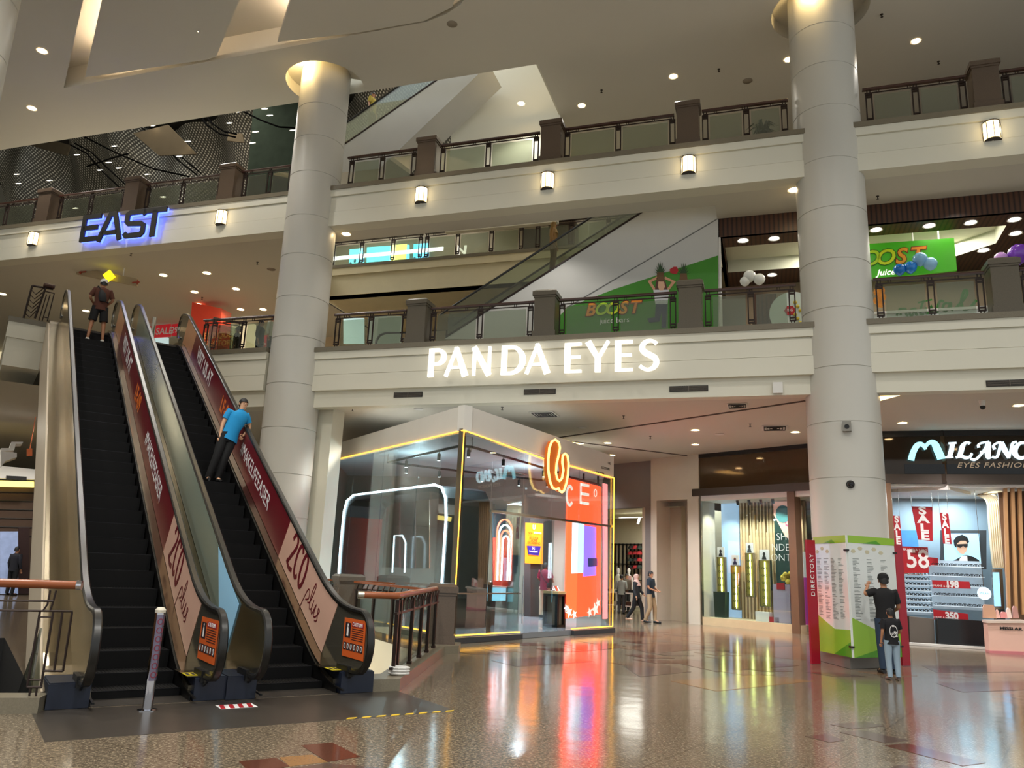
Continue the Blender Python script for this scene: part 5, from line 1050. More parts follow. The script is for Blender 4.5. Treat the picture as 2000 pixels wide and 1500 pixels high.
for strokes in ([([(820, 290), (940, 282)], [.05, .05]), ([(880, 290), (862, 400), (830, 500)], [.11, .12, .1]), ([(770, 508), (890, 500)], [.05, .06])],
                [([(1150, 300), (1120, 275), (1070, 290), (1035, 340), (1010, 430), (985, 500)], [.09, .05, .08, .12, .12, .1]), ([(935, 510), (1010, 492), (1080, 512), (1140, 505), (1180, 465), (1160, 450)], [.06, .07, .09, .07, .05, .06])],
                [([(1290, 355), (1285, 315), (1330, 285), (1450, 262)], [.07, .06, .05, .05]), ([(1440, 265), (1370, 400), (1290, 500), (1225, 545), (1160, 530)], [.05, .06, .06, .07, .06]), ([(1440, 268), (1430, 400), (1440, 500), (1480, 500)], [.12, .14, .13, .05]), ([(1310, 420), (1430, 420)], .05)],
                [([(1540, 385), (1520, 330), (1570, 285), (1640, 270)], [.07, .06, .05, .06]), ([(1640, 270), (1610, 400), (1570, 505), (1500, 500)], [.07, .07, .06, .06]), ([(1640, 272), (1700, 400), (1760, 520)], [.11, .13, .06]), ([(1760, 520), (1790, 400), (1820, 290), (1880, 268)], [.05, .06, .07, .06])],
                [([(2010, 280), (1930, 290), (1860, 370), (1855, 450), (1910, 510), (2000, 510), (2080, 450), (2100, 370), (2060, 290), (2010, 280)], [.06, .08, .12, .13, .1, .08, .12, .13, .08, .06])]):
    b_ = MB()
    for pts, w in strokes: px_stroke(b_, FF, MN - .1, pts, w if isinstance(w, list) else [w] * len(pts), **K)
    b_.build('script_letter', ICEW, sg)
x, z = mx_(1905, 909, MN - .06); text('sign_subtitle', 'EYES FASHION', .2, FF @ T(x + .42, MN - .06, z), mat('bronze_letter', '#b39d84', .4, emit=.25, noise=0), sg, .004, 0, .3, xs=1.25, space=1.1)
x, z = mx_(1771, 838, MN - .06); text('sign_heading', 'KEDAI OPTIK', .14, FF @ T(x, MN - .06, z), mat('dim_grey_letter', '#77716c', .4, noise=0), sg, .003, .002, xs=1.15, space=1.15)
# reflections lie in the panel itself; window row of dark glass in the sign zone
x0, z1 = mx_(1766, 907); b_ = MB(); b_.box(x0, 7.5, MN - .03, MN, 4.64, z1); struct('trim_89', b_, mat('black_glass_strip', '#0c0b0d', .05, .2, noise=0), FF)
# ceiling discs inside
for px, py in ((1751, 961), (1792, 960), (1826, 962), (1872, 961)):
    p = at_z(px, py, 4.27); light_disc(T(p.x, p.y, 4.275), 'round cool downlight inside the optician', 'downlights inside the optician', .14, COOL)
lamp('AREA', 'optician_light', FF @ Vector((3.6, 7.4, 4.2)), 170, (.82, .94, 1), 2.2)
# hanging SALE banners
def sale(pts, n, label):
    t = thing('sale_banner', label, 'banner', T(), 'SALE banners hanging in the optician')
    qs(FF, n, pts, .02, 'banner_cloth', RED, t)
    for p_ in pts[:2]: x, z = on(FF, n - .01, *p_); b_ = MB(); b_.tube([(x, n - .01, z - .01), (x, n - .01, 4.28)], .005, 5); b_.build('cord', STEEL, t, FF)
    cx = [(pts[0][0] + pts[1][0]) / 2, (pts[3][0] + pts[2][0]) / 2]; cy = [(pts[0][1] + pts[1][1]) / 2, (pts[3][1] + pts[2][1]) / 2]
    for k, ch in enumerate('SALE'):
        f = .13 + k * .25; px, py = cx[0] + (cx[1] - cx[0]) * f, cy[0] + (cy[1] - cy[0]) * f; x, z = on(FF, n - .025, px, py)
        wpx = abs(pts[1][0] - pts[0][0]); h = on(FF, n, px, cy[0])[1] - on(FF, n, px, cy[1])[1]
        text('banner_lettering', ch, h * .31, FF @ T(x, n - .026, z), WHT, t, .001, .012, xs=1.45 if wpx > 30 else .9)
sale([(1780, 989), (1821, 990), (1822, 1057), (1793, 1054)], 6.4, 'wide red SALE banner hanging in the middle of the optician window'); sale([(1744, 1007), (1757, 1008), (1762, 1066), (1748, 1064)], 6.2, 'narrow red SALE banner beside the column at the directory'); sale([(1835, 1001), (1852, 1003), (1859, 1063), (1842, 1062)], 6.3, 'narrow red SALE banner overlapping the portrait light box')
# portrait light box
lb = thing('portrait_light_box', 'backlit portrait of a man in sunglasses and black suit in the optician', 'light box', T())
qs(FF, 8.3, rc(1836, 1036, 1925, 1112), .1, 'frame', mat('grey_frame', '#3c4144', .4), lb)
qs(FF, 8.18, [(1842, 1042), (1912, 1042), (1916, 1101), (1845, 1101)], .02, 'picture', mat('sky_blue_picture', '#8cc3dc', .4, emit=.9, noise=.12, scale=1), lb)
def pic(n, pts, mm, nm='printed_portrait'): return qs(FF, n, pts, .006, nm, mm, lb)
INK = mat('suit_ink', '#101216', .5, noise=0); SKIN = mat('portrait_skin', '#c9a288', .5, emit=.35, noise=.05)
pic(8.15, [(1858, 1101), (1862, 1095), (1874, 1089), (1881, 1085), (1888, 1084), (1902, 1088), (1912, 1094), (1915, 1101)], INK, 'printed_suit')
pic(8.14, [(1874, 1092), (1878, 1086), (1889, 1085), (1890, 1100), (1873, 1100)], WHT, 'printed_shirt')
pic(8.13, [(1868, 1062), (1870, 1054), (1880, 1051), (1890, 1056), (1890, 1068), (1887, 1078), (1881, 1083), (1874, 1080), (1869, 1073)], SKIN)
pic(8.12, [(1864, 1066), (1862, 1056), (1868, 1048), (1879, 1044), (1889, 1049), (1893, 1058), (1890, 1062), (1886, 1056), (1876, 1056), (1869, 1062), (1868, 1070)], INK, 'printed_hair')
pic(8.11, [(1869, 1063), (1890, 1062), (1890, 1067), (1886, 1070), (1881, 1066), (1876, 1070), (1870, 1068)], INK, 'printed_sunglasses')
# the poster with 58 and price strips
def price(pts, n, num, label, sx, size, small=None):
    t = thing('price_sign', label, 'sign', T()); qs(FF, n, pts, .02, 'backing', RED, t)
    cx = sum(p[0] for p in pts) / 4; cy = sum(p[1] for p in pts) / 4; x, z = on(FF, n - .03, cx + sx, cy)
    text('price_figure', num, size, FF @ T(x, n - .03, z), WHT, t, .002, .012, xs=.85)
    if small: x2, z2 = on(FF, n - .03, cx - sx * 2 - 12, cy + 3); text('price_lettering', small, size * .3, FF @ T(x2, n - .03, z2), WHT, t, .001)
    return t
t = price([(1760, 1067), (1812, 1069), (1814, 1119), (1763, 1119)], 6.8, '58', 'large red price sign reading 58 behind the directory', 5, .72)
x, z = on(FF, 6.76, 1787, 1074); text('price_lettering', 'FRAME & LENS', .1, FF @ T(x, 6.76, z), WHT, t, .001)
price([(1820, 1133), (1893, 1136), (1896, 1150), (1822, 1148)], 7.0, '198', 'red strip with price 198 across the eyewear shelf', 2, .26, 'FRAME & LENS'); price([(1822, 1190), (1890, 1199), (1892, 1215), (1824, 1210)], 7.0, '350', 'red strip with price 350 below the eyewear shelf', 2, .26, 'FRAME & LENS')
b_ = MB(); qp(b_, FF, 7.4, [(1812, 1088), (1832, 1090), (1832, 1106), (1813, 1106)]); tag(b_.build('price_sign', RED, None, FF), 'plain red card right of the price sign 58', 'sign')
# shelves full of glasses
def eyeshelf(n, x0, x1, zs, label, back):
    t = thing('eyewear_shelf', label, 'shelf', FF); b_ = MB(); b_.box(x0, x1, n + .3, n + .34, zs[0] - .1, zs[-1] + .16); b_.build('back_panel', back, t)
    for z in zs: b_ = MB(); b_.box(x0, x1, n, n + .3, z - .02, z); b_.build('shelf', mat('lit_glass_shelf', '#c9d8e0', .2, emit=.35, noise=0), t)
    return t
GLS = None
def specs(M, i, lab, grp):
    global GLS
    if GLS is None:
        g = MB()
        for s in (-1, 1): g.ribbon(arcp(s * .033, 0, .03, .022, 0, 360, 8)[:-1], .01, .006, 0, None, True, True); g.box(s * .065 - .003, s * .065 + .003, 0, .13, 0, .006)
        g.box(-.01, .01, -.006, 0, .004, .01); GLS = g.build('spectacles', BLACK); o = GLS
    else: o = GLS.copy(); COL.objects.link(o)
    o.matrix_world = M; tag(o, lab, 'glasses', grp)
xa, za = on(FF, 7.3, 1770, 1200); xb, zb = on(FF, 7.3, 1818, 1130)
zs = [za + .1 + k * (zb - za) / 7 for k in range(8)]
eyeshelf(7.3, xa, xb, zs, 'tall lit eyewear wall shelf behind the price sign 58', mat('bright_shelf_back', '#9aa8b2', .5, emit=.28, noise=.2, scale=6))
for z in zs:
    for k in range(6): specs(FF @ T(xa + .08 + k * (xb - xa - .1) / 6, 7.35, z + .03) @ SC(1.3, 1.3, 1.6), k, 'dark glasses on the tall lit eyewear wall shelf', 'glasses on the tall wall shelf')
xa, za = on(FF, 7.2, 1826, 1190); xb, zb = on(FF, 7.2, 1922, 1112); zs = [za + .12 + k * (zb - za) / 4.2 for k in range(5)]
eyeshelf(7.2, xa, xb, zs, 'wide lit eyewear shelf under the portrait light box', MATS['bright_shelf_back'])
for z in zs:
    for k in range(10): specs(FF @ T(xa + .1 + k * (xb - xa - .1) / 10, 7.25, z + .03) @ SC(1.3, 1.3, 1.6), k, 'glasses on the wide shelf under the portrait light box', 'glasses on the wide lit shelf')
b_ = MB(); qp(b_, FF, 7.0, [(1772, 1203), (1820, 1208), (1822, 1259), (1774, 1256)], .3); tag(b_.build('display_cabinet', mat('grey_cabinet', '#6d655c', .4), None, FF), 'grey cabinet under the tall eyewear wall shelf', 'cabinet')
b_ = MB(); qp(b_, FF, 6.75, [(1826, 1206), (1920, 1212), (1920, 1262), (1828, 1257)], .4); tag(b_.build('display_counter', mat('black_counter', '#0f1216', .2), None, FF), 'black counter under the wide eyewear shelf', 'counter')
b_ = MB(); b_.box(2.2, 6.3, 6.0, 6.3, 0.004, .06); tag(b_.build('threshold_strip', WHITE, None, FF), 'pale threshold strip in front of the optician counters', 'threshold')
b_ = MB(); x, z = on(FF, 6.6, 1787, 1128); 
text('brand_lettering', 'OAKLEY', .14, FF @ T(x, 7.2, z + .12), WHT, thing('shelf_heading', 'white lettering OAKLEY above the tall eyewear shelf', 'sign', T()), .002, .004, xs=1.3)
t = thing('round_sign', 'round pale blue hanging sign beside the wide eyewear shelf', 'sign', T()); x, z = on(FF, 6.5, 1922, 1159)
b_ = MB(); b_.prism([(x + .17 * math.cos(a / 20 * 6.2832), z + .17 * math.sin(a / 20 * 6.2832)) for a in range(20)], 6.47, 6.5, 0, FF, 'y'); b_.build('disc', mat('pale_disc', '#cfe9f2', .4, emit=.7, noise=0), t); text('sign_lettering', 'MILAN', .08, FF @ T(x, 6.46, z), mat('teal_ink', '#2c8fa8', .4, noise=0), t, .001)
b_ = MB(); b_.tube([FF @ Vector((x, 6.48, z + .17)), FF @ Vector((x, 6.48, 4.28))], .006, 5); b_.build('cord', STEEL, t)
# curved wooden fins and the slatted wing
cf = thing('curved_wood_fins', 'pale wooden fins curving out from the optician ceiling', 'panel', T())
for k in range(7):
    pts = [(1907 + k * 4, 968 - k * .4), (1921 + k * 4, 973), (1928 + k * 4, 984), (1930 + k * 4.2, 1010), (1936 + k * 4, 1080), (1940 + k * 4, 1110)]
    P = [on(FF, 7.6 - k * .12, *p) for p in pts]; b_ = MB(); b_.ribbon(P, .035, .22, 0, FF @ T(0, 7.6 - k * .12, 0)); b_.build('fin', lp, cf)
wg = thing('slatted_wing', 'vertical wooden slat wing at the right end of the optician', 'panel', T())
qs(FF, 6.0, [(1948, 962), (2030, 958), (2030, 1250), (1978, 1250), (1960, 1100)], .05, 'backing', mat('wing_backing', '#7a5b40', .5, noise=.1), wg)
for k in range(6):
    x = 1958 + k * 14; qs(FF, 5.9, [(x, 955), (x + 7, 955), (x + 14, 1200), (x + 8, 1200)], .12, 'slat', mat('warm_oak', '#b98d5e', .45, noise=.12, scale=4), wg)
# pink cosmetics counter
pk = thing('cosmetics_counter', 'pale pink counter at the right edge before the optician', 'counter', T())
qs(FF, 5.3, [(1920, 1213), (1991, 1214), (1993, 1271), (1924, 1270)], .45, 'body', mat('pale_pink', '#e9bfae', .4), pk); qs(FF, 5.28, [(1924, 1268), (1994, 1270), (1993, 1281), (1926, 1277)], .45, 'base', mat('deep_pink', '#d07f85', .4), pk)
qs(FF, 5.3, [(1918, 1210), (1993, 1210), (1993, 1215), (1918, 1215)], .5, 'counter_top', mat('light_top', '#dccabc', .3), pk)
x, z = on(FF, 4.8, 1975, 1228); text('counter_lettering', 'MISSLAR', .09, FF @ T(x, 4.82, z), BLACK, pk, .001, .004, xs=1.5)
for k, (px, w, h, c, nm) in enumerate(((1934, .3, .34, '#c79c80', 'tan sample rack'), (1950, .1, .22, '#e6b7aa', 'small pink bottle'), (1962, .16, .16, '#d98f8c', 'pink carton'), (1972, .12, .26, '#e9cfc4', 'pale pink bottle'), (1985, .14, .3, '#b98a80', 'rose tester stand'))):
    x, z = on(FF, 5.0, px, 1210); b_ = MB(); b_.prism([(-w / 2, 0), (w / 2, 0), (w / 2 - .02, h * .8), (w / 2 - .05, h), (-w / 2 + .05, h), (-w / 2 + .02, h * .8)], -.05, .05, 0, None, 'y'); tag(b_.build('cosmetic_item', mat('cosm_%d' % k, c, .35), None, FF @ T(x, 5.05, z + .03)), nm + ' on the pink cosmetics counter', 'cosmetics')
hb = thing('upright_showcase', 'narrow lit showcase with blue pictures right of the round sign', 'showcase', T()); qs(FF, 6.6, [(1936, 1112), (1956, 1112), (1960, 1190), (1940, 1190)], .1, 'frame', STEEL, hb); qs(FF, 6.6, [(1940, 1190), (1960, 1190), (1965, 1258), (1945, 1258)], .12, 'plinth', DARK, hb); qs(FF, 6.48, [(1939, 1118), (1951, 1118), (1955, 1184), (1942, 1184)], .02, 'picture', mat('blue_picture', '#7fb6e0', .4, emit=1, noise=.35, scale=9), hb)
b_ = MB(); qp(b_, FF, 8.7, [(1752, 1036), (1790, 1036), (1794, 1068), (1757, 1068)]); tag(b_.build('wall_poster', mat('blue_poster', '#3f79b0', .4, emit=.5, noise=.4, scale=3), None, FF), 'blue poster on the rear wall of the optician', 'poster')

# ================================================================ DIRECTORY around the right column
dr = thing('directory_board', 'green and white directory boards with red side fins around the right column', 'directory', T())
dpts = [(1597, 1286), (1666, 1297), (1757, 1298)]
G3 = [at_z(1600, 1293), at_z(1668, 1309), at_z(1764, 1306)]
LIME = mat('lime_print', '#8ab432', .25, emit=.05, noise=.05); GRN = mat('leaf_green_print', '#4f9a22', .25, noise=.03); BOARD = mat('board_white', '#dfe4e2', .15, noise=.02)
for i in range(2):
    a, c = G3[i], G3[i + 1]; Fd = frame((a.x, a.y), (c.x - a.x, c.y - a.y)); L = (c - a).length; w = L - .03
    b_ = MB(); b_.box(.015, w, -.01, .02, .22, 2.5); b_.build('board', BOARD, dr, Fd)
    b_ = MB(); b_.prism([(.015, 2.36), (w, 2.36), (w, 2.5), (.015, 2.5)], -.014, -.01, 0, None, 'y'); b_.build('printed_band', LIME, dr, Fd); b_ = MB(); b_.prism([(.015, .22), (w, .22), (w, .72), (w * .55, .7), (.015, .95)], -.014, -.01, 0, None, 'y'); b_.build('printed_band', LIME, dr, Fd)
    b_ = MB(); b_.prism([(.015 if i else w * .5, .22), (w, .22), (w, .5)], -.018, -.014, 0, None, 'y'); b_.prism([(w * .3, 2.36), (w * .7, 2.36), (w * .6, 2.43)], -.018, -.014, 0, None, 'y'); b_.build('printed_wedge', GRN, dr, Fd)
    b_ = MB(); random.seed(i)
    for q in range(3 if i else 4):
        x = .12 + q * (w - .16) / (3 if i else 4)
        for r_ in range(44):
            if random.random() < .85: b_.box(x, x + random.uniform(.08, .2), -.0125, -.01, 2.05 - r_ * .027, 2.062 - r_ * .027)
    tag(b_.build('listing_text', mat('listing_ink', '#8b9290', .5, noise=0), dr, Fd), kind='stuff')
    b_ = MB()
    for q in range(5 if i else 3): b_.prism([(.15 + q * .2 + .07 * math.cos(g_), 2.2 + (.06 if q % 2 else 0) + .04 * math.sin(g_)) for g_ in [k_ * 1.047 for k_ in range(6)]], -.0125, -.01, 0, None, 'y')
    tag(b_.build('map_print', mat('map_tan', '#c9c3a6', .5, noise=0), dr, Fd), kind='stuff')
    for z in (.4, 2.2):
        b_ = MB(); b_.box(w - .06, w + .05, -.03, .03, z, z + .03); b_.build('clip', BLACK, dr, Fd)
a = G3[0]; z1 = 2.42
for (p, q, nm) in ((at_z(1586, 1297), at_z(1603, 1297), 1), (at_z(1764, 1301), at_z(1779, 1301), 0)):
    Fd = frame((p.x, p.y), (q.x - p.x, q.y - p.y)); L = max((q - p).length, .16); b_ = MB(); b_.box(0, L, 0, .05, 0.005, z1); b_.build('side_fin', mat('crimson_fin', '#a5142c', .35, noise=.03), dr, Fd)
    if nm:
        X = Vector((0, 0, 1)); M_ = Fd @ T(L * .5, -.006, 1.72) @ RY(-90); text('fin_lettering', 'DIRECTORY', .13, M_, WHT, dr, .001, .001, space=1.25)
b_ = MB(); b_.prism([(G3[0].x + .1, G3[0].y + .15), (G3[1].x, G3[1].y + .15), (G3[2].x - .1, G3[2].y + .15), (G3[2].x - .1, G3[2].y + .3), (G3[0].x + .1, G3[0].y + .35)], 0.004, .22); b_.build('base', mat('stone_base', '#6f6b66', .3, noise=.1), dr)
# ================================================================ ESCALATORS seen side-on behind the galleries
def side_escalator(name, deck, body, label, n, seam=None, rail_up=1.0, z_lift=0):
    "deck: pixel line of the truss top; body: pixel polygon of the white truss side"
    t = thing('escalator', label, 'escalator', FF)
    a, c = on(FF, n, *deck[0]), on(FF, n, *deck[1])
    P = [on(FF, n, *p) for p in body]; b_ = MB(); b_.prism(P, n, n + 1.3, 0, None, 'y'); b_.build('truss_side', mat('truss_white', '#c9c8c4', .45, noise=.02), t)
    d = Vector(c) - Vector(a); L = d.length; d.normalize(); m_ = Vector((-d.y, d.x))
    A = Vector(a); Cc = Vector(c)
    b_ = MB(); b_.prism([A, Cc, Cc + Vector((0, .92)), A + Vector((0, .92))], n + .1, n + .12, 0, None, 'y'); b_.build('glass_panel', GLASS, t)
    b_ = MB(); b_.tube([(A.x - .3, n + .11, A.y + .75), (A.x, n + .11, A.y + .95), (Cc.x, n + .11, Cc.y + .95), (Cc.x + .6, n + .11, Cc.y + 1.0)], .035, 8); b_.build('handrail', RUBBER, t)
    b_ = MB(); b_.prism([A, Cc, Cc + m_ * .05, A + m_ * .05], n - .02, n + .2, 0, None, 'y'); b_.build('deck_trim', IRON, t)
    b_ = MB(); b_.prism([A, Cc, Cc + Vector((0, .92)), A + Vector((0, .92))], n + 1.15, n + 1.17, 0, None, 'y'); b_.build('glass_panel', GLASS, t)
    b_ = MB(); b_.tube([(A.x - .3, n + 1.16, A.y + .75), (A.x, n + 1.16, A.y + .95), (Cc.x, n + 1.16, Cc.y + .95), (Cc.x + .6, n + 1.16, Cc.y + 1.0)], .035, 8); b_.build('handrail', RUBBER, t)
    if seam:
        b_ = MB(); p, q = on(FF, n, *seam[0]), on(FF, n, *seam[1]); p, q = Vector(p), Vector(q); w = (q - p).normalized(); w = Vector((-w.y, w.x)) * .015; b_.prism([p - w, q - w, q + w, p + w], n - .008, n, 0, None, 'y'); b_.build('panel_seam', mat('seam_grey', '#6e6e6c', .6, noise=0), t)
    return t
side_escalator('e', [(872, 659), (1262, 411)], [(868, 662), (1262, 411), (1404, 395), (1404, 662)], 'escalator rising behind the lower gallery with tall white side wall', 2.0, [(1100, 605), (1404, 426)])
side_escalator('e', [(640, 306), (880, 139)], [(640, 306), (900, 125), (955, 125), (780, 292), (740, 330), (640, 340)], 'upper escalator rising through the ceiling void behind the top gallery', 2.0)
# green juice graphic on the white wall
WN = 1.98
gr = thing('wall_graphic', 'green juice bar graphic with jumping woman and pineapples on the white wall', 'wall graphic', T())
qs(FF, WN, [(1050, 660), (1110, 600), (1200, 565), (1403, 499), (1403, 650)], .01, 'green_field', mat('grass_green', '#3f8a22', .35, noise=.06), gr)
def wpoly(pts, c, nm='printed_shape', n=WN - .012, d=.004, emit=0): return qs(FF, n, pts, d, nm, mat('print_' + c.strip('#'), c, .5, noise=0, emit=emit), gr)
for (x, y, s_) in ((1290, 536, 1), (1335, 538, 1)):
    for k in range(9):
        a = math.radians(15 + k * 18.75); wpoly([(x - 3, y), (x + 3, y), (x + 13 * math.cos(a), y - 26 * math.sin(a) * (1 if 2 < k < 6 else .8))], '#2b4a22', 'printed_leaf', WN - .014 - k * .0006)
    wpoly([(x - 6, y - 4), (x + 6, y - 4), (x + 8, y + 8), (x + 5, y + 20), (x - 5, y + 20), (x - 8, y + 8)], '#6a4a26', 'printed_pineapple', WN - .02)
wpoly([(1282, 548), (1299, 548), (1304, 566), (1298, 585), (1284, 580), (1279, 566)], '#5a2f20', 'printed_hair', WN - .022)
wpoly([(1286, 550), (1297, 550), (1299, 560), (1295, 567), (1288, 567), (1285, 560)], '#e3b391', 'printed_face', WN - .026)
wpoly([(1276, 566), (1307, 566), (1304, 594), (1280, 594)], '#d8d9dc', 'printed_shirt', WN - .024)
for p in ([(1278, 570), (1265, 549), (1283, 540), (1285, 545), (1272, 551), (1283, 568)], [(1304, 570), (1320, 550), (1299, 540), (1298, 545), (1312, 551), (1300, 568)]): wpoly(p, '#d39c78', 'printed_arm', WN - .02)
wpoly([(1281, 594), (1303, 594), (1301, 640), (1292, 640), (1292, 610), (1288, 628), (1268, 630), (1264, 622), (1279, 620)], '#1f3557', 'printed_jeans', WN - .025)
wpoly([(1316, 521), (1322, 521), (1325, 528), (1322, 535), (1316, 535), (1309, 533), (1308, 526)], '#b8202a', 'printed_badge', WN - .016)
def boost(F, n, px, py, size, par, back=None, sh=.25):
    x, z = on(F, n, px, py)
    for k, (ch, c) in enumerate(zip('BOOST', ['#f59a20', '#b9e01c', '#d7e81c', '#f5a623', '#f2901c'])):
        o = size * .62 * k
        text('logo_letter', ch, size, F @ T(x + o, n + .006, z), mat('logo_back', '#7d2a10', .5, noise=0) if k in (0, 3, 4) else mat('logo_dark_green', '#2d6a10', .5, noise=0), par, .002, .035, sh, xs=.95)
        text('logo_letter', ch, size, F @ T(x + o, n, z), mat('logo' + c.strip('#'), c, .4, noise=0, emit=back or 0), par, .002, .012, sh, xs=.95)
boost(FF, WN - .03, 1152, 606, .5, gr); x, z = on(FF, WN - .03, 1200, 626); text('logo_lettering', 'juice bars', .22, FF @ T(x, WN - .03, z), WHT, gr, .001)
# ---- juice bar
jb_w = mat('walnut_slats', '#6a412a', .4, noise=.2, scale=5)
m, nt, b = nodes_of('slatted_walnut', .4); tc = nt.nodes.new('ShaderNodeTexCoord'); wv = nt.nodes.new('ShaderNodeTexWave'); wv.inputs['Scale'].default_value = 2.6; wv.bands_direction = 'X'; wv.inputs['Distortion'].default_value = .3; nt.links.new(tc.outputs['Object'], wv.inputs[0])
r_ = ramp(nt, wv.outputs['Fac'], [(0, '#1d100b'), (.2, '#3e2517'), (.8, '#523220')]); nt.links.new(r_.outputs[0], b.inputs['Base Color']); WSL = m
b_ = MB(); b_.box(-2.43, 9, 2.0, 2.1, 10.7, 11.25); b_.box(-2.43, -2.33, 2.0, 6, 10.7, 11.25); struct('wall_juice_bar_fascia', b_, WSL, FF)
b_ = MB(); tess([[(-2.43, 2.0), (9, 2.0), (9, 6.5), (-2.43, 6.5)], [(-2.3, 2.75), (4.71, 2.8), (4.75, 3.97), (3.94, 4.71), (-2.3, 4.72)]], 10.7, b_); struct('ceiling_juice_bar', b_, WSL, FF)
b_ = MB(); b_.box(-2.32, 5, 2.7, 4.9, 11.1, 11.15); b_.quad((-2.3, 4.72, 10.7), (3.94, 4.71, 10.7), (3.94, 4.71, 11.1), (-2.3, 4.72, 11.1)); b_.quad((4.75, 3.97, 10.7), (3.94, 4.71, 10.7), (3.94, 4.71, 11.1), (4.75, 3.97, 11.1)); b_.quad((4.75, 3.97, 10.7), (4.71, 2.8, 10.7), (4.71, 2.8, 11.1), (4.75, 3.97, 11.1)); struct('ceiling_juice_bar_tray', b_, mat('tray_white', '#dcdcc8', .6, noise=.02), FF)
b_ = MB(); b_.box(-2.43, 9, 6.0, 6.2, 7.4, 10.7); struct('wall_juice_bar_rear', b_, mat('peach_wall', '#8f7c66', .6, noise=.03), FF)
b_ = MB(); b_.box(-2.43, -2.37, 2, 2.1, 7.4, 10.7); struct('trim_91', b_, WHITE, FF)
lamp('AREA', 'juice_bar_light', FF @ Vector((.5, 3.8, 11.05)), 60, (1, .95, .8), 1.6)
lamp('AREA', 'juice_bar_light', FF @ Vector((3.5, 3.8, 11.05)), 40, (1, .95, .8), 1.6)
for k, (px, py) in enumerate([(1451, 470), (1512, 466), (1711, 449), (1815, 441), (1896, 435), (1981, 429), (1984, 456), (1921, 489)]):
    p = at_z(px, py, 10.69); light_disc(T(p.x, p.y, 10.695), 'bright round downlight in the wooden juice bar soffit', 'downlights in the juice bar soffit', .13, mat('juice_lamp', '#fff6e0', emit=9, noise=0))
p = at_z(1508, 537, 10.69); light_disc(T(p.x, p.y, 10.695), 'downlight in the dark band above the white balloons', 'downlights in the juice bar soffit', .12, MATS['juice_lamp'])['label'] = 'bright round downlight in the wooden juice bar soffit'
js = thing('juice_sign', 'green hanging light box with juice bar logo right of the right column', 'sign', T())
qs(FF, 3.5, [(1690, 479), (1862, 467), (1868, 530), (1690, 548)], .08, 'box', mat('lit_green', '#3f9a1a', .4, emit=.22, noise=.03), js)
boost(FF, 3.38, 1668, 508, .62, js, .8); x, z = on(FF, 3.38, 1730, 532); text('logo_lettering', 'Juice', .24, FF @ T(x, 3.38, z), WHTE, js, .002, .004, .3)
for px in (1783, 1834): x, z = on(FF, 3.45, px, 473); b_ = MB(); b_.tube([(x, 3.45, z - .06), (x, 3.45, 11.1)], .02, 6); b_.build('hanger', WHITE, js, FF)
def balloon(F, n, px, py, r, c, label, grp):
    x, z = on(F, n, px, py); b_ = MB(); b_.lathe([(0, -1.12 * r), (.06 * r, -1.1 * r), (.03 * r, -1.02 * r), (.35 * r, -.9 * r), (.8 * r, -.5 * r), (r, .05 * r), (.9 * r, .5 * r), (.55 * r, .88 * r), (0, r)], 18)
    tag(b_.build('balloon', mat('balloon_' + c.strip('#'), c, .12, noise=.03), None, F @ T(x, n, z), True), label, 'balloon', grp)
for (px, py, r, c, nm) in ((1757, 527, .16, '#1c6fc4', 'deep blue balloon, left one below the logo'), (1778, 523, .17, '#2079cf', 'deep blue balloon, right one below the logo'), (1797, 507, .19, '#7fb2d8', 'pale blue balloon, upper one beside the logo'), (1817, 516, .18, '#8bbade', 'pale blue balloon, right one beside the logo')): balloon(FF, 3.15, px, py, r, c, nm, 'blue balloons by the juice sign')
for (px, py, r, c, nm) in ((1990, 497, .26, '#7a45b8', 'large purple balloon above the right granite pedestal'), (1955, 505, .16, '#c08fd0', 'small lilac balloon left of the large purple one')): balloon(FF, 2.6, px, py, r, c, nm, 'purple balloons')
for (px, py, r, nm) in ((1464, 540, .17, 'upper left'), (1483, 546, .16, 'right'), (1455, 550, .14, 'lower left')): balloon(FF, 2.4, px, py, r, '#e9ebe6', 'white balloon in the bunch over the railing, ' + nm, 'white balloons')
ct = thing('juice_counter', 'white juice counter with green handwritten word natural', 'counter', FF)
b_ = MB(); b_.box(1.0, 8, 3.0, 3.6, 7.4, 8.55); b_.build('body', mat('counter_white', '#dfe4e2', .3, emit=.0, noise=.02), ct); b_ = MB(); b_.box(.95, 8, 2.95, 3.7, 8.55, 8.62); b_.build('counter_top', WHITE, ct)
b_ = MB(); K2 = dict(sc=5.77, ox=1680, oy=380)
WG = mat('script_green', '#2c7a24', .5, noise=0)
for pts, w in (([(410, 1365), (440, 1300), (460, 1290), (455, 1360)], .06), ([(455, 1340), (480, 1290), (510, 1290), (520, 1350), (540, 1365)], .06), ([(610, 1290), (570, 1300), (560, 1350), (590, 1360), (620, 1290), (630, 1350), (650, 1350)], .06), ([(720, 1190), (690, 1260), (680, 1340), (720, 1345)], .06), ([(650, 1220), (810, 1185)], .05), ([(740, 1270), (740, 1330), (780, 1330), (800, 1260), (810, 1330)], .06), ([(870, 1330), (880, 1240), (910, 1200), (940, 1210)], .07), ([(1010, 1230), (950, 1230), (930, 1290), (970, 1310), (1020, 1230), (1020, 1290), (1050, 1300)], .07), ([(1080, 1280), (1190, 1150), (1200, 1085), (1170, 1090), (1140, 1200), (1160, 1290), (1230, 1280), (1310, 1190)], .08)):
    b_.ribbon([on(FF, 2.99, K2['ox'] + x / K2['sc'], K2['oy'] + y / K2['sc']) for x, y in pts], w * .9, .01, 0, T(0, 2.99, 0))
b_.build('script_lettering', WG, ct)
b_ = MB()
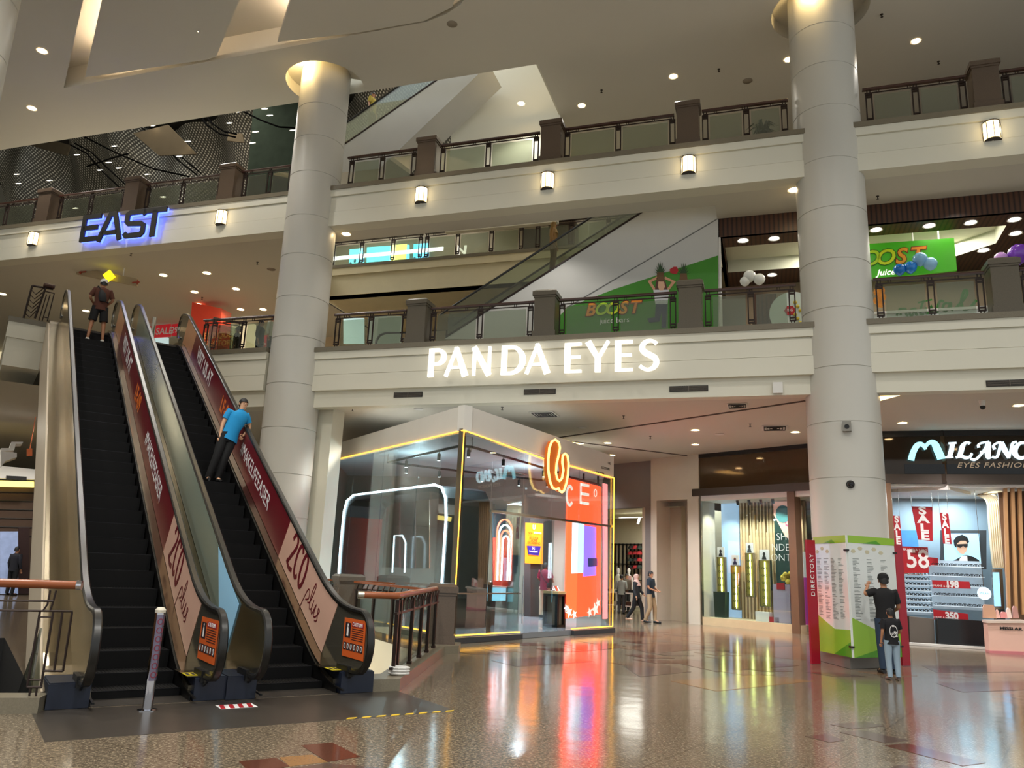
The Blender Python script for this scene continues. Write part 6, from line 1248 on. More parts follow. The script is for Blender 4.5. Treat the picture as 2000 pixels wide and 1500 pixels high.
for k in range(5): x, z = on(FF, 2.98, 1718 + 5 * math.cos(k * 1.3), 580 + 14 * math.sin(k * 1.3)); b_.prism([(x + .11 * math.cos(q), z + .11 * math.sin(q)) for q in [j * .785 for j in range(8)]], 2.97 - k * .002, 2.99, 0, None, 'y')
b_.build('printed_fruit', mat('fruit_orange', '#d98a2a', .5, noise=.3, scale=10), ct)
qs(FF, 3.6, rc(1473, 576, 1516, 645), .1, 'wood_panel', WSL, None); tag(bpy.data.objects['wood_panel'], 'walnut panel under the railing left of the round white disc', 'panel')
dc = thing('logo_disc', 'round white board with red hexagon and yellow flowers beside the right column', 'board', T()); x, z = on(FF, 3.4, 1548, 612)
b_ = MB(); b_.prism([(x + .62 * math.cos(a / 28 * 6.2832), z + .62 * math.sin(a / 28 * 6.2832)) for a in range(28)], 3.36, 3.4, 0, FF, 'y'); b_.build('disc', mat('pale_mint', '#c9d6d0', .4), dc)
x, z = on(FF, 3.33, 1543, 606); b_ = MB(); b_.prism([(x + .15 * math.cos(a * 1.0472), z + .15 * math.sin(a * 1.0472)) for a in range(6)], 3.33, 3.35, 0, FF, 'y'); b_.build('hexagon_badge', RED, dc); text('badge_lettering', 'BIG', .1, FF @ T(x, 3.32, z), WHT, dc, .001)
b_ = MB()
for k in range(7): x, z = on(FF, 3.32, 1553 + (k % 3) * 5, 590 + k * 8); b_.ball((x, 3.33, z), .05, 8, 0, FF)
b_.build('flower_print', mat('yellow_flowers', '#c9b33a', .7), dc)
qs(FF, 3.3, rc(1411, 585, 1456, 645), .05, 'mesh_cabinet', mat('grey_mesh', '#8a857a', .4, .4, noise=.2, scale=20)); tag(bpy.data.objects['mesh_cabinet'], 'grey mesh cabinet behind the railing right of the green wall', 'cabinet')
# glass wall pieces behind the first bays
b_ = MB(); qp(b_, FF, 5.0, rc(672, 622, 712, 672), .05); tag(b_.build('shop_window', mat('pale_window', '#b9d3d2', .3, emit=.5, noise=.05), None, FF), 'pale lit shop window behind the first railing bay', 'window')
b_ = MB(); qp(b_, FF, 5.0, rc(720, 618, 785, 672), .05); tag(b_.build('shop_window', mat('dull_window', '#8f9a8a', .2, emit=.15, noise=.1), None, FF), 'duller shop window left of the pedestal above letter P', 'window')
b_ = MB(); P = [on(FF, 3.2, *p) for p in [(735, 665), (742, 655), (755, 650), (800, 650)]]; b_.tube([(P[0][0], 3.2, 7.4)] + [(x, 3.2, z) for x, z in P] + [(P[-1][0] + .1, 3.2, 7.4)], .04, 8); tag(b_.build('handrail_end', RUBBER, None, FF), 'black curved escalator handrail end behind the first bays', 'handrail')
# ---- far gallery behind the void: turquoise screens and N sign
FN = 8.9
for k, (pts, c, nm) in enumerate((([(684, 488), (711, 486), (711, 514), (683, 516)], '#6ad6d8', 'left turquoise screen with small figures'), ([(718, 484), (800, 479), (800, 509), (717, 514)], '#5fd8e8', 'wide turquoise and yellow screen'), ([(809, 478), (837, 476), (837, 503), (808, 505)], '#4fc6ea', 'right turquoise screen with a leaping figure'))):
    t = thing('advert_screen', nm + ' on the far gallery', 'screen', T(), 'turquoise screens on the far gallery'); qs(FF, FN, pts, .06, 'screen', mat('screen_%d' % k, c, .4, emit=1.5, noise=.2, scale=2), t)
    x, z = on(FF, FN - .1, (pts[0][0] + pts[1][0]) / 2, (pts[0][1] + pts[2][1]) / 2); b_ = MB()
    if k == 1: b_.box(x + .1, x + .8, FN - .08, FN - .065, z - .4, z + .4, 0, FF); b_.build('yellow_patch', mat('screen_yellow', '#cfe070', .4, emit=1.4, noise=.1), t)
    else:
        for q in range(4): b_.ball((x - .3 + q * .2, FN - .08, z - .3 + (q % 2) * .12), (.06, .01, .09), 8, 0, FF)
        b_.build('printed_figures', mat('screen_ink', '#1e5a78', .4, emit=.2, noise=0), t)
b_ = MB(); b_.box(-18.5, -13.4, FN - .6, FN - .55, 13.9, 14.05); tag(b_.build('spotlight_strip', mat('strip_white', '#f4f8f4', emit=1.6, noise=0), None, FF), 'white light strip over the turquoise screens', 'light')
t = thing('letter_sign', 'glowing white letter N on the far gallery', 'sign', T()); b_ = MB(); P = [on(FF, 7.6, *p) for p in [(896, 499), (896, 483), (908, 496), (910, 480)]]
b_.ribbon(P[:3], .09, .05, 0, FF @ T(0, 7.6, 0), False); b_.ribbon(P[2:], .09, .05, 0, FF @ T(0, 7.6, 0), False); b_.build('letter', WHTE, t)
b_ = MB(); qp(b_, FF, 8.5, [(1025, 452), (1130, 445), (1130, 490), (1025, 492)], .2); tag(b_.build('partition', mat('dark_green_panel', '#3a382c', .4), None, FF), 'dark panel beside the far brown pedestal', 'panel')
# ---- left part of the lower gallery: shops behind the escalator heads
b_ = MB(); b_.box(-40, -14, 10.5, 10.7, 7.4, 11.25); struct('wall_left_shops', b_, mat('left_shop_wall', '#c9b998', .5, noise=.06, scale=.6), FF)
LN = 5.8
rb = thing('shop_kiosk', 'red lit kiosk front behind the lower gallery left of the middle column', 'kiosk', T())
qs(FF, LN, [(395, 600), (452, 612), (448, 682), (388, 684)], .6, 'body', mat('kiosk_red', '#a3301c', .4, emit=.25, noise=.1), rb)
x, z = on(FF, LN - .62, 424, 664); text('kiosk_lettering', 'ELOQUE', .34, FF @ T(x, LN - .62, z + .18), mat('kiosk_gold', '#c98a4a', .4, emit=.2, noise=0), rb, .002, .006); text('kiosk_lettering', 'DIRECTORY', .3, FF @ T(x, LN - .62, z - .14), MATS['kiosk_gold'], rb, .002, .006)
def banner2(pts, n, s_, size, label, F=FF):
    t = thing('sale_strip', label, 'banner', T()); qs(F, n, pts, .04, 'backing', mat('bright_red_print', '#c4202c', .4, emit=.2, noise=.02), t); cx = sum(p[0] for p in pts) / 4; cy = sum(p[1] for p in pts) / 4; x, z = on(F, n - .05, cx, cy)
    text('strip_lettering', s_, size, F @ T(x, n - .05, z), WHT, t, .002, .008)
banner2([(291, 638), (334, 633), (334, 658), (293, 661)], 7.4, 'S  SALE', .42, 'red SALE strip at the head of the right escalator'); banner2([(336, 634), (362, 631), (362, 655), (336, 657)], 7.4, '29.90', .36, 'red price strip 29.90 beside the SALE strip')
banner2([(502, 657), (534, 654), (534, 675), (502, 679)], 4.0, '32.90', .4, 'red price strip 32.90 left of the middle column'); banner2([(0, 645), (16, 644), (16, 654), (0, 655)], 10, 'SALE', .25, 'small red strip at the far left edge')
b_ = MB(); qp(b_, FF, 8.3, [(292, 662), (330, 660), (330, 720), (292, 720)], .1); tag(b_.build('shop_window', MATS['pale_window'], None, FF), 'pale shop window under the SALE strip', 'window')
b_ = MB(); qp(b_, FF, 8.3, [(455, 625), (500, 632), (500, 705), (455, 705)], .1); tag(b_.build('shop_window', mat('warm_window', '#e9d9b0', .3, emit=.45, noise=.1), None, FF), 'warm lit shop window behind the standing shoppers', 'window')
b_ = MB(); qp(b_, FF, 10, [(0, 655), (20, 655), (20, 790), (0, 790)], .1); tag(b_.build('shop_window', MATS['warm_window'], None, FF), 'warm lit window at the far left edge', 'window')
# hanging direction sign
hs = thing('hanging_sign', 'hanging direction sign with arrows and yellow diamond above the left escalator', 'sign', T())
qs(FF, 1.6, [(152, 522), (270, 545), (270, 560), (152, 537)], .06, 'board', mat('sign_tan', '#a08b6a', .5), hs)
qs(FF, 1.45, [(203, 538), (216, 528), (226, 541), (212, 551)], .06, 'yellow_diamond', mat('diamond_yellow', '#f5e61e', .4, emit=.9, noise=0), hs)
for px, py, s_ in ((160, 531, '←'), (265, 551, '→')): x, z = on(FF, 1.5, px, py); b_ = MB(); w = .16 if s_ == '→' else -.16; b_.prism([(x - w, z - .02), (x + w * .3, z - .02), (x + w * .3, z - .08), (x + w, z), (x + w * .3, z + .08), (x + w * .3, z + .02), (x - w, z + .02)], 1.5, 1.53, 0, FF, 'y'); b_.build('arrow', mat('arrow_red', '#a03a20', .5, noise=0), hs)
for px in (180, 240): x, z = on(FF, 1.55, px, 527 if px < 200 else 538); b_ = MB(); b_.tube([FF @ Vector((x, 1.57, z)), FF @ Vector((x, 1.57, 11.25))], .015, 6); b_.build('hanger', WHITE, hs)
# railing lattice on the landing left of the escalators
lr = thing('balustrade', 'dark lattice railing on the landing left of the escalators', 'railing', EF)
def le(px, py): x, z = on(EF, 13.7, px, py); return (x, 13.7, z)
b_ = MB()
for a_, c_ in (((63, 558), (46, 621)), ((90, 560), (68, 622)), ((63, 558), (104, 565)), ((98, 575), (82, 628)), ((91, 575), (76, 626)), ((106, 573), (92, 628)), ((87, 569), (106, 573)), ((84, 619), (94, 621))): b_.tube([le(*a_), le(*c_)], .03 if a_[1] < 562 else .015, 6)
for k in range(6): b_.tube([le(61 - k * 2.6, 566 + k * 9), le(70 - k * 2.4, 575 + k * 9), le(87 - k * 3.2, 562 + k * 9)], .014, 6)
b_.build('lattice', IRON, lr); b_ = MB(); b_.tube([le(85, 556), le(107, 561)], .06, 8); b_.build('handrail', WOOD, lr)
# ---- left ground floor shop beyond the stair opening
SN = 24.0
b_ = MB(); qp(b_, EF, SN, [(-60, 950), (90, 952), (90, 1200), (-60, 1200)], .3); struct('wall_left_shop_front', b_, mat('brown_board', '#4a3526', .5, noise=.15), EF)
b_ = MB()
for k in range(6): p, q = on(EF, SN - .3, -50, 960 + k * 17), on(EF, SN - .3, 85, 963 + k * 17); b_.tube([(p[0], SN - .32, p[1]), (q[0], SN - .32, q[1])], .02, 6)
struct('trim_92', b_, DARK, EF)
b_ = MB(); qp(b_, EF, SN - .6, [(-60, 937), (66, 941), (66, 952), (-60, 949)], .1); tag(b_.build('light_strip', mat('yellow_strip', '#ffe070', emit=1.6, noise=0), None, EF), 'long yellow light strip above the brown shop front at far left', 'light')
b_ = MB(); qp(b_, EF, SN - 1, [(-60, 905), (70, 918), (70, 938), (-60, 933)], .3); struct('wall_left_bulkhead', b_, WHITE, EF)
b_ = MB(); qp(b_, EF, SN - 1.35, [(12, 929), (52, 931), (52, 938), (12, 936)], .03); tag(b_.build('air_grille', BLACK, None, EF), 'dark slot grille over the far left shop front', 'vent')
dk = thing('ceiling_duct', 'white angular ceiling feature above the far left shop', 'ceiling feature', T()); qs(EF, 20, [(0, 885), (25, 884), (28, 872), (40, 872), (42, 868), (20, 868), (16, 880), (0, 880)], .8, 'upper_arm', WHITE, dk); qs(EF, 19.5, [(0, 886), (30, 889), (30, 897), (8, 905), (0, 915)], .8, 'lower_arm', WHITE, dk)
b_ = MB(); qp(b_, EF, 20, [(52, 877), (63, 876), (63, 890), (52, 891)], .04); hx_, hz_ = on(EF, 20, 58, 878); b_.tube([(hx_, 19.98, hz_), (hx_, 19.98, 5.86)], .012, 5); tag(b_.build('hanging_sign', mat('rust_sign', '#a8562e', .5, emit=.2, noise=.1), None, EF), 'small rust coloured sign beside the escalator cladding', 'sign')
b_ = MB(); qp(b_, EF, SN - .31, [(0, 1038), (35, 1038), (35, 1160), (0, 1160)], .05); tag(b_.build('shop_window', mat('jeans_window', '#7d8aa8', .3, emit=.5, noise=.5, scale=4), None, EF), 'bright window with blue goods at the far left', 'window')
b_ = MB(); qp(b_, EF, SN - .31, [(36, 1030), (58, 1030), (56, 1160), (36, 1160)], .05); tag(b_.build('dark_doorway', mat('dark_red_panel', '#2c1210', .5), None, EF), 'dark red doorway panel at the far left', 'panel')
lamp('AREA', 'left_shop_light', EF @ Vector((-3, 20.5, 5.6)), 80, (1, .93, .8), 2)
# ================================================================ WAVY MESH CEILING over the far atrium
m, nt, b = nodes_of('chain_mesh', .35, .5); tc = nt.nodes.new('ShaderNodeTexCoord')
vals = []
for ang in (35, -35):
    mp = nt.nodes.new('ShaderNodeMapping'); mp.inputs['Rotation'].default_value = (0, 0, math.radians(ang)); nt.links.new(tc.outputs['UV'], mp.inputs[0])
    wv = nt.nodes.new('ShaderNodeTexWave'); wv.inputs['Scale'].default_value = 2.6; wv.bands_direction = 'X'; nt.links.new(mp.outputs[0], wv.inputs[0]); vals.append(wv.outputs['Fac'])
mu = nt.nodes.new('ShaderNodeMath'); mu.operation = 'MULTIPLY'; nt.links.new(vals[0], mu.inputs[0]); nt.links.new(vals[1], mu.inputs[1])
r_ = ramp(nt, mu.outputs[0], [(.1, '#3a3731'), (.4, '#69645a'), (.75, '#b8b3a6')]); nt.links.new(r_.outputs[0], b.inputs['Base Color'])
b_ = MB(); NS, NT = 80, 24; vs = []; uv = []
for i in range(NS + 1):
    s = -40 + 29 * i / NS
    for j in range(NT + 1):
        f = j / NT; z = 12.8 + 9.5 * f; n = 14.5 - 5.5 * f + .7 * math.sin(s * .75 + f * 4) + .35 * math.sin(s * 1.9 - f * 5)
        vs.append((s, n, z)); uv.append((s, f * 11.5))
fs = [(i * (NT + 1) + j, (i + 1) * (NT + 1) + j, (i + 1) * (NT + 1) + j + 1, i * (NT + 1) + j + 1) for i in range(NS) for j in range(NT)]
b_.add(vs, fs); me_o = b_.build('chain_mesh_veil', m, None, FF, True); lay = me_o.data.uv_layers.new(name='uv')
for lp_ in me_o.data.loops: lay.data[lp_.index].uv = uv[lp_.vertex_index]
tag(me_o, 'wavy metallic mesh veil hanging over the far atrium at upper left', 'mesh veil')
VN2 = 5.4
for k, (pts, nm) in enumerate((([(262, 262), (330, 245), (386, 302), (312, 305)], 'largest, middle'), ([(45, 280), (80, 268), (140, 285), (132, 305)], 'at the far left'), ([(448, 262), (475, 262), (478, 280), (445, 276)], 'smallest, near the middle column'))):
    b_ = MB(); P = [on(FF, VN2 + k, *p) for p in pts]; b_.prism(P, VN2 + k - .06, VN2 + k, 0, None, 'y'); tag(b_.build('ceiling_sail', mat('void_panel', '#3a3328', .9, noise=.15, spec=0), None, FF), 'dark angular panel hanging in the far atrium, ' + nm, 'panel')
for k, pts in enumerate(([(150, 260), (230, 300), (300, 330), (370, 345)], [(138, 283), (170, 300), (200, 335), (240, 372)], [(146, 280), (178, 297), (212, 330), (250, 365)], [(262, 240), (300, 265), (350, 315), (385, 342)], [(272, 240), (308, 262), (356, 308), (392, 338)], [(388, 222), (405, 245), (430, 262), (460, 268)], [(398, 222), (415, 242), (438, 257), (462, 262)], [(470, 215), (510, 235), (545, 248), (580, 250)], [(170, 325), (215, 310), (250, 300)])):
    P = [on(FF, VN2, *p) for p in pts]; Q = []
    for i in range(len(P) - 1):
        for f in (0, .33, .66): Q.append((P[i][0] + (P[i + 1][0] - P[i][0]) * f, VN2, P[i][1] + (P[i + 1][1] - P[i][1]) * f))
    Q.append((P[-1][0], VN2, P[-1][1])); b_ = MB(); b_.tube(Q, .035, 6); tag(b_.build('roof_cable', MATTE, None, FF), 'black curved cable spanning the far atrium mesh ceiling', 'cable', 'cables over the far atrium')
for px, py in [(297, 245), (367, 276), (350, 305), (448, 240), (463, 218), (499, 257), (493, 279), (527, 225), (223, 285), (212, 317), (195, 332), (150, 302), (97, 352), (288, 340), (33, 340), (36, 358), (318, 384), (146, 406), (517, 212), (232, 328), (572, 254), (441, 358)]:
    x, z = on(FF, VN2 - .3, px, py); t = light_disc(FF @ T(x, VN2 - .3, z) @ RX(25), 'small bright spotlight hanging in the far mesh atrium', 'spotlights of the far mesh atrium', .1, mat('far_lamp', '#fff2da', emit=22, noise=0))
b_ = MB(); qp(b_, FF, 7.5, [(498, 205), (588, 180), (588, 400), (480, 400)], .1); tag(b_.build('dark_green_screen', mat('dark_green_glass', '#1d221c', .9, noise=.3, spec=0), None, FF), 'dark greenish glass bay left of the middle column, top level', 'screen')
lamp('AREA', 'far_atrium_light', FF @ Vector((-24, 4, 21.5)), 1000, (1, .95, .85), 6)
lamp('AREA', 'far_atrium_light', FF @ Vector((-12, 4, 21.5)), 250, (1, .95, .85), 4)
b_ = MB(); b_.box(-11.3, -7.45, 3.6, 3.8, 12.4, 20); b_.box(-7.5, -7.45, .86, 3.8, 16.2, 20); struct('wall_upper_void', b_, WALL, FF)
# plant on the top gallery
t = thing('potted_plant', 'leafy green plant on the top gallery left of the right column', 'plant', FF @ T(-1.2, 1.05, 12.41)); b_ = MB(); b_.lathe([(0, 0), (.16, 0), (.22, .4), (.19, .4), (.16, .36), (0, .36)], 16); b_.build('pot', mat('pot_brown', '#4a3426', .6), t, None, True)
b_ = MB(); random.seed(5)
for k in range(60):
    a = random.uniform(0, 6.28); h = random.uniform(.5, 1.1); r_ = random.uniform(.15, .38); x, y = math.cos(a), math.sin(a); w = .035
    p0, p1, p2 = Vector((0, 0, .36)), Vector((x * r_ * .6, y * r_ * .6, h)), Vector((x * r_ * 1.3, y * r_ * 1.3, h - .15)); sd = Vector((-y, x, 0)) * w
    b_.add([p0, p1 - sd, p1 + sd, p2], [(0, 1, 2), (1, 3, 2)])
b_.build('foliage', mat('leaf_green', '#24401a', .5, noise=.3), t)
# ================================================================ PEOPLE
def skin_mesh(name, verts, edges, root=0, sub=1):
    me = bpy.data.meshes.new('tmp'); bm = bmesh.new(); lay = bm.verts.layers.skin.verify()
    vs = []
    for i, (p, r) in enumerate(verts):
        v = bm.verts.new(p); v[lay].radius = r if isinstance(r, tuple) else (r, r); v[lay].use_root = (i == root); vs.append(v)
    for a, c in edges: bm.edges.new((vs[a], vs[c]))
    bm.to_mesh(me); bm.free(); o = bpy.data.objects.new('tmp', me); COL.objects.link(o)
    o.modifiers.new('s', 'SKIN').use_smooth_shade = True; m_ = o.modifiers.new('u', 'SUBSURF'); m_.levels = sub; m_.render_levels = sub
    dg = bpy.context.evaluated_depsgraph_get(); r_ = bpy.data.meshes.new_from_object(o.evaluated_get(dg)); bpy.data.objects.remove(o); r_.name = name; return r_
SKN = {'tan': '#b07d5c', 'light': '#c99a78', 'brown': '#8a5a3e'}
def person(M, h, label, pose=None, skin='tan', top='#222222', top_name='shirt', sleeve=.55, bottom='#111111', shorts=False, shoes='#111111', hair='#0c0908', hair_len=0, cap=None, hijab=None, collar=None, turn=0, skirt=False, group=None, detail=True):
    k = h / 1.7
    J = dict(pel=(0, 0, .94), wai=(0, 0, 1.07), che=(0, 0, 1.28), nek=(0, .01, 1.45), hed=(0, -.01, 1.56),
             shL=(.17, 0, 1.39), shR=(-.17, 0, 1.39), elL=(.22, .02, 1.13), elR=(-.22, .02, 1.13), wrL=(.23, -.06, .9), wrR=(-.23, -.06, .9),
             hiL=(.09, 0, .9), hiR=(-.09, 0, .9), knL=(.1, -.02, .49), knR=(-.1, -.02, .49), anL=(.1, .02, .08), anR=(-.1, .02, .08), toL=(.12, -.14, .035), toR=(-.12, -.14, .035))
    J.update(pose or {})
    J = {a: Vector(b_) for a, b_ in J.items()}
    V = []; E = []; ix = {}
    def av(n, p, r): ix[n] = len(V); V.append((Vector(p), r))
    av('pel', J['pel'], (.13, .1)); av('wai', J['wai'], (.12, .09)); av('che', J['che'], (.15, .1)); av('nek', J['nek'], .05)
    hd = J['hed']; av('jaw', hd + Vector((0, -.005, -.045)), (.058, .065)); av('hed', hd + Vector((0, .005, .03)), (.075, .088)); av('crn', hd + Vector((0, .005, .11)), (.045, .055))
    E += [('pel', 'wai'), ('wai', 'che'), ('che', 'nek'), ('nek', 'jaw'), ('jaw', 'hed'), ('hed', 'crn')]
    for s in 'LR':
        av('sh' + s, J['sh' + s], .055); av('el' + s, J['el' + s], .04); av('wr' + s, J['wr' + s], .026); E += [('che', 'sh' + s), ('sh' + s, 'el' + s), ('el' + s, 'wr' + s)]
        d = (J['wr' + s] - J['el' + s]).normalized(); pm = J['wr' + s] + d * .07; av('pm' + s, pm, (.036, .02)); E.append(('wr' + s, 'pm' + s))
        av('hi' + s, J['hi' + s], .08); av('kn' + s, J['kn' + s], .056); av('an' + s, J['an' + s], .037); av('to' + s, J['to' + s], .034); E += [('pel', 'hi' + s), ('hi' + s, 'kn' + s), ('kn' + s, 'an' + s), ('an' + s, 'to' + s)]
    me = skin_mesh('person', V, [(ix[a], ix[b_]) for a, b_ in E]) ; m_ = mat('skin_' + skin, SKN[skin], .55, noise=.04)
    RT = T(*hd) @ RZ(turn) @ T(*(-hd))
    # fingers, ears, nose, mouth, eyes join the body mesh
    x = MB()
    for s in 'LR':
        sg = 1 if s == 'L' else -1; d = (J['wr' + s] - J['el' + s]).normalized(); pm = J['wr' + s] + d * .07; side = d.cross(Vector((0, 0, 1)) if abs(d.z) < .8 else Vector((0, 1, 0))).normalized(); nn = side.cross(d)
        for q, (o, L_) in enumerate(((-.028, .062), (-.01, .074), (.009, .07), (.027, .055))):
            a = pm + side * o + d * .01; x.tube([a, a + d * L_ * .55, a + d * L_ * .9 + nn * .02], [.0095, .009, .007], 6)
        a = J['wr' + s] + d * .025 + side * -.03 * sg; x.tube([a, a + d * .03 - side * .022 * sg, a + d * .058 - side * .026 * sg], [.011, .01, .008], 6)
    for sg in (-1, 1): x.ball(hd + Vector((sg * .078, .01, .02)), (.014, .022, .032), 8, 0, RT)
    x.loft([(hd + Vector((0, -.086, .028)), .007, .006), (hd + Vector((0, -.1, .0)), .013, .012), (hd + Vector((0, -.09, -.012)), .012, .008)], 8, 0, RT)
    x.ball(hd + Vector((0, -.074, -.045)), (.024, .012, .008), 8, 1, RT)
    for sg in (-1, 1): x.ball(hd + Vector((sg * .031, -.078, .03)), (.013, .008, .008), 8, 2, RT)
    bm = bmesh.new(); bm.from_mesh(me)
    if turn: bmesh.ops.transform(bm, matrix=RT, verts=[v for v in bm.verts if v.co.z > hd.z - .06])
    n0 = len(bm.verts); nv = [bm.verts.new(v) for v in x.v]
    for f, mi in zip(x.f, x.m):
        try: bf = bm.faces.new([nv[i] for i in f]); bf.material_index = mi; bf.smooth = True
        except ValueError: pass
    bm.to_mesh(me); bm.free()
    me.materials.clear()
    for mm in (m_, mat('lip_tone', '#8e4f42', .5, noise=0), mat('eye_dark', '#15100e', .3, noise=0)): me.materials.append(mm)
    o = bpy.data.objects.new('person', me); COL.objects.link(o); o.matrix_world = M @ SC(k, k, k); tag(o, label, 'person', group)
    # clothes
    tm = mat('cloth' + top.strip('#'), top, .85, noise=.1, scale=8, bump=.1); bmn = mat('cloth' + bottom.strip('#'), bottom, .85, noise=.1, scale=8, bump=.1)
    ax = (J['che'] - J['pel']).normalized(); low = J['pel'] + Vector((0, 0, -.1))
    b_ = MB(); b_.loft([(low, .182, .132, ax), (J['wai'], .155, .115, ax), (J['che'] + ax * -.02, .185, .125, ax), (J['che'] + ax * .08, .2, .12, ax), (J['che'] + ax * .135, .165, .1), (J['nek'] + Vector((0, 0, .005)), .07, .065), (J['nek'] + Vector((0, 0, .012)), .055, .055)], 18)
    for s in 'LR':
        a, e, w = J['sh' + s], J['el' + s], J['wr' + s]
        if sleeve <= 1: q = a.lerp(e, sleeve); b_.tube([a + (J['che'] - a) * .3, a, a.lerp(q, .5), q], [.075, .073, .066, .064], 12)
        else: q = e.lerp(w, sleeve - 1); b_.tube([a + (J['che'] - a) * .3, a, a.lerp(e, .5), e, q], [.075, .072, .062, .055, .042], 12)
    b_.build(top_name, tm, o, None, True)
    if collar: b_ = MB(); b_.lathe([(.055, 0), (.06, .03), (.068, .0), (.08, -.02)], 16, 0, T(*J['nek'])); b_.build('collar', tm if collar is True else mat('cloth' + collar.strip('#'), collar, .8), o, None, True)
    b_ = MB(); b_.loft([(J['pel'] + Vector((0, 0, .06)), .158, .112), (J['pel'], .165, .118), (J['pel'] + Vector((0, 0, -.09)), .165, .115), ((J['hiL'] + J['hiR']) / 2 + Vector((0, 0, -.1)), .12, .09)], 16)
    for s in 'LR':
        a, c, e = J['hi' + s], J['kn' + s], J['an' + s]
        if shorts: q = a.lerp(c, .85); b_.tube([a + Vector((0, 0, .03)), a.lerp(q, .5), q], [.1, .1, .1], 14)
        else: b_.tube([a + Vector((0, 0, .03)), a.lerp(c, .5), c, c.lerp(e, .5), e + Vector((0, 0, .0))], [.1, .09, .074, .066, .058], 14)
    b_.build('shorts' if shorts else 'trousers', bmn, o, None, True)
    sm = mat('shoe' + shoes.strip('#'), shoes, .5, noise=.05)
    for s in 'LR':
        a, t_ = J['an' + s], J['to' + s]; d = Vector((t_.x - a.x, t_.y - a.y, 0)).normalized(); hl = a + Vector((0, 0, -.045)) - d * .05; up_ = Vector((0, 0, 1))
        b_ = MB(); b_.loft([(hl, .036, .034, d), (hl + d * .06 + up_ * .012, .045, .05, d), (hl + d * .14, .048, .036, d), (hl + d * .22 - up_ * .004, .048, .026, d), (hl + d * .27 - up_ * .006, .028, .018, d)], 12); b_.build('shoe', sm, o, None, True)
    if hijab:
        b_ = MB(); hm = mat('cloth' + hijab.strip('#'), hijab, .85, noise=.08, scale=10)
        b_.loft([(J['che'] + Vector((0, -.02, .0)), .17, .14), (J['nek'] + Vector((0, 0, -.03)), .17, .12), (J['nek'] + Vector((0, 0, .03)), .09, .09), (hd + Vector((0, .03, -.02)), .088, .085), (hd + Vector((0, .03, .05)), .1, .1), (hd + Vector((0, .02, .11)), .08, .09), (hd + Vector((0, .015, .14)), .02, .03)], 16, 0, RT); b_.build('headscarf', hm, o, None, True)
    else:
        hm = mat('hair' + hair.strip('#'), hair, .6, noise=.2, scale=30)
        b_ = MB(); c = hd + Vector((0, .012, .045)); vs = []
        for i in range(7):
            a = math.pi / 2 * i / 6
            for q in range(18):
                an = 2 * math.pi * q / 18; back = max(0, math.sin(an)); r = math.cos(math.pi / 2 - a)
                dz = math.cos(a) * .098; 
                if i == 6: dz = -.03 - .05 * back - hair_len * back + (.045 if math.sin(an) < -.5 else 0)
                vs.append(c + Vector((.088 * (math.sin(a)) * math.cos(an), .1 * math.sin(a) * math.sin(an), dz)))
        fs = [(i * 18 + q, i * 18 + (q + 1) % 18, (i + 1) * 18 + (q + 1) % 18, (i + 1) * 18 + q) for i in range(6) for q in range(18)]
        b_.add(vs, fs, 0, RT); b_.build('hair', hm, o, None, True)
    if cap:
        b_ = MB(); b_.lathe([(.094, 0), (.097, .03), (.08, .085), (.04, .11), (0, .115)], 18, 0, RT @ T(hd.x, hd.y + .012, hd.z + .05)); b_.prism([(-.07, -.07), (.07, -.07), (.055, -.16), (-.055, -.16)], .0, .012, 0, RT @ T(hd.x, hd.y + .012, hd.z + .05)); b_.build('cap', mat('cloth' + cap.strip('#'), cap, .8), o, None, True)
    return o
def stand(px, py, z, th): p = at_z(px, py, z); return T(p.x, p.y, z) @ RZ(th)
def esc_at(u, t, th):
    k = int((t - .05) / .4); ts_ = .05 + .4 * k; p = EF @ Vector((u, ts_ + .2, zn(ts_) + .004)); return T(*p) @ RZ(th)
pB = person(esc_at(.62, 12.3, 214), 1.72, 'person in brown T-shirt, black shorts and white cap near the left escalator top', dict(elL=(.27, -.03, 1.16), elR=(-.27, -.03, 1.16), wrL=(.14, -.22, 1.05), wrR=(-.14, -.22, 1.05), knL=(.14, -.01, .49), knR=(-.14, -.01, .49), anL=(.17, .02, .08), anR=(-.17, .02, .08), toL=(.2, -.14, .035), toR=(-.2, -.14, .035), hed=(0, -.05, 1.55)), 'tan', '#4f2819', 't_shirt', .8, '#0c0c0e', True, '#d8d4c8', cap='#d9d6cf')
b_ = MB(); M_ = pB.matrix_world.copy(); b_.loft([((-.02, .15, 1.05), .08, .035), ((0, .165, 1.15), .1, .05), ((.02, .155, 1.28), .08, .04), ((.05, .14, 1.36), .03, .02)], 12); b_.tube([(.05, .15, 1.36), (.13, .08, 1.46), (.13, -.05, 1.46), (.02, -.15, 1.3), (-.15, -.12, 1.1), (-.16, .08, 1.06), (-.06, .15, 1.07)], .014, 6)
tag(b_.build('sling_bag', mat('bag_black', '#0d0d10', .7), None, M_, True), 'black sling bag across the back of the person in brown T-shirt', 'bag')
person(esc_at(2.35, 5.35, 34), 1.7, 'person in bright blue polo shirt leaning on the right escalator handrail', dict(pel=(.2, 0, .93), wai=(.25, 0, 1.06), che=(.32, 0, 1.27), nek=(.38, 0, 1.44), hed=(.41, -.01, 1.56), shL=(.5, .0, 1.36), shR=(.16, 0, 1.4), elL=(.6, .06, 1.14), elR=(.06, .0, 1.14), wrL=(.5, .02, .99), wrR=(.03, -.04, .92), hiL=(.28, 0, .89), hiR=(.11, 0, .9), knL=(.17, -.03, .49), knR=(.02, -.03, .5), anL=(.1, .02, .08), anR=(-.08, .02, .08), toL=(.1, -.14, .035), toR=(-.1, -.14, .035)), 'light', '#1285bd', 'polo_shirt', .6, '#0a0a0c', collar='#0f6f9f', turn=6)
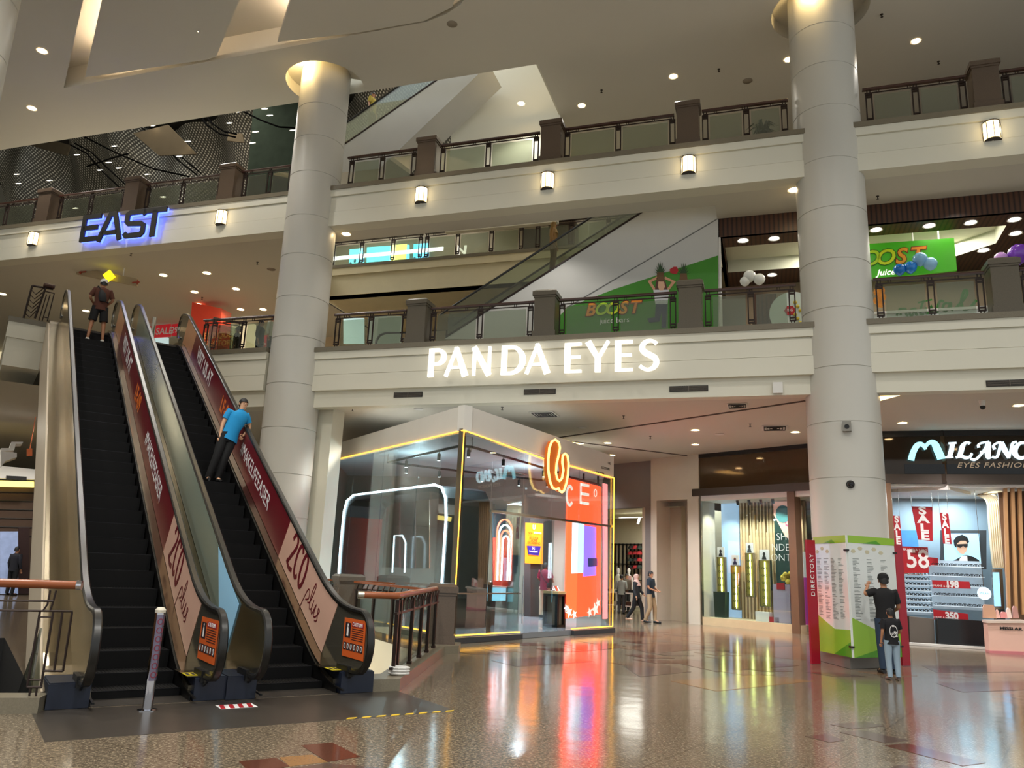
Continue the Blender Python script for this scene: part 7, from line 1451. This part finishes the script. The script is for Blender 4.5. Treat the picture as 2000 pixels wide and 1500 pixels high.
MP = stand(1062, 1206, .14, 150)
person(MP, 1.72, 'person in maroon shirt and khaki trousers with shoulder bag inside the shop entrance', dict(elL=(.25, -.03, 1.16), elR=(-.25, -.03, 1.16), wrL=(.14, -.26, 1.1), wrR=(-.14, -.26, 1.1), hed=(0, -.04, 1.55), anR=(-.04, .12, .08), toR=(-.05, -.04, .035)), 'brown', '#6a1832', 't_shirt', .8, '#b3a48c', False, '#15151a')
b_ = MB(); b_.tube([(.13, .08, 1.46), (.12, -.09, 1.44), (-.0, -.14, 1.2), (-.17, -.03, 1.02), (-.1, .13, 1.1), (.06, .135, 1.3), (.13, .08, 1.46)], .014, 6); b_.loft([((-.17, .06, .92), .05, .09), ((-.18, .06, 1.0), .055, .1), ((-.17, .05, 1.08), .04, .08)], 10); tag(b_.build('shoulder_bag', MATS['bag_black'], None, MP, True), 'small black shoulder bag worn by the person in maroon', 'bag')
person(stand(1043, 1200, .14, 110), 1.6, 'person in black clothes and headscarf inside the shop by the orange poster', {}, 'light', '#111114', 'long_top', 1.9, '#0d0d10', hijab='#15151a', skirt=True)
person(stand(1243, 1215, 0, 62), 1.6, 'person in pink headscarf and dark clothes walking before the clothing shop', dict(knL=(.1, -.17, .5), anL=(.1, -.2, .09), toL=(.1, -.35, .06), knR=(-.08, .08, .5), anR=(-.08, .33, .14), toR=(-.08, .22, .05), wrL=(.16, -.22, .98), elL=(.2, -.06, 1.12)), 'light', '#1d2226', 'long_top', 1.9, '#0c0d10', shoes='#b89a80', hijab='#b99a90', skirt=True)
person(stand(1271, 1217, 0, 55), 1.72, 'person in dark polo shirt and khaki trousers walking before the pier', dict(elL=(.24, -.02, 1.14), elR=(-.24, -.02, 1.14), wrL=(.1, -.22, 1.06), wrR=(-.1, -.22, 1.05), knL=(.1, -.1, .5), anL=(.11, -.1, .08), toL=(.12, -.26, .04), anR=(-.1, .16, .09), toR=(-.1, .01, .035)), 'tan', '#14202c', 'polo_shirt', .7, '#9c8464', collar=True)
person(stand(1737, 1316, 0, 172), 1.78, 'person in black T-shirt pointing at the directory boards', dict(elR=(-.3, -.06, 1.3), elL=(.3, -.1, 1.42), wrL=(.2, -.18, 1.62), elL_=(0, 0, 0)) | dict(elL=(.32, -.04, 1.33), wrL=(.22, -.2, 1.47), wrR=(-.2, -.2, 1.05), elR=(-.24, -.02, 1.13)), 'tan', '#0b0b0e', 't_shirt', .75, '#24364c', shoes='#1a1a1c', cap='#0c0c0e')
KM = stand(1747, 1329, 0, 178)
kd = person(KM, 1.2, 'child in black printed T-shirt and pale jeans standing behind the adult', dict(hed=(0, -.01, 1.55), elR=(-.24, -.02, 1.14), wrR=(-.16, -.2, 1.05)), 'tan', '#0a0a10', 't_shirt', .75, '#8fa3b3', shoes='#5a5048')
b_ = MB(); random.seed(9)
for k in range(12): x, z = random.uniform(-.08, .08), random.uniform(1.02, 1.28); b_.ribbon([(x - .03, z), (x, z + random.uniform(-.03, .03)), (x + .03, z)], .012, .003, 0, T(0, .132, 0) @ RZ(180))
b_.ribbon(arcp(0, 1.15, .09, .14, 0, 360, 12)[:-1], .012, .003, 0, T(0, .132, 0) @ RZ(180), True, True); tag(b_.build('shirt_print', WHT, kd), kind='stuff')
# riders and shoppers further off
x, z = on(FF, 2.6, 1079, 530); person(FF @ T(x, 2.6, z) @ RZ(90), 1.6, 'person in tan dress riding the escalator behind the lower gallery', {}, 'tan', '#8c6a3a', 'long_top', 1.8, '#6b5030', hijab='#8a7040', skirt=True)
x, z = on(FF, 2.6, 722, 262); person(FF @ T(x, 2.6, z) @ RZ(90), 1.6, 'person in yellow shirt riding the upper escalator', {}, 'tan', '#a08c2e', 't_shirt', .8, '#5a4a2c', hair='#120c0a')
person(FF @ T(-15.9, 1.3, 7.4) @ RZ(80), 1.65, 'person in white shirt behind the railing left of the middle column', {}, 'tan', '#cfcdbd', 'shirt', 1.6, '#2a2a2c')
person(FF @ T(-16.5, 1.5, 7.4) @ RZ(100), 1.58, 'person in dark clothes beside the person in white shirt', {}, 'tan', '#17181b', 'shirt', 1.6, '#111114', hair_len=.1)
person(FF @ T(-17.9, 2.2, 7.4) @ RZ(-60), 1.65, 'person in black behind the right escalator head', {}, 'brown', '#0e0f12', 'shirt', 1.6, '#111114')
def ground_person(px, py, *a, **k): return person(stand(px, py, 0, k.pop('th')), *a, **k)
ground_person(18, 1163, 1.68, 'person in navy jacket seen from behind at the far left shop', {}, 'tan', '#11131f', 'jacket', 1.9, '#0d0e14', th=170)
ground_person(53, 1160, 1.62, 'person in dark top with pale headscarf at the far left shop', {}, 'tan', '#12131a', 'jacket', 1.9, '#14151c', hijab='#b59a6a', th=80)
p = GF @ Vector((gx(1214, 1150, 1.6), 1.6, 0)); person(T(*p) @ RZ(160), 1.55, 'person in grey shirt browsing at the clothing shop table', dict(wrL=(.15, -.25, 1.0), wrR=(-.15, -.25, 1.0)), 'light', '#8d9590', 'shirt', 1.6, '#3a3a3c')
p = GF @ Vector((gx(1224, 1150, 2.9), 2.9, 0)); person(T(*p) @ RZ(30), 1.6, 'person in brown jacket behind the table of the clothing shop', {}, 'light', '#4a4034', 'jacket', 1.9, '#1c1c20')
